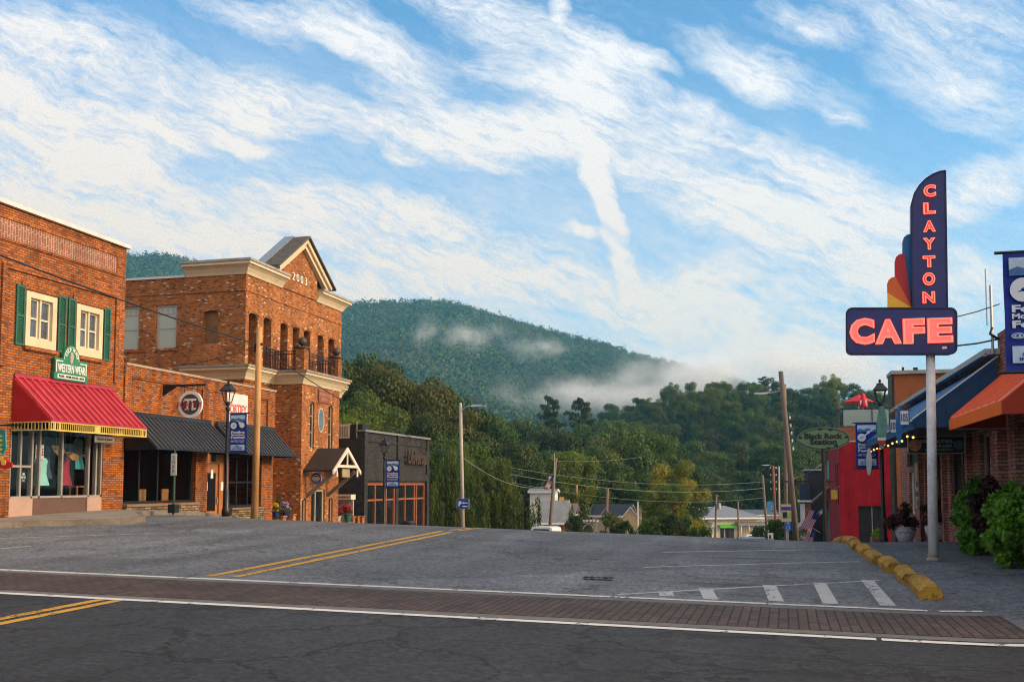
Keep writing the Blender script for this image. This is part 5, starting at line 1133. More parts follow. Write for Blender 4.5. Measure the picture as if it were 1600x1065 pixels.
# ================================================================= utility poles and cables
def upole(label, base, top, r0, r1, mat, arm=None, insul=0, group='wooden utility poles', name='utility_pole', step=0):
    o = thing(name, label, 'utility pole', base, group); b, tp = Vector(base), Vector(top)
    q = MB(); q.tube([b-V(0,0,.3), b+(tp-b)*.5, tp], [r0, (r0+r1)/2, r1], 10); q.build('shaft', mat, o, True)
    if arm:
        dx, dz = arm; a0 = tp-V(0,0,.35); q = MB(); q.tube([a0, a0+V(dx*.6, 0, dz*.8), a0+V(dx, 0, dz)], .03, 6); q.build('lamp_arm', STEEL, o)
        e = a0+V(dx, 0, dz); q = MB(); s = 1 if dx > 0 else -1; q.prism([(e.x-.1*s, e.y-.13, e.z+.06), (e.x+.75*s, e.y-.1, e.z+.03), (e.x+.75*s, e.y-.1, e.z-.05), (e.x+.2*s, e.y-.13, e.z-.09), (e.x-.1*s, e.y-.13, e.z-.04)], (0,.24,0)); q.build('luminaire', M('lamp_head_pale', (.55,.57,.58), .4, .1), o)
    for k in range(insul):
        z = tp.z-.3-k*.75; q = MB()
        for s in (-1, 1): q.lathe((tp.x+s*.28, tp.y, z), [(.05,0),(.07,.04),(.05,.08),(.07,.12),(.03,.16)], 8)
        q.build('insulator', M('porcelain', (.55,.55,.55), .3, .1), o); q = MB(); q.bar((tp.x-.3, tp.y, z-.03), (tp.x+.3, tp.y, z-.03), .05); q.build('crossarm', mat, o)
    return o
x, y = AY(400, 700, 32.3)[0], 32.3; t1 = AY(405.5, 511, y); b1 = (AY(397.5, 818, y)[0], y, gz(x, y)+.1)
p1 = upole('golden brown wooden pole before the brick restaurant', b1, t1, .13, .105, WOODP)
q = MB(); q.tube([V(t1[0]-.14, y-.02, t1[2]-.62), V(t1[0]+.14, y-.02, t1[2]-.62)], .05, 6); q.box(t1[0]-.16, t1[0]-.08, y-.08, y+.04, t1[2]-.9, t1[2]-.6); q.build('cable_clamp', BLACK, p1)
y2 = 56.9; t2 = AY(719.5, 629, y2); b2 = (AY(724, 825, y2)[0], y2, gz(-18, y2)+.1)
p2 = upole('tall pale pole carrying a street light and blue parking sign', b2, t2, .13, .09, M('pale_pole_wood', (.36,.32,.26), .8, .3, 3, streak=True), None, 0)
a = V(*AY(722, 640, y2)); e = V(*AY(739, 633.5, y2)); q = MB(); q.tube([a, a+V(.3,0,.2), e], .02, 5); q.build('lamp_arm', M('pale_metal', (.45,.46,.46)), p2)
q = MB(); q.prism([e+V(-.1,-.12,-.06), e+V(-.05,-.12,.07), e+V(.35,-.12,.03), e+V(.75,-.12,.0), e+V(.75,-.12,-.04), e+V(.2,-.12,-.06)], (0,.24,0)); q.build('luminaire', M('lamp_head_pale', (.55,.57,.58)), p2)
c = V(*AY(723.5, 786.5, y2-.15)); o = board('parking_sign', 'blue parking sign with white letter and arrow on the pale pole', 'sign', c, Ux, (0,0,1), .72, .58, .03, M('sign_blue', (.015,.06,.32), .4, .08), M('sign_edge', (.4,.45,.6)), .015)
text('P', .2, .3, c+V(-.17,-.02,0), Ux, (0,0,1), WHT, o, depth=.01, bold=.03)
q = MB(); q.box(c.x+.02, c.x+.3, c.y-.025, c.y-.017, c.z+.03, c.z+.075); q.prism([(c.x-.05, c.y-.021, c.z+.052), (c.x+.06, c.y-.021, c.z+.13), (c.x+.06, c.y-.021, c.z-.025)], (0,.004,0)); q.box(c.x-.05, c.x+.28, c.y-.022, c.y-.018, c.z-.18, c.z-.12); q.build('arrow', WHT, o)
def cable(label, a, b, sag, r=.012, n=14, mat=WIRE):
    a, b = Vector(a), Vector(b); pts = [a+(b-a)*k/n-V(0,0,4*sag*(k/n)*(1-k/n)) for k in range(n+1)]
    return tag(MB().tube(pts, r, 5, False).build('overhead_cable', mat), label, 'cable', 'overhead cables')
A0 = V(*AX(-120, 352, -18.4)); cl_ = V(t1[0], t1[1], t1[2]-.62)
cable('thick black overhead cable crossing the brick shop to the golden brown pole', A0, cl_+V(-.1,0,0), .12, .026)
cm = V(t2[0]+.06, y2, AY(724, 713, y2)[2])
cable('black overhead cable running from the golden brown pole to the pale pole', cl_+V(.1,0,-.15), cm, .45, .02)
cable('thin service cable from the golden brown pole to the hall side wall', cl_+V(-.05,.05,-.05), AY(212, 573, 37.25), .25, .010)
cable('thin cable from the golden brown pole to the balcony corner', cl_+V(0,.05,-.2), AY(372, 553, 37.2), .05, .008)
GW = M('cable_grey', (.20,.20,.19), .6, .1)
def vz(x, y): return gz(x, y)
def far_pole(label, px0, py0, pxb, r, w, mat, **k):
    tp = AR(px0, py0, r); d = AR(pxb, py0, r); b = (d[0], d[1], gz(d[0], d[1])-.2); return tp, upole(label, b, tp, w*1.15, w*.85, mat, **k)
e1, fp1 = far_pole('dark leaning pole with the flag below the willow', 868.5, 715, 853, 92, .15, WOODG)
e2, _ = far_pole('short brown pole right of the timber arbor', 949.5, 762, 944, 102, .15, M('reddish_pole', (.20,.11,.075), .85, .3, 3, streak=True))
e3, _ = far_pole('tan pole half hidden behind the conifer near the metal roof', 901, 757, 901, 125, .15, WOODP)
e4, _ = far_pole('slim grey pole before the small yellow gable', 996.5, 783, 995, 108, .09, STEEL, group='slim grey poles')
e5, _ = far_pole('brown pole standing before the hip-roofed building, with transformer', 1119.5, 772, 1115, 150, .15, WOODG)
q = MB(); q.lathe((e5[0]+.35, e5[1], e5[2]-2.2), [(.02,0),(.25,.02),(.25,.9),(.02,.95)], 10); q.build('transformer', STEEL, _)
e6, _ = far_pole('brown pole before the right end of the hip-roofed building', 1153, 783, 1153, 152, .14, M('reddish_pole', (.20,.11,.075)))
e7, _ = far_pole('greyish pole beside the blue roadside board', 1191.5, 742, 1201, 118, .15, WOODG)
e8, _ = far_pole('red-brown pole with several crossarms and insulators', 1208, 727, 1212, 110, .14, M('red_pole', (.24,.075,.045), .85, .3, 3, streak=True), insul=4)
e9, _ = far_pole('pale slim pole with a street lamp behind the crossarm pole', 1217, 728, 1216, 124, .11, M('pale_pole_wood', (.36,.32,.26)), arm=(-1.2, .5))
e10, p10 = far_pole('straight grey pole close behind the tall leaning pole', 1226, 600, 1224, 66, .12, M('grey_pole_wood', (.17,.12,.085)), arm=(-1.15, -.2))
for k in range(1): pass
e11, p11 = far_pole('tall dark leaning pole rising above the wooded hill', 1220, 580, 1243, 62, .17, M('dark_pole_wood', (.13,.095,.075), .85, .4, 3, streak=True))
q = MB()
for k in range(5):
    p = V(e11[0], e11[1], e11[2])+(V(AR(1243, 843, 62)[0], AR(1243, 843, 62)[1], 0)-V(e11[0], e11[1], 0))*(.25+.06*k)
    z = AR(1230, 655+k*12, 62)[2]; q.lathe((p.x+.3, p.y, z), [(.03,0),(.06,.05),(.04,.1),(.06,.14),(.02,.2)], 7)
q.build('insulators', M('porcelain', (.55,.55,.55)), p11)['kind'] = 'stuff'
q = MB(); p = AR(1231, 752, 62); q.bar((p[0]-.2, p[1], p[2]), (p[0]+2.6, p[1], p[2]), .09); q.build('side_arm', BLACK, p11)
cable('grey cable sagging from the pale pole to the leaning flag pole', cm, AR(862, 757, 92), .9, .02, mat=GW)
cable('upper of the grey cables crossing the valley trees', AR(770, 725, 95), AR(1195, 752, 118), 1.0, .018, 20, GW)
cable('middle of the grey cables crossing the valley trees', AR(770, 735, 95), AR(1195, 762, 118), 1.1, .024, 20, GW)
cable('lower of the grey cables crossing the valley trees', AR(770, 747, 95), AR(1195, 777, 118), 1.2, .015, 20, GW)
cable('grey cable from the leaning flag pole top into the trees', AR(868, 720, 92), AR(1000, 714, 118), .2, .014, 10, GW)
cable('deeply sagging cable between the leaning flag pole and short brown pole', AR(866, 757, 92), AR(948, 792, 102), 2.2, .022, 16, GW)
cable('thin cable reaching from the crossarm pole to the dark shop', AR(1228, 750, 62), AR(1284, 724, 90), .2, .014, 8, GW)
# ================================================================= small signs on the street
p = V(*AY(273, 706, 27.3)); g0 = gz(p.x, 27.3)+.15
o = thing('street_notice', 'narrow white upright notice on a thin green post at the left kerb', 'sign', (p.x, 27.3, g0))
q = MB(); q.bar((p.x, 27.3, g0-.1), (p.x, 27.3, p.z+.05), .045); q.build('post', M('green_post', (.03,.07,.045), .6, .2), o)
q = MB(); q.obox((p.x-.1, 27.26, p.z-.72), (.2,0,0), (0,.015,0), (0,0,.68)); q.build('plate', M('notice_white', (.52,.50,.46), .5, .1), o)
text('2\nH\nR\nP', .11, .54, (p.x, 27.25, p.z-.38), Ux, (0,0,1), M('notice_grey', (.2,.2,.2)), o, depth=.006)
q = MB(); q.box(p.x-.12, p.x+.12, 27.18, 27.42, g0-.05, g0+.22); q.build('foot', BLACK, o)
y = 60.0; p = V(*AY(1231.5, 821.5, y)); o = board('accessible_parking_sign', 'small blue accessible parking sign with a white wheelchair symbol', 'sign', p, Ux, (0,0,1), .3, .52, .02, M('sign_blue_bright', (.015,.12,.55), .4, .05))
q = MB(); q.disc(p+V(.0,-.02,.17), (1,0,0), (0,0,1), .035, .01, 8); q.bar(p+V(-.01,-.02,.13), p+V(-.01,-.02,-.02), .04, .01); q.bar(p+V(-.02,-.02,-.02), p+V(.08,-.02,-.04), .035, .01); q.bar(p+V(.07,-.02,-.03), p+V(.1,-.02,-.14), .035, .01)
for k in range(9): a0, a1 = math.radians(150+k*21), math.radians(171+k*21); q.bar(p+V(.09*math.cos(a0)-.02, -.02, .09*math.sin(a0)-.09), p+V(.09*math.cos(a1)-.02, -.02, .09*math.sin(a1)-.09), .025, .01)
q.build('wheelchair_symbol', WHT, o); q = MB(); q.bar(p+V(0,.04,.25), (p.x, y+.04, gz(p.x, y)), .05); q.build('post', STEEL, o)
p = V(*AY(1228.5, 801, 60.5)); o = board('village_banner_sign', 'cream sign with a purple band and picture on the grey pole', 'sign', p, Ux, (0,0,1), .56, 1.02, .03, M('cream_sign', (.48,.42,.28), .6, .1))
q = MB(); q.obox(p+V(-.275,-.02,.16), (.55,0,0), (0,.006,0), (0,0,.2)); q.build('purple_band', M('purple_band', (.06,.03,.24), .6, .1), o); q = MB(); q.obox(p+V(-.2,-.02,-.3), (.25,0,0), (0,.006,0), (0,0,.36)); q.build('dark_picture', M('picture_dark', (.03,.02,.02), .6, .5, 9), o); q = MB(); q.obox(p+V(.08,-.02,-.3), (.18,0,0), (0,.006,0), (0,0,.3)); q.build('green_picture', M('picture_green', (.30,.42,.06), .6, .2), o)
q = MB(); q.bar(p+V(0,.06,.5), (p.x, 60.56, gz(p.x, 60.5)), .06); q.build('post', STEEL, o)
p = V(*AR(1205, 790, 116)); o = board('roadside_board', 'light blue square board on the slope beside the greyish pole', 'sign', p, Ux, (0,0,1), .95, 1.05, .05, M('board_sky', (.08,.32,.55), .5, .35, 4)); q = MB(); q.bar(p, (p.x, p.y, gz(p.x, p.y)), .08); q.build('post', STEEL, o)
p = V(*AY(1204, 838, 55)); o = board('speed_plate', 'small white plate with black figures just over the road crest', 'sign', p, Ux, (0,0,1), .28, .4, .02, WHITE); text('R', .16, .24, p+V(0,-.016,-.02), Ux, (0,0,1), BLKT, o, depth=.006, bold=.04); q = MB(); q.bar(p+V(0,.03,0), (p.x, 55.03, gz(p.x, 55)), .04); q.build('post', STEEL, o)
p = V(*AR(792.5, 816, 84)); o = board('route_sign', 'grey square route sign with white marks below the willow', 'sign', p, Ux, (0,0,1), .62, .78, .03, M('route_grey', (.22,.22,.22), .5, .2), WHITE, .02)
text('76\n441', .45, .6, p+V(0,-.02,0), Ux, (0,0,1), WHT, o, depth=.008); q = MB(); q.bar(p+V(0,.04,0), (p.x, p.y+.04, gz(p.x, p.y)), .05); q.build('post', STEEL, o)
def flag(label, a, u, v, w_, h_, pole=None, wave=.06):
    o = thing('flag', label, 'flag', a, 'striped flags'); a, u, v = Vector(a), Vector(u).normalized(), Vector(v).normalized(); k = u.cross(v).normalized(); n = 12
    pt = lambda i, j: a+u*(w_*i/n)+v*(h_*j/13)+k*(wave*math.sin(i*.9+j*.25))
    for par, m_, nm in ((0, M('flag_red', (.42,.02,.04), .8, .1), 'red_stripes'), (1, M('flag_white', (.60,.58,.58), .8, .1), 'white_stripes')):
        b = MB()
        for j in range(13):
            if j % 2 == par:
                for i in range(5 if j < 7 else 0, n): b.poly([pt(i,j), pt(i+1,j), pt(i+1,j+1), pt(i,j+1)])
        b.build(nm, m_, o)
    b = MB()
    for j in range(7):
        for i in range(5): b.poly([pt(i,j), pt(i+1,j), pt(i+1,j+1), pt(i,j+1)])
    b.build('canton', M('flag_blue', (.02,.03,.14), .8, .1), o)
    b = MB(); b.tube([a-v*h_*.05-u*.02, a+v*h_*1.1-u*.02] if pole is None else [Vector(pole[0]), Vector(pole[1])], .025, 6); b.build('flagpole', STEEL, o)
a = V(*AR(866, 742, 90)); flag('striped flag hanging limp beside the dark leaning pole below the willow', a, (-.35,0,-1), (-1,0,-.2), 1.3, .5, ((a.x+.02, a.y, a.z+2.0), (a.x+.02, a.y, gz(a.x, a.y))))
a = V(*AY(1282, 800, 87)); flag('striped flag drooping from a slanted staff under the striped awning', a, (-.5,0,-1), (-1,0,.25), 1.7, .9, (AY(1290, 790, 87), AY(1276, 803, 87)))
a = V(*AY(1276, 828, 84)); flag('lower striped flag hanging closest to the road crest', a, (-.35,0,-1), (-1,0,.25), 1.5, .7, (AY(1266, 822, 84), AY(1282, 832, 84)))
# ================================================================= kerb stops, urns, shrubs, bins
def worn_yellow():
    m, t, b = newmat('worn_yellow_concrete'); P = t.pos(); n = t.noise(P, 7, 6, .7); n2 = t.noise(P, 1.3, 4, .6); n3 = t.noise(P, 45, 3, .6)
    c = t.mix(t.rng(t.m('ADD', t.m('MULTIPLY', n, .6), t.m('MULTIPLY', n3, .4)), .505, .585), (.44,.23,.025), (.10,.08,.055)); c = t.vm('SCALE', c, scale=t.rng(n2, .35, .65, .72, 1.12)).outputs[0]
    setb(t, b, col=c, rough=.85, spec=.2, normal=t.n('ShaderNodeBump', {'Strength': .4, 'Distance': .01, 'Height': t.m('ADD', n, n3)}).outputs[0]); return m
YEL = worn_yellow()
names = ['nearest yellow concrete kerb stop, worn at its end', 'second yellow kerb stop from the brick crossing', 'third yellow kerb stop, before the white sign pole', 'fourth yellow kerb stop from the brick crossing', 'fifth yellow kerb stop, midway along the row', 'sixth yellow kerb stop from the brick crossing', 'seventh yellow kerb stop, short of the crest', 'eighth yellow kerb stop, close to the crest', 'farthest yellow kerb stop at the road crest']
prev = None
for k, lab in enumerate(names):
    y0 = 14.95+k*2.12; L = 1.86; x = 2.12-.012*(y0-15)+random.uniform(-.05, .05); yaw = random.uniform(-.05, .05)
    o = thing('kerb_stop', lab, 'kerb stop', (x, y0+L/2, gz(x, y0+L/2)), 'yellow kerb stops along the right parking bays'); o.rotation_euler = (math.atan2(gz(x, y0+L)-gz(x, y0), L), 0, yaw)
    if prev is None:
        prof = [(-.15,0),(-.15,.11),(-.09,.19),(.08,.20),(.145,.12),(.15,0)]; b = MB(); segs = 9; rr = random.Random(3); vs = []
        for s in range(segs+1):
            e = .96 if s in (0, segs) else 1
            for (px_, pz_) in prof: vs.append((px_*e+rr.uniform(-.005,.005), -L/2+L*s/segs, pz_*e+(rr.uniform(-.008,.005) if pz_ > 0 else -.02)))
        b.add(vs, [(s*6+i, s*6+i+1, (s+1)*6+i+1, (s+1)*6+i) for s in range(segs) for i in range(5)]+[tuple(range(6)), tuple(range(segs*6, segs*6+6))[::-1]])
        me = bpy.data.meshes.new('concrete_block'); me.from_pydata(b.v, [], b.f); me.materials.append(YEL); prev = me
    bo = bpy.data.objects.new('concrete_block', prev); col.objects.link(bo); bo.parent = o
    if k % 2: bo.scale = (1, 1, .93)
def leafmat(name, c1, c2, c3=None, tr=.3, sc_=1.2, rough=.55):
    m, t, b = newmat(name); P = t.pos(); oi = t.n('ShaderNodeObjectInfo').outputs['Random']
    n = t.m('ADD', t.m('MULTIPLY', t.noise(P, sc_, 3, .6), .75), t.m('MULTIPLY', t.noise(P, sc_*9, 2), .35))
    f = t.rng(t.m('ADD', n, t.m('MULTIPLY', t.m('SUBTRACT', oi, .5), .28)), .38, .72)
    c = t.mix(f, c1, c2)
    if c3: c = t.mix(t.m('MULTIPLY', t.rng(t.noise(P, sc_*.45, 3), .52, .68), .8), c, c3)
    nt = m.node_tree; setb(t, b, col=c, rough=rough, spec=.25)
    trn = t.n('ShaderNodeBsdfTranslucent', {'Color': t.vm('MULTIPLY', c, (1.3,1.25,.6)).outputs[0]})
    mx = t.n('ShaderNodeMixShader', {0: tr, 1: b.outputs[0], 2: trn.outputs[0]})
    nt.links.new(mx.outputs[0], nt.nodes['Material Output'].inputs[0]); return m
def leaves(seed, centers, radii, n, size, up=.3, elong=1.0, droop=0, shell=(.72, 1.06), pointy=True):
    """leaf-sized faces spread over clumps; returns verts, faces"""
    R = np.random.default_rng(seed); C = np.asarray(centers, float); RA = np.asarray(radii, float)
    if RA.ndim == 1: RA = np.repeat(RA[:, None], 3, 1)
    wgt = (RA.prod(1))**(2/3); idx = R.choice(len(C), n, p=wgt/wgt.sum())
    d = R.normal(size=(n, 3)); d[:, 2] += up*.6; d /= np.linalg.norm(d, axis=1)[:, None]
    p = C[idx]+d*RA[idx]*R.uniform(shell[0], shell[1], (n, 1))
    nr = d+R.normal(size=(n, 3))*.55; nr[:, 2] += up; nr /= np.linalg.norm(nr, axis=1)[:, None]
    a = R.normal(size=(n, 3)); a[:, 2] -= droop*3
    a -= nr*(a*nr).sum(1)[:, None]; a /= np.linalg.norm(a, axis=1)[:, None]; b = np.cross(nr, a)
    s = size*R.uniform(.6, 1.35, (n, 1)); w_ = s*.5; l_ = s*.5*elong
    if pointy: vs = np.stack([p-a*l_, p+b*w_*.8-a*l_*.1, p+a*l_*1.1, p-b*w_*.8-a*l_*.1], 1)
    else: vs = np.stack([p-a*l_-b*w_, p+a*l_-b*w_, p+a*l_+b*w_, p-a*l_+b*w_], 1)
    return vs.reshape(-1, 3), np.arange(n*4).reshape(-1, 4)
LIME = leafmat('lime_leaf', (.055,.16,.010), (.18,.38,.03), None, .35, 2.5, .4); PURP = leafmat('purple_leaf', (.02,.006,.008), (.06,.016,.02), None, .2, 3); REDL = leafmat('coleus_leaf', (.05,.012,.012), (.14,.035,.02), (.10,.06,.012), .25, 4)
STEM = M('stem_brown', (.06,.045,.02), .8, .2)
def potted(name, label, cat, c, rx, ry, h, n, size, mat, pot=None, nc=26, seed=1, group=None):
    o = thing(name, label, cat, c, group); R = random.Random(seed); cx, cy, cz = c; ce = []; ra = []
    for k in range(nc):
        u = R.random()**.6; a = R.uniform(0, 6.283); zz = R.uniform(.12, 1); rr = u*math.sqrt(max(.05, 1-(zz-.3)**2*1.3)); ce.append((cx+rx*rr*math.cos(a), cy+ry*rr*math.sin(a), cz+h*zz*(1-.25*u))); ra.append(R.uniform(.13, .24)*min(1, (rx+h)/1.4))
    vs, fs = leaves(seed, ce, ra, n, size, .35, 1.15, .35, (.2, 1.1)); vs = vs-np.array(wloc(o)); npmesh('foliage', vs, fs, mat, o)
    b = MB()
    for k in range(7): e = ce[R.randrange(nc)]; b.tube([(cx, cy, cz+.0), ((cx+e[0])/2, (cy+e[1])/2, cz+(e[2]-cz)*.6), e], [.03, .02, .008], 5)
    b.build('stems', STEM, o)
    if pot: pot(o)
    return o
potted('leafy_shrub', 'lime green broad-leaved shrub nearest the white sign pole', 'shrub', (4.35, 24.2, gz(4.2, 24.3)-.05), .5, .95, 1.6, 15000, .088, LIME, None, 70, 4)
potted('leafy_shrub', 'larger lime green broad-leaved shrub at the right edge, spilling lowest', 'shrub', (4.45, 20.6, gz(4.2, 20.6)-.05), .6, 1.2, 1.65, 18000, .088, LIME, None, 80, 5)
potted('purple_shrub', 'dark purple shrub behind the lime green shrubs', 'shrub', (4.45, 22.9, .5), .4, .8, 1.45, 1900, .12, PURP, None, 16, 6)
FLR0 = leafmat('terrace_red_leaf', (.10,.03,.02), (.32,.03,.05), None, .2, 3)
URN = M('pale_blue_urn', (.40,.43,.46), .4, .15)
def urn(x, y, g0, s):
    def f(o):
        b = MB(); b.lathe((x, y, g0), [(.26*s,0),(.30*s,.03*s),(.42*s,.3*s),(.46*s,.5*s),(.38*s,.62*s),(.44*s,.66*s),(.44*s,.71*s),(.38*s,.71*s),(.36*s,.6*s),(.02,.58*s)], 24); b.build('urn', URN, o, True)
        b = MB()
        for k in range(5): a = -2.2+k*.25; b.disc((x+.455*s*math.cos(a), y+.455*s*math.sin(a), g0+(.45+.04*(k % 2))*s), (0,0,1), (-math.sin(a), math.cos(a), 0), .045*s, .02, 8)
        b.build('relief', M('urn_relief', (.14,.14,.15), .6, .2), o)
    return f
for (px, yy_, lab, sd) in ((1414.5, 33.6, 'pale urn with red-leaved plant beside the white-framed window', 8), (1463, 30.4, 'pale urn with red-leaved plant half hidden by the white sign pole', 9)):
    x = AY(px, 830, yy_)[0]; g0 = gz(x, yy_)+.05; potted('potted_plant', lab, 'potted plant', (x, yy_, g0+.42), .5, .45, .75, 1500, .09, REDL, urn(x, yy_, g0, .68), 18, sd, 'planted urns on the pavement')
for k, (px, lab) in enumerate(((1334, 'left red-flowered plant behind the roof terrace glass'), (1358, 'right red-flowered plant behind the roof terrace glass'))):
    p = AY(px, 655, 70.9); potted('terrace_plant', lab, 'potted plant', (p[0], 70.9, z1_+.3), .6, .35, .85, 700, .14, FLR0, None, 14, 30+k, 'plants on the roof terrace')
# small brick planter near the lamp
o = thing('brick_planter', 'small brick flower box with low green plants by the right lamp post', 'planter', (3.25, 35.2, gz(3, 35.2))); b = MB(); b.box(3.05, 3.5, 35.0, 35.4, gz(3,35.2)-.1, gz(3,35.2)+.32); b.build('box', B_RD, o)
vs, fs = leaves(3, [(3.27, 35.2, gz(3,35.2)+.4)], [.2], 160, .08); npmesh('foliage', vs-np.array(wloc(o)), fs, LIME, o)
# bins, flower pots by the tower
o = thing('litter_bin', 'black litter bin at the foot of the lamp before the black building', 'bin', (-17.9, 46.9, gz(-18, 46.9))); x, y = AY(638, 815, 46.9)[0], 46.9; b = MB(); g0 = gz(x, y); b.lathe((x, y, g0), [(.3,0),(.34,.1),(.36,1.0),(.38,1.02),(.30,1.12),(.22,1.12),(.22,.9),(.02,.9)], 16); b.build('body', BLACK, o)
FLR = leafmat('red_petals', (.34,.01,.03), (.55,.03,.07), None, .2, 9); FLP = leafmat('violet_petals', (.22,.14,.34), (.34,.25,.45), None, .2, 9); FLY = leafmat('yellow_petals', (.55,.38,.03), (.65,.5,.08), None, .2, 9); GRN = leafmat('dark_leaf', (.02,.05,.012), (.05,.10,.02), None, .3, 4)
BLUEP = M('blue_pot', (.015,.03,.16), .35, .15)
def flowerpot(label, px, py, y, petals, r, pot, seed, stand=True):
    p = V(*AY(px, py, y)); o = thing('flower_pot', label, 'flower pot', (p.x, p.y, gz(p.x, p.y)+.15)); R = random.Random(seed)
    ce = [(p.x+R.uniform(-r, r)*.6, p.y+R.uniform(-r, r)*.6, p.z+R.uniform(-.25, .6)*r) for _ in range(10)]
    vs, fs = leaves(seed, ce, [r*.35]*10, 420, .07); npmesh('foliage', vs-np.array(wloc(o)), fs, GRN, o)
    vs, fs = leaves(seed+1, [(a, b-.03, c+r*.22) for a, b, c in ce], [r*.4]*10, 420, .065); npmesh('flowers', vs-np.array(wloc(o)), fs, petals, o)
    b = MB(); b.lathe((p.x, p.y, p.z-r*1.35), [(r*.35,0),(r*.55,r*.9),(r*.6,r*.95),(r*.5,r*.95),(.02,r*.8)], 14); b.build('pot', pot, o)
    if stand: b = MB(); b.bar((p.x, p.y, p.z-r*1.35), (p.x, p.y, gz(p.x, p.y)-.1), .28); b.build('pedestal', B_SP, o)
    return o
flowerpot('blue pot of violet flowers on a brick pedestal beside the tower', 447, 796, 38.8, FLP, .34, BLUEP, 11); flowerpot('blue pot of yellow and pale flowers nearest the restaurant pier', 431, 796, 38.3, FLY, .27, BLUEP, 12)
flowerpot('pot of crimson flowers left of the notice kiosk front', 528, 801, 44.9, FLR, .30, M('pale_pot', (.4,.4,.36)), 13); flowerpot('pot of crimson flowers right of the notice kiosk front', 543.5, 799, 45.3, FLR, .36, GREEN, 14)
flowerpot('low pot of yellow-green plants beside the tower entrance', 521, 817, 44.2, FLY, .25, BLACK, 15)
o = thing('topiary', 'small pointed evergreen standing between the flower pots', 'shrub', (AY(435, 790, 39.2)[0], 39.2, gz(-20, 39.2))); p = V(*AY(436, 790, 39.2)); vs, fs = leaves(16, [(p.x, p.y, p.z+d) for d in (-.9,-.6,-.3,0,.2,.4)], [.2,.22,.22,.2,.16,.1], 700, .06); npmesh('foliage', vs-np.array(wloc(o)), fs, GRN, o); b = MB(); b.bar((p.x, p.y, p.z-.9), (p.x, p.y, gz(-20,39.2)), .06); b.build('stem', STEM, o)
for k, (px, y, top, lab) in enumerate(((440, 38.4, 806, 'low brick pillar in front of the restaurant end pier'), (455.5, 38.9, 803, 'low brick pillar nearest the tower side wall'), (549, 45.6, 807, 'low brick pillar left of three near the black building'), (557, 46.0, 806, 'middle low brick pillar near the black building'), (564, 46.3, 806, 'low brick pillar right of three near the black building'))):
    p = AY(px, top, y); g0 = gz(p[0], y); o = thing('brick_pillar', lab, 'pillar', (p[0], y, g0), 'low brick pillars'); b = MB(); b.box(p[0]-.14, p[0]+.14, y-.14, y+.14, g0-.2, p[2]-.04); b.build('shaft', B_SP, o); b = MB(); b.box(p[0]-.17, p[0]+.17, y-.17, y+.17, p[2]-.037, p[2]+.02); b.build('cap', B_SP, o)
p = gp(935, 905); o = MB(); vs = []
for k in range(12):
    for s in (-1, 1): vs.append((p[0]-.24+.044*k, p[1]+s*(.09+.03*math.sin(k*2.1)), p[2]+.012+.035*abs(math.sin(k*1.3+s))))
o.add(vs, [(2*k, 2*k+1, 2*k+3, 2*k+2) for k in range(11)]); tag(o.build('rag', M('dark_blue_cloth', (.012,.016,.05), .9, .2)), 'crumpled dark blue rag lying on the road', 'rag')
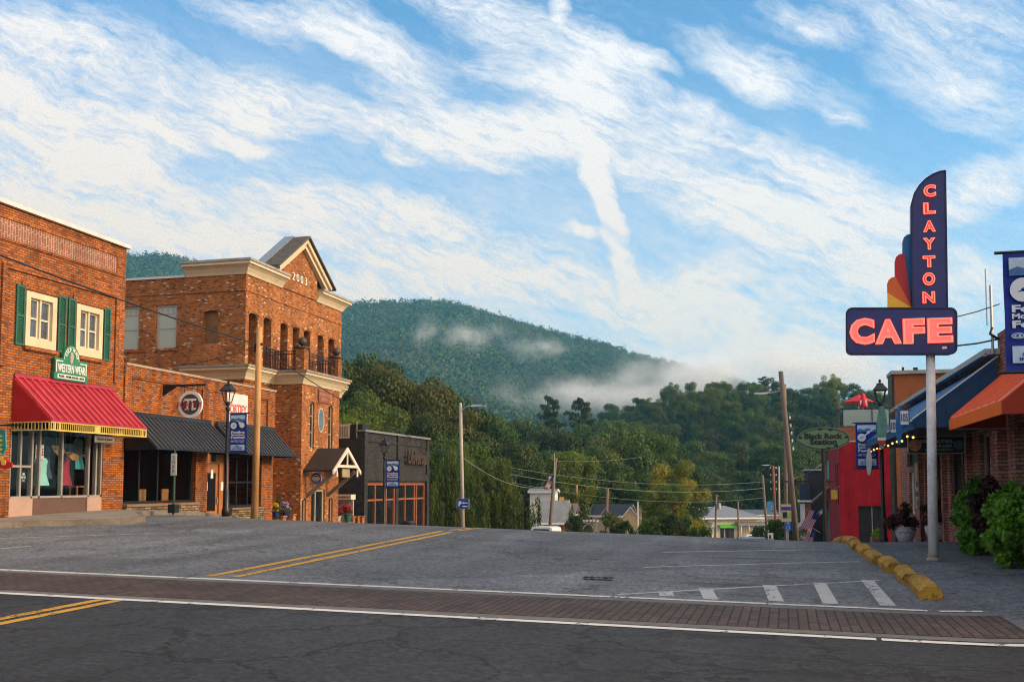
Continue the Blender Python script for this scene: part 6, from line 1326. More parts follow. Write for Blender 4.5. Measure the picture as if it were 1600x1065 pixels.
# bare wall notices inside the window, grass at the left edge
# ================================================================= valley buildings and vehicles
def ar(px, py, r): return V(*AR(px, py, r))
SIDE = M('pale_siding', (.50,.47,.36), .6, .12); YSID = M('yellow_lit_siding', (.62,.45,.22), .6, .1); MROOF = M('grey_metal_roof', (.17,.18,.20), .45, .2, 1.5); TIMBH = M('orange_wall', (.30,.12,.035), .7, .2)
def house(name, label, c, yaw, w, d, h, rise, wall_m, roof_m, over=.4, hip=False, wins=(), zb=None, door=None, base=-2.5, wm=GLD):
    """gabled or hipped house; ridge along its local x; local front faces -y"""
    o = thing(name, label, 'house', c); o.rotation_euler = (0, 0, yaw)
    def bld(mb, nm, m_, par=None):
        me = bpy.data.meshes.new(nm); me.from_pydata(mb.v, [], mb.f); me.materials.append(m_); b_ = bpy.data.objects.new(nm, me); col.objects.link(b_); b_.parent = par or o; return b_
    b = MB(); b.box(-w/2, w/2, -d/2, d/2, base, h)
    if not hip:
        for x in (-w/2, w/2-.2): b.prism([(x, -d/2, h), (x, d/2, h), (x, 0, h+rise)], (.2,0,0))
    bld(b, 'wall', wall_m); b = MB(); W2, D2 = w/2+over, d/2+over; e = h-over*rise/(d/2)
    if hip:
        rx = max(.5, W2-D2); vs = [(-W2,-D2,h),(W2,-D2,h),(W2,D2,h),(-W2,D2,h),(-rx,0,h+rise),(rx,0,h+rise),(-W2,-D2,h-.2),(W2,-D2,h-.2),(W2,D2,h-.2),(-W2,D2,h-.2)]
        b.add(vs, [(0,1,5,4),(1,2,5),(2,3,4,5),(3,0,4),(0,1,7,6),(1,2,8,7),(2,3,9,8),(3,0,6,9),(6,7,8,9)])
    else:
        for s in (-1, 1): b.prism([(-W2, s*D2, e), (-W2, 0, h+rise+.05), (-W2, 0, h+rise+.17), (-W2, s*D2, e+.12)], (2*W2,0,0))
    rf = bld(b, 'roof', roof_m)
    b = MB()
    if hip:
        for s in (-1, 1): b.box(-W2, W2, s*D2-.03, s*D2+.03, h-.3, h-.02)
    else:
        for s in (-1, 1):
            b.box(-W2, W2, s*(D2+.02)-.03, s*(D2+.02)+.03, e-.1, e+.12)
            for x in (-W2-.03, W2+.01): b.prism([(x, s*D2, e-.12), (x, 0, h+rise-.07), (x, 0, h+rise+.16), (x, s*D2, e+.12)], (.03,0,0))
    bld(b, 'fascia', WHITE, rf)
    for (x0, x1, z0, z1) in wins:
        b = MB(); b.box(x0, x1, -d/2-.05, -d/2-.001, z0, z0+.08); b.box(x0, x1, -d/2-.05, -d/2-.001, z1-.08, z1); b.box(x0, x0+.08, -d/2-.05, -d/2-.001, z0+.08, z1-.08); b.box(x1-.08, x1, -d/2-.05, -d/2-.001, z0+.08, z1-.08); wo = bld(b, 'window', WHITE); b = MB(); b.box(x0+.08, x1-.08, -d/2-.03, -d/2-.002, z0+.08, z1-.08); bld(b, 'pane', wm, wo)
    if door: b = MB(); b.box(door[0], door[1], -d/2-.04, -d/2-.001, door[2], door[3]); bld(b, 'door', DKWD)
    o['_b'] = 1; del o['_b']; return o, bld
# hip-roofed building in the valley
c = ar(1126, 800, 200); g0 = gz(c.x, c.y); ze = ar(1126, 804, 200).z-g0
o, bld = house('hip_roof_building', 'low pale building with grey hip roof and green awning in the valley', (c.x, c.y, g0), math.radians(26), 11.5, 10, ze-.3, ar(1126, 787, 200).z-ar(1126, 804, 200).z, SIDE, MROOF, .9, True,
   ((-4.6,-3.9,.6,2.6),(1.6,2.6,.8,2.6),(3.6,4.6,.8,2.6)), door=(-.6,.5,0,2.3))
b = MB(); b.prism([(-2.6,-5.0,3.0),(.9,-5.0,3.0),(.9,-6.1,2.5),(-2.6,-6.1,2.5)], (0,0,.1)); bld(b, 'green_awning', M('lime_awning', (.10,.38,.03), .6, .1))
b = MB()
for x in (-1.9, -.9): b.box(x-.35, x+.35, -5.06, -5.0, .2, 2.3)
bld(b, 'dark_doorway', GLD); b = MB(); b.box(1.0, 5.75, -5.04, -5.0, 0, ze-.5); bld(b, 'yellow_lit_panel', YSID)  # thin panel carries the warm light on this stretch of wall as colour
for x in (1.4, 3.0, 5.4): b = MB(); b.box(x-.08, x+.08, -6.4, -6.24, 0, 2.9); bld(b, 'porch_post', WHITE)
b = MB(); b.prism([(.8,-4.9,3.5),(6.4,-4.9,3.5),(6.4,-6.6,2.85),(.8,-6.6,2.85)], (0,0,.12)); bld(b, 'porch_roof', MROOF)
c = ar(1186, 800, 235); g0 = gz(c.x, c.y); o, bld = house('long_low_building', 'long low pale building behind the hip-roofed building', (c.x, c.y, g0), math.radians(12), 13, 8, ar(1186,800,235).z-g0-.4, .9, SIDE, M('slate_roof', (.10,.13,.16), .5, .2), .6, False, ((-5,-3.4,1.2,2.6),(-1,.6,1.2,2.6),(3,4.6,1.2,2.6)))
c = ar(1086, 795, 225); g0 = gz(c.x, c.y); house('white_roofed_shed', 'flat white-roofed shed at the left of the hip-roofed building', (c.x, c.y, g0), .3, 7, 6, ar(1086,794.5,225).z-g0, .25, SIDE, WHITE, .5)
# metal-roofed porch house below the willow
Yh = 104
c = ar(866, 800, 108); g0 = gz(c.x, c.y); zr, ze = ar(866, 783.5, 108).z-g0, ar(866, 812, 108).z-g0
o, bld = house('metal_roof_house', 'brown timber house with grey metal roof and white-posted porch', (c.x, c.y, g0), math.radians(18), 2.6, 4.4, ze, zr-ze, TIMBH, MROOF, .35, False, ((-.7,.2,.6,1.6),))
for x in (-1.4, -.2, 1.3): b = MB(); b.box(x-.05, x+.05, -2.5, -2.4, -.5, ze-.2); bld(b, 'porch_post', WHITE)
c = ar(850, 776, 116); g0 = gz(c.x, c.y); o, bld = house('white_sided_house', 'white sided upper wall standing behind the metal-roofed house', (c.x, c.y, g0), .1, 2.9, 3, ar(850,768,116).z-g0, .2, M('white_siding', (.60,.58,.52), .6, .1), MROOF, .2)
c = ar(889, 795, 118); g0 = gz(c.x, c.y); o, bld = house('brown_roof_house', 'house with brown roof and yellow-lit chimney behind the conifer', (c.x, c.y, g0), .3, 3.0, 4, ar(889,800,118).z-g0, ar(889,788,118).z-ar(889,800,118).z, TIMBH, M('brown_roof', (.14,.10,.085), .7, .2), .4)
p = ar(874, 776, 117)-V(*c[:2], g0); b = MB(); p = Vector((-1.0, -1.6, ar(874, 776, 117).z-g0)); b.box(p.x-.25, p.x+.25, p.y-.25, p.y+.25, 0, p.z); bld(b, 'chimney', M('yellow_lit_render', (.50,.28,.05), .7, .15))  # warm light on the chimney put into its colour
c = ar(958, 800, 128); g0 = gz(c.x, c.y); o, bld = house('dark_roof_house', 'house with long dark roof behind the short brown pole', (c.x, c.y, g0), -.05, 4.4, 5, ar(958,803,128).z-g0, ar(958,789,128).z-ar(958,803,128).z, M('cream_siding', (.5,.42,.28), .6, .1), M('dark_roof', (.03,.035,.05), .7, .2), .4)
c = ar(986, 800, 124); g0 = gz(c.x, c.y); o, bld = house('yellow_gable_house', 'small cream house with a steep gable and pale chimney', (c.x, c.y, g0), math.radians(96), 3.2, 1.9, ar(986,806,124).z-g0, ar(986,792,124).z-ar(986,806,124).z, YSID, M('dark_roof', (.03,.035,.05)), .2)
b = MB(); b.box(-1.5, -.7, -1.35, -.95, 0, ar(1001, 788, 124).z-g0); bld(b, 'chimney', YSID)
# timber arbor, shield sign
Ya = 96.0
def aa_(px, py): return V(*AR(px, py, 98))
ab = thing('timber_arbor', 'weathered white timber arbor with an arched opening', 'arbor', aa_(919, 838)); b = MB()
p0, p1 = aa_(908, 816), aa_(931, 816); zb_ = gz(p0.x, p0.y); dv = (p1-p0)
for f in (0, 1): q_ = p0+dv*f; b.bar((q_.x, q_.y, zb_), (q_.x, q_.y, p0.z), .16)
b.build('post', M('weathered_white', (.40,.37,.33), .8, .25), ab); b = MB(); b.bar(p0-dv*.18, p1+dv*.18, .14, .2)
for k in range(6): q_ = p0+dv*(k/5*1.2-.1); b.bar(q_+V(0,-.5,.16), q_+V(0,.6,.16), .09, .14)
b.build('beams', M('weathered_white', (.40,.37,.33)), ab); b = MB(); pts = [p0+dv*(.5-.42*math.cos(math.pi*k/12))+V(0,0,-1.0+.85*math.sin(math.pi*k/12)) for k in range(13)]
for a, c_ in zip(pts[:-1], pts[1:]): b.bar(a, c_, .1, .1)
b.build('arch', M('weathered_white', (.40,.37,.33)), ab)
p = ar(887.5, 822, 90); o = thing('shield_sign', 'brown shield-shaped sign beside the metal-roofed house', 'sign', p); b = MB(); b.prism([p+V(-.42,0,.1), p+V(-.25,0,.35), p+V(0,0,.48), p+V(.25,0,.35), p+V(.42,0,.05), p+V(.3,0,-.3), p+V(-.3,0,-.3)], (0,.06,0)); b.build('board', M('sign_brown', (.06,.035,.02), .6, .2), o); b = MB()
pts = [p+V(a, -.02, c_) for a, c_ in ((-.38,.1),(-.22,.32),(0,.43),(.22,.32),(.38,.05),(.27,-.26),(-.27,-.26),(-.38,.1))]
for a, c_ in zip(pts[:-1], pts[1:]): b.bar(a, c_, .03, .03)
b.build('gold_border', M('sign_gold', (.35,.2,.06), .5, .2), o); b = MB(); b.bar(p+V(0,.06,-.2), (p.x, p.y+.06, gz(p.x, p.y)), .1); b.build('post', DKWD, o)
# vehicles
TYRE = M('tyre', (.012,.012,.012), .85, .1); CWH = M('white_car_paint', (.62,.63,.64), .25, .06, spec=.6); CBK = M('black_car_paint', (.01,.011,.013), .2, .1, spec=.6)
def vehicle(name, label, cat, c, yaw, L, W, H, prof, gl, paint_m, bed=False):
    o = thing(name, label, cat, c); o.rotation_euler = (0, 0, yaw)
    def bl(mb, nm, m_, par=None, sm=False):
        me = bpy.data.meshes.new(nm); me.from_pydata(mb.v, [], mb.f); me.materials.append(m_); q_ = bpy.data.objects.new(nm, me); col.objects.link(q_); q_.parent = par or o; return q_
    b = MB(); n = len(prof); vs = []
    for s, ins in ((-1, 1), (1, 1)):
        for x, z in prof: k = 1-.16*max(0, (z-.55*H)/(.45*H)); vs.append((x*L, s*W/2*k, z*1.0))
    b.add(vs, [tuple(range(n)), tuple(range(n, 2*n))[::-1]]+[(i, (i+1) % n, n+(i+1) % n, n+i) for i in range(n)]); body = bl(b, 'body', paint_m)
    for nm, pts in gl:
        for s in (-1, 1):
            b = MB(); P = [(x*L, s*(W/2*(1-.16*max(0, (z-.55*H)/(.45*H)))+.006), z) for x, z in pts]; b.prism(P, (0, s*.008, 0)); bl(b, nm, GLD)
    for x in (-.31, .31):
        for s in (-1, 1):
            b = MB(); b.disc((x*L, s*(W/2-.08), .34), (1,0,0), (0,0,1), .34, .22, 18); wh = bl(b, 'wheel', TYRE); b = MB(); b.disc((x*L, s*(W/2-.07), .34), (1,0,0), (0,0,1), .19, .24, 14); bl(b, 'rim', STEEL, wh)
    for s in (-1, 1): b = MB(); b.box(L/2-.05, L/2+.012, s*W*.36-.15, s*W*.36+.15, .72, .88); bl(b, 'headlight', WHITE); b = MB(); b.box(-L/2-.012, -L/2+.05, s*W*.4-.1, s*W*.4+.1, .75, .95); bl(b, 'tail_light', M('tail_red', (.3,.01,.01), .3, .1))
    return o, bl
PICK = [(-.5,.45),(-.5,1.0),(-.14,1.02),(-.12,1.72),(-.08,1.78),(.12,1.78),(.2,1.1),(.46,1.02),(.5,.85),(.5,.42)]
CAR = [(-.5,.4),(-.5,.9),(-.42,1.0),(-.28,1.42),(.05,1.45),(.2,1.0),(.46,.85),(.5,.7),(.5,.35)]
p = ar(854, 822, 61); vehicle('pickup_truck', 'white pickup truck just over the crest, only its cab showing', 'pickup truck', (p.x, p.y, p.z-1.78), math.radians(172), 5.2, 1.85, 1.78, PICK, (('side_window', [(-.10,1.12),(-.09,1.66),(.10,1.66),(.16,1.12)]),), CWH)
b = MB(); p = ar(1173, 838.5, 58); vehicle('dark_car', 'dark car just over the crest before the valley building', 'car', (p.x, p.y, p.z-1.45), math.radians(96), 4.4, 1.75, 1.45, CAR, (('side_window', [(-.36,1.0),(-.26,1.36),(.03,1.38),(.15,1.0)]),), CBK)
VAN = [(-.5,.4),(-.5,2.5),(-.47,2.62),(.2,2.62),(.28,2.5),(.28,1.5),(.36,1.35),(.48,1.15),(.5,.9),(.5,.35)]
p = ar(1187, 815, 195); g0 = gz(p.x, p.y); vehicle('camper_van', 'white camper van parked right of the hip-roofed building', 'camper van', (p.x, p.y, g0), math.radians(190), 5.2, 2.1, 2.62, VAN, (('side_window', [(-.3,1.5),(-.3,2.0),(-.1,2.0),(-.1,1.5)]), ('cab_window', [(.29,1.35),(.29,1.9),(.31,1.9),(.38,1.38)])), CWH)
p = ar(1171, 820, 185); g0 = gz(p.x, p.y); vehicle('parked_van', 'white parked van nearest the hip-roofed building porch', 'van', (p.x, p.y, g0), math.radians(200), 4.2, 1.8, 1.9, [(-.5,.4),(-.5,1.75),(-.45,1.9),(.15,1.9),(.28,1.25),(.47,1.05),(.5,.8),(.5,.35)], (('side_window', [(-.4,1.2),(-.4,1.7),(.1,1.7),(.2,1.2)]),), CWH)
p = ar(1200, 810, 205); g0 = gz(p.x, p.y); vehicle('parked_car', 'pale parked car behind the red-brown crossarm pole', 'car', (p.x, p.y, g0+.5), math.radians(170), 4.4, 1.75, 1.45, CAR, (('side_window', [(-.36,1.0),(-.26,1.36),(.03,1.38),(.15,1.0)]),), M('silver_paint', (.42,.43,.45), .25, .06, metal=.5))
# ================================================================= land: valley floor, wooded hill, mountain
def polar(name, azs, rs, zf, mat):
    vs = np.array([(math.sin(a)*r, math.cos(a)*r, zf(a, r)) for r in rs for a in azs]); nx, ny = len(azs), len(rs)
    i = np.arange(nx-1)[None, :]+np.arange(ny-1)[:, None]*nx; fs = np.stack([i, i+1, i+1+nx, i+nx], -1).reshape(-1, 4)
    return struct(npmesh(name, vs, fs, mat, smooth=True))
def az(px): d = ray(px, 700); return math.atan2(d[0], d[1])
def groundmat():
    m, t, b = newmat('valley_ground'); P = t.pos(); n = t.noise(P, .05, 5, .6); n2 = t.noise(P, 1.5, 4)
    c = t.mix(t.rng(n, .42, .6), (.035,.055,.015), (.10,.085,.05)); setb(t, b, col=t.vm('SCALE', c, scale=t.rng(n2, .3, .7, .7, 1.2)).outputs[0], rough=.95, spec=.1); return m
GM = groundmat()
polar('ground', np.linspace(-math.pi, math.pi, 145), np.concatenate([np.linspace(2, 60, 24), np.linspace(64, 300, 50), np.geomspace(320, 2650, 20)]), lambda a, r: gz(math.sin(a)*r, math.cos(a)*r)-.4-(.5 if r < 300 else 0), GM)
lot = sheet('parking_lot', np.linspace(-12, 40, 14), np.linspace(150, 262, 20), lambda x, y: gz(x, y)+.012, M('lot_asphalt', (.16,.15,.14), .9, .2, .8)); struct(lot); lot.location.z = .012
def interp(tab, v):
    return float(np.interp(v, [a for a, _ in tab], [b for _, b in tab]))
FOREST = M('forest_floor', (.012,.018,.007), 1.0, .3, .05)
# near wooded hill
HT = [(az(p), (755-y)/F) for p, y in ((300,735),(560,725),(700,705),(800,700),(870,690),(930,668),(1000,640),(1060,624),(1100,616),(1150,611),(1200,606),(1250,634),(1300,624),(1360,636),(1450,632),(1600,622),(1800,650),(2200,700))]
RH = 430
def hillz(a, r):
    top = interp(HT, a)*RH*.97+EYE-9; k = max(0, min(1, (r-235)/(RH-235))); k = k*k*(3-2*k)
    back = max(0, (r-RH)/200)
    return -10.2+(top+10.2)*k-back*18+2.5*math.sin(a*37+r*.03)*k
polar('hill', np.linspace(az(250), az(2300), 90), np.linspace(225, 640, 40), hillz, FOREST)
# mountain
MT = [(az(p), (755-y)/F) for p, y in ((-700,520),(-500,480),(-200,440),(100,424),(190,418),(240,414),(300,420),(360,440),(430,466),(520,478),(560,473),(620,468),(690,468),(730,475),(800,498),(860,514),(900,524),(960,541),(1000,554),(1060,570),(1120,588),(1200,612),(1300,650),(1500,705),(1800,742),(2300,748))]
RM = 1650
def mountz(a, r):
    top = interp(MT, a)*RM*1.0+EYE-8
    k = max(0, min(1, (r-620)/(RM-620))); k = k**1.15
    g = (math.sin(a*23+r*.0035)+.6*math.sin(a*47-r*.006+1)+.5*math.sin(r*.012+a*11))
    return -12+(top+12)*k-max(0, r-RM)*.35+g*9*k*(1-k)*2.4
polar('mountain', np.linspace(az(-800), az(2300), 180), np.linspace(600, 2250, 70), mountz, FOREST)
# ================================================================= foliage
DG = leafmat('leaf_dark_green', (.020,.048,.009), (.062,.112,.019), (.085,.10,.018), .3, .22)
MG = leafmat('leaf_mid_green', (.026,.060,.010), (.075,.125,.020), (.13,.14,.02), .35, .25)
OL = leafmat('leaf_olive_green', (.028,.044,.008), (.072,.088,.016), (.095,.082,.016), .3, .2)
YG = leafmat('leaf_yellow_green', (.060,.105,.010), (.15,.19,.022), (.24,.20,.02), .4, .3)
KU = leafmat('leaf_sunlit_gold', (.06,.085,.010), (.19,.19,.018), (.32,.24,.02), .4, .35)  # yellow of warm sunlight put into the leaf colour
PN = leafmat('leaf_pine', (.016,.034,.012), (.045,.075,.024), None, .2, .3)
WL = leafmat('leaf_willow', (.030,.056,.010), (.085,.115,.020), (.12,.14,.02), .4, .35)
RU = leafmat('leaf_rust', (.10,.035,.02), (.22,.08,.05), None, .3, .4)
MF = leafmat('leaf_mountain', (.012,.038,.014), (.055,.105,.026), (.09,.105,.026), .06, .02, .8)
BARK = M('bark', (.075,.055,.040), .9, .35, 1.5, bump=.4, bs=12)
def crown(seed, n, size, kind='broad'):
    R = random.Random(seed); ce = []; ra = []
    if kind == 'broad':
        for k in range(58):
            z = R.uniform(.20, .95); prof = math.sqrt(max(.03, 1-((z-.55)/.47)**2)); a = R.uniform(0, 6.283); rr = .40*prof*R.random()**.45*(1+.22*math.sin(a*3+seed))
            ce.append((rr*math.cos(a), rr*math.sin(a), z)); s = R.uniform(.085, .15); ra.append((s, s, s*.55))
    elif kind == 'tall':
        for k in range(60):
            z = R.uniform(.12, .97); prof = math.sqrt(max(.02, 1-((z-.45)/.55)**2)); a = R.uniform(0, 6.283); rr = .36*prof*R.random()**.4
            ce.append((rr*math.cos(a), rr*math.sin(a), z)); s = R.uniform(.10, .17); ra.append((s, s, s*.42))
    elif kind == 'pine':
        for k in range(34):
            z = .42+.56*(k/33); L = .46*math.sin(math.pi*min(1, .12+.95*(1-(z-.42)/.6)))*R.uniform(.55, 1); a = k*2.4+R.uniform(-.4, .4)
            for f in (.35, .62, .9): ce.append((L*f*math.cos(a), L*f*math.sin(a), z+.02*f+R.uniform(-.008, .008))); ra.append((.10*(1.15-f*.4), .10*(1.15-f*.4), .018))
    elif kind == 'cone':
        for k in range(46):
            z = .04+.92*(k/45); rr = .40*(1-z)**.8; a = k*2.4
            ce.append((rr*.6*math.cos(a), rr*.6*math.sin(a), z)); s = .07+.26*(1-z)**.9*.6; ra.append((s, s, .07))
    elif kind == 'willow':
        for k in range(60):
            a = R.uniform(0, 6.283); rr = .46*R.random()**.5; top = .95-.55*(rr/.46)**2*R.uniform(.7, 1)
            m_ = int(3+top*9)
            for j in range(m_): z = top-(top-.02)*j/m_; ce.append((rr*math.cos(a)*(1+.07*j/m_), rr*math.sin(a)*(1+.07*j/m_), z)); ra.append((.035, .035, .07))
    vs, fs = leaves(seed, ce, ra, n, size, .4 if kind != 'willow' else .05, 1.0 if kind != 'willow' else 3.2, 0 if kind != 'willow' else 1.2, (.55, 1.08))
    # unit tree: width and height 1, leaf faces keep their shape once the tree is scaled to about 1.35 times taller than wide
    return npmesh('crown_mesh_only', vs, fs, None), ce
def trunk(seed, ce, kind):
    R = random.Random(seed); b = MB(); h = .9 if kind in ('pine', 'cone') else .62
    b.tube([(0,0,-.05), (.008,.005,h*.4), (-.01,.01,h*.75), (.0,0,h)], [.030, .022, .014, .005], 7)
    if kind not in ('cone',):
        for k in range(11):
            e = ce[R.randrange(len(ce))]; z0 = max(.16, min(h*.95, e[2]-.18)) if kind != 'pine' else e[2]-.02; b.tube([(0,0,z0), (e[0]*.5, e[1]*.5, (z0+e[2])/2+.02), e], [.011, .007, .003], 5, False)
    me = bpy.data.meshes.new('trunk'); me.from_pydata(b.v, [], b.f); me.materials.append(BARK); return me
TK = {}
for nm, kind, n, size, seeds in (('broad','broad',13000,.024,(1,2,3,4)), ('tall','tall',13000,.024,(5,6,7)), ('near','broad',20000,.019,(8,9,10)), ('pine','pine',5200,.030,(11,12)), ('cone','cone',3600,.035,(13,)), ('willow','willow',15000,.016,(14,15)), ('low','broad',5000,.045,(16,17,18))):
    for s in seeds:
        cm, ce = crown(s, n, size, kind); cm.name = 'crown'; cm.materials.append(DG); TK.setdefault(nm, []).append((cm, trunk(s, ce, kind)))
R_ = random.Random(42)
ORD = ['leftmost','second from the left','third from the left','fourth from the left','fifth from the left','sixth from the left','seventh from the left','eighth from the left','ninth from the left','tenth from the left','eleventh from the left','twelfth from the left']
def tree(kind, name, label, px, ytop, r, wpx, mat, group, base=None, cat='tree', notrunk=False):
    tp = AR(px, ytop, r); g0 = gz(tp[0], tp[1])-.3 if base is None else base
    o = thing(name, label, cat, (tp[0], tp[1], g0), group); h = tp[2]-g0; w_ = wpx*r/F
    if kind in ('near', 'broad', 'tall'): w_ = max(w_*1.15, .60*h)
    o.scale = (w_*R_.uniform(1.0, 1.12), w_*R_.uniform(1.0, 1.12), h); o.rotation_euler = (0, 0, R_.uniform(0, 6.28))
    cm, tm = R_.choice(TK[kind]); c = bpy.data.objects.new('crown', cm); col.objects.link(c); c.parent = o
    c.material_slots[0].link = 'OBJECT'; c.material_slots[0].material = mat
    if not notrunk: q = bpy.data.objects.new('trunk', tm); col.objects.link(q); q.parent = o
    return o
def row(kind, name, fmt, specs, mats, group):
    for k, (px, y, r, w_) in enumerate(sorted(specs)):
        tree(kind, name, fmt.format(ORD[k]), px, y, r, w_, mats[k % len(mats)] if isinstance(mats, (list, tuple)) else mats, group)
row('near', 'broadleaf_tree', '{} of the tall olive green trees behind the black building', [(545,563,112,66),(580,560,120,66),(612,574,112,68),(648,590,117,66),(683,602,114,62),(712,612,122,54)], [OL, DG, OL, OL], 'tall olive trees behind the black building')
row('near', 'broadleaf_tree', '{} of the brighter green trees just above the black building roof', [(540,600,92,44),(562,628,88,56),(600,634,92,54),(636,640,96,50),(668,655,100,40)], [MG, YG, MG, OL, OL], 'bright green trees above the black roof')
tree('willow', 'willow_tree', 'broad weeping willow, left half of the hanging green mass by the pale pole', 712, 700, 74, 110, WL, None)
tree('willow', 'willow_tree', 'weeping willow to the right of the pale pole, reaching the metal roof', 775, 712, 80, 130, WL, None)
row('near', 'round_tree', '{} of the green trees rising behind the willows', [(690,668,96,50),(735,690,104,70),(700,704,88,60)], [MG, DG, MG], 'green trees behind the willows')
row('tall', 'broadleaf_tree', '{} of the front dark trees beyond the willows', [(745,650,150,62),(780,668,140,66),(815,690,135,66),(850,704,142,60),(885,712,150,60)], [DG, MG, DG], 'dark trees beyond the willows')
row('broad', 'broadleaf_tree', '{} of the farther dark trees beyond the willows', [(752,640,205,54),(790,648,215,56),(828,655,210,58),(868,668,205,54),(905,672,215,56),(940,655,225,58),(975,650,235,58)], [DG, DG, MG, OL], 'farther dark trees beyond the willows')
row('broad', 'broadleaf_tree', '{} of the mid-green trees above the small house roofs', [(898,702,128,84),(935,690,138,92),(975,668,150,96),(1008,672,158,86),(1040,690,165,66)], [YG, MG, DG, MG, MG], 'mid-green trees above the house roofs')
tree('near', 'vine_covered_tree', 'vine-covered tree, the brightest in the valley, sunlit gold painted into its leaves', 1052, 712, 126, 46, KU, None); tree('near', 'vine_covered_tree', 'lower golden vine-covered shrub tree beside the brightest tree', 1034, 752, 122, 44, YG, None)
row('near', 'round_tree', '{} of the shadowy trees around the small yellow gable', [(915,742,132,70),(965,750,136,70),(1005,752,134,60),(1075,735,150,40)], [DG, DG, MG], 'shadowy trees round the yellow gable')
row('low', 'bush', '{} of the low bushes along the road crest', [(900,806,88,34),(955,800,92,48),(975,812,90,40),(1015,806,95,42),(1045,800,98,50),(1070,806,104,36),(1100,822,100,24),(1215,812,75,46),(1190,822,82,40),(1238,818,70,30)], [DG, MG, DG, MG, OL], 'low bushes along the crest')
tree('cone', 'conifer', 'dark pointed conifer beside the metal-roofed house', 912, 768, 100, 62, DG, None); tree('cone', 'conifer', 'smaller dark conifer left of the timber arbor', 893, 790, 96, 44, DG, None)
for k, px in enumerate((1083, 1093)): tree('cone', 'clipped_evergreen', ('left' if k == 0 else 'right')+' of two small pointed evergreens before the hip-roofed building', px, 815, 128, 15, DG, 'pair of small pointed evergreens')
tree('pine', 'pine_tree', 'left of two flat-topped pines against the misty mountain', 861, 622, 232, 52, PN, 'two flat-topped pines'); tree('pine', 'pine_tree', 'right of two flat-topped pines against the misty mountain', 908, 625, 240, 58, PN, 'two flat-topped pines')
row('tall', 'broadleaf_tree', '{} of the tall dark trees at the foot of the wooded hill', [(1085,690,250,66),(1120,706,240,70),(1150,690,255,62),(1185,700,250,66),(1215,690,250,60),(1250,700,240,56),(1290,680,250,60),(1100,728,232,66),(1160,735,245,70),(1235,742,140,40)], [DG, DG, MG, OL], 'tall dark trees at the foot of the hill')
# individual trees on the near hill
for r, n, kk in ((252, 31, 'broad'), (272, 33, 'tall'), (294, 35, 'broad'), (318, 37, 'tall'), (345, 39, 'broad'), (374, 40, 'tall'), (402, 41, 'broad'), (428, 42, 'broad')):
    for k in range(n):
        px = 560+(1720-560)*(k+.5)/n+R_.uniform(-14, 14); a = az(px); rr = r+R_.uniform(-9, 9); z0 = hillz(a, rr); x, y = math.sin(a)*rr, math.cos(a)*rr
        kd = kk if R_.random() > .02 else 'pine'; h = R_.uniform(11, 17)*(1.15 if kd == 'pine' else 1); w_ = R_.uniform(9, 12.5)*(.8 if kd == 'pine' else 1)
        o = thing('hill_tree', 'dark green tree among many on the near wooded hill', 'tree', (x, y, z0-3.2), 'trees of the near wooded hill'); o.scale = (w_, w_, h+2.7); o.rotation_euler = (0, 0, R_.uniform(0, 6.28))
        cm, tm = R_.choice(TK[kd]); c = bpy.data.objects.new('crown', cm); col.objects.link(c); c.parent = o; c.material_slots[0].link = 'OBJECT'; c.material_slots[0].material = R_.choice([DG, MG, MG, MG, OL, YG]) if kd != 'pine' else PN
        q = bpy.data.objects.new('trunk', tm); col.objects.link(q); q.parent = o
# the mountain's forest: one far-off mass
def forest(seed, n, q):
    R = np.random.default_rng(seed); a = R.uniform(az(-700), az(1900), n*2); s = R.random(n*2)**.62; r = 640+(RM+60-640)*s
    keep = R.random(n*2) < r/1700; a, r = a[keep][:n], r[keep][:n]; z = np.array([mountz(x, y) for x, y in zip(a, r)]); n = len(a)
    base = np.stack([np.sin(a)*r, np.cos(a)*r, z], 1); w_ = R.uniform(4.2, 8.6, n); h = R.uniform(8, 17, n); con = R.random(n) < .1; w_[con] *= .6; h[con] *= 1.35
    d = R.normal(size=(n, q, 3)); d[..., 2] = np.abs(d[..., 2])*.9+.05; d /= np.linalg.norm(d, axis=2)[..., None]
    p = base[:, None, :]+np.stack([d[..., 0]*w_[:, None], d[..., 1]*w_[:, None], h[:, None]*(.25+.72*d[..., 2])], -1)*R.uniform(.75, 1.05, (n, q, 1))
    nr = d+R.normal(size=d.shape)*.22; nr /= np.linalg.norm(nr, axis=2)[..., None]; t_ = R.normal(size=d.shape); t_ -= nr*(t_*nr).sum(2)[..., None]; t_ /= np.linalg.norm(t_, axis=2)[..., None]; b = np.cross(nr, t_)
    s = (R.uniform(.9, 1.9, (n, q, 1)))*(w_/6.4)[:, None, None]; vs = np.stack([p-t_*s, p+b*s*.8, p+t_*s, p-b*s*.8], 2)
    return vs.reshape(-1, 3), np.arange(n*q*4).reshape(-1, 4)
vs, fs = forest(5, 21000, 34); o = npmesh('mountain_forest', vs, fs, MF); o['kind'] = 'stuff'; o['label'] = 'continuous forest covering the far mountain'
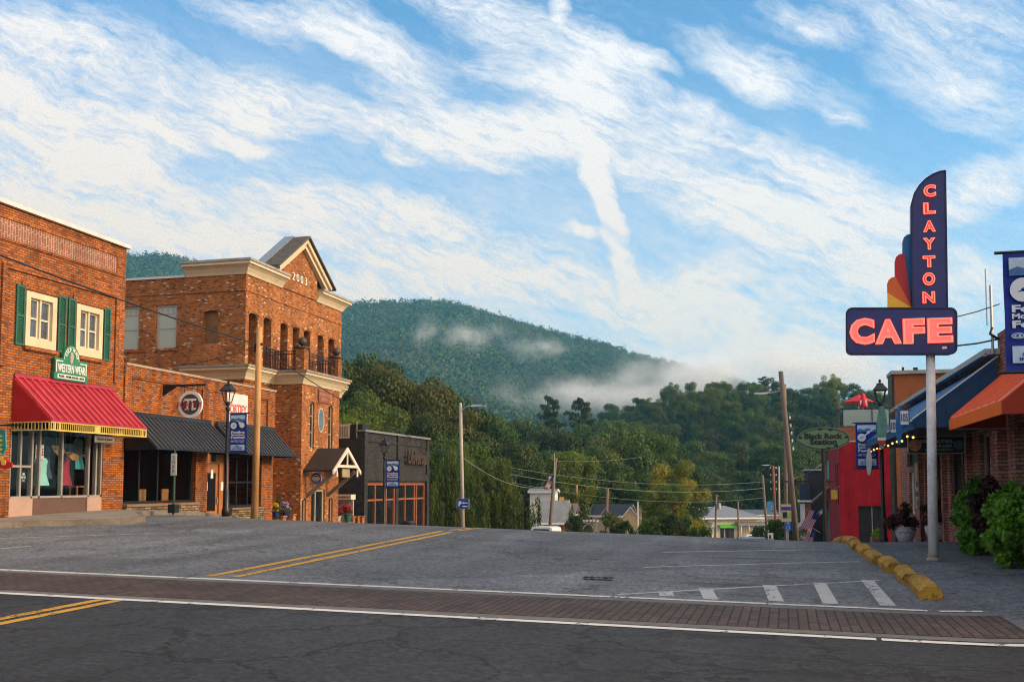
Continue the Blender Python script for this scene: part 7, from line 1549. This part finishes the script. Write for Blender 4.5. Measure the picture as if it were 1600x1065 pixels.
# ================================================================= morning mist and far haze
def mist(px, py, r, sx, sy, sz, dens, nscale, thr, seed):
    m = bpy.data.materials.new('mist_vapour'); m.use_nodes = True; nt = m.node_tree; nt.nodes.clear(); t = NT(nt)
    tc = t.n('ShaderNodeTexCoord').outputs['Object']; P = t.vm('ADD', t.pos(), (seed*37., 0, 0)).outputs[0]
    f = t.rng(t.vm('LENGTH', tc).outputs['Value'], 1.0, .0, 0, 1, True)
    w1 = t.vm('SUBTRACT', t.noise(P, nscale*.7, 2, .5, out=1), (.5,.5,.5)).outputs[0]
    Q = t.vm('ADD', P, t.vm('SCALE', w1, scale=.9/nscale).outputs[0]).outputs[0]
    n = t.noise(t.vm('MULTIPLY', Q, (.8, .8, 1.15)).outputs[0], nscale, 5, .6)
    d = t.m('MULTIPLY', t.m('POWER', t.rng(t.m('ADD', n, t.m('MULTIPLY', f, .24)), thr, thr+.34), 1.6), t.m('MULTIPLY', f, dens))
    v = t.n('ShaderNodeVolumePrincipled', {'Color': (.985,.99,1,1), 'Density': d, 'Anisotropy': 0.0})
    o = t.n('ShaderNodeOutputMaterial'); nt.links.new(v.outputs[0], o.inputs['Volume'])
    b = MB(); b.ball((0,0,0), 1, 20); ob = b.build('mist', m); ob.location = AR(px, py, r); k = r/F; ob.scale = (sx*k, sz, sy*k); ob.rotation_euler = (0, 0, -az(px)); ob['kind'] = 'stuff'; ob['label'] = 'drifting morning mist against the mountain'; return ob
MIST = True
if MIST:
    mist(960, 616, 800, 300, 52, 100, .055, .030, .54, 1); mist(1085, 588, 850, 200, 60, 100, .09, .022, .52, 2); mist(1235, 575, 900, 220, 66, 100, .07, .016, .50, 8)
    mist(738, 526, 1150, 110, 44, 50, .030, .042, .56, 3); mist(846, 545, 1130, 100, 40, 50, .030, .042, .56, 4); mist(668, 515, 1200, 60, 50, 45, .025, .042, .57, 5)
hb = MB(); hb.box(-2900, 2900, -300, 2900, -13.5, 480); hz = hb.build('haze', None); struct(hz, 'stuff')
hm = bpy.data.materials.new('valley_haze'); hm.use_nodes = True; hm.node_tree.nodes.clear(); t = NT(hm.node_tree)
v = t.n('ShaderNodeVolumePrincipled', {'Color': (.22,.66,1.0,1), 'Density': .00016, 'Anisotropy': .1}); o = t.n('ShaderNodeOutputMaterial'); hm.node_tree.links.new(v.outputs[0], o.inputs['Volume']); hz.data.materials.append(hm)
sc.cycles.use_denoising = True; sc.cycles.denoising_prefilter = 'FAST'; sc.cycles.denoising_input_passes = 'RGB_ALBEDO_NORMAL'; sc.cycles.filter_width = 1.15
sc.cycles.max_bounces = 9; sc.cycles.transparent_max_bounces = 12; sc.cycles.volume_bounces = 5
sc.cycles.volume_step_rate = .5; sc.cycles.volume_max_steps = 256
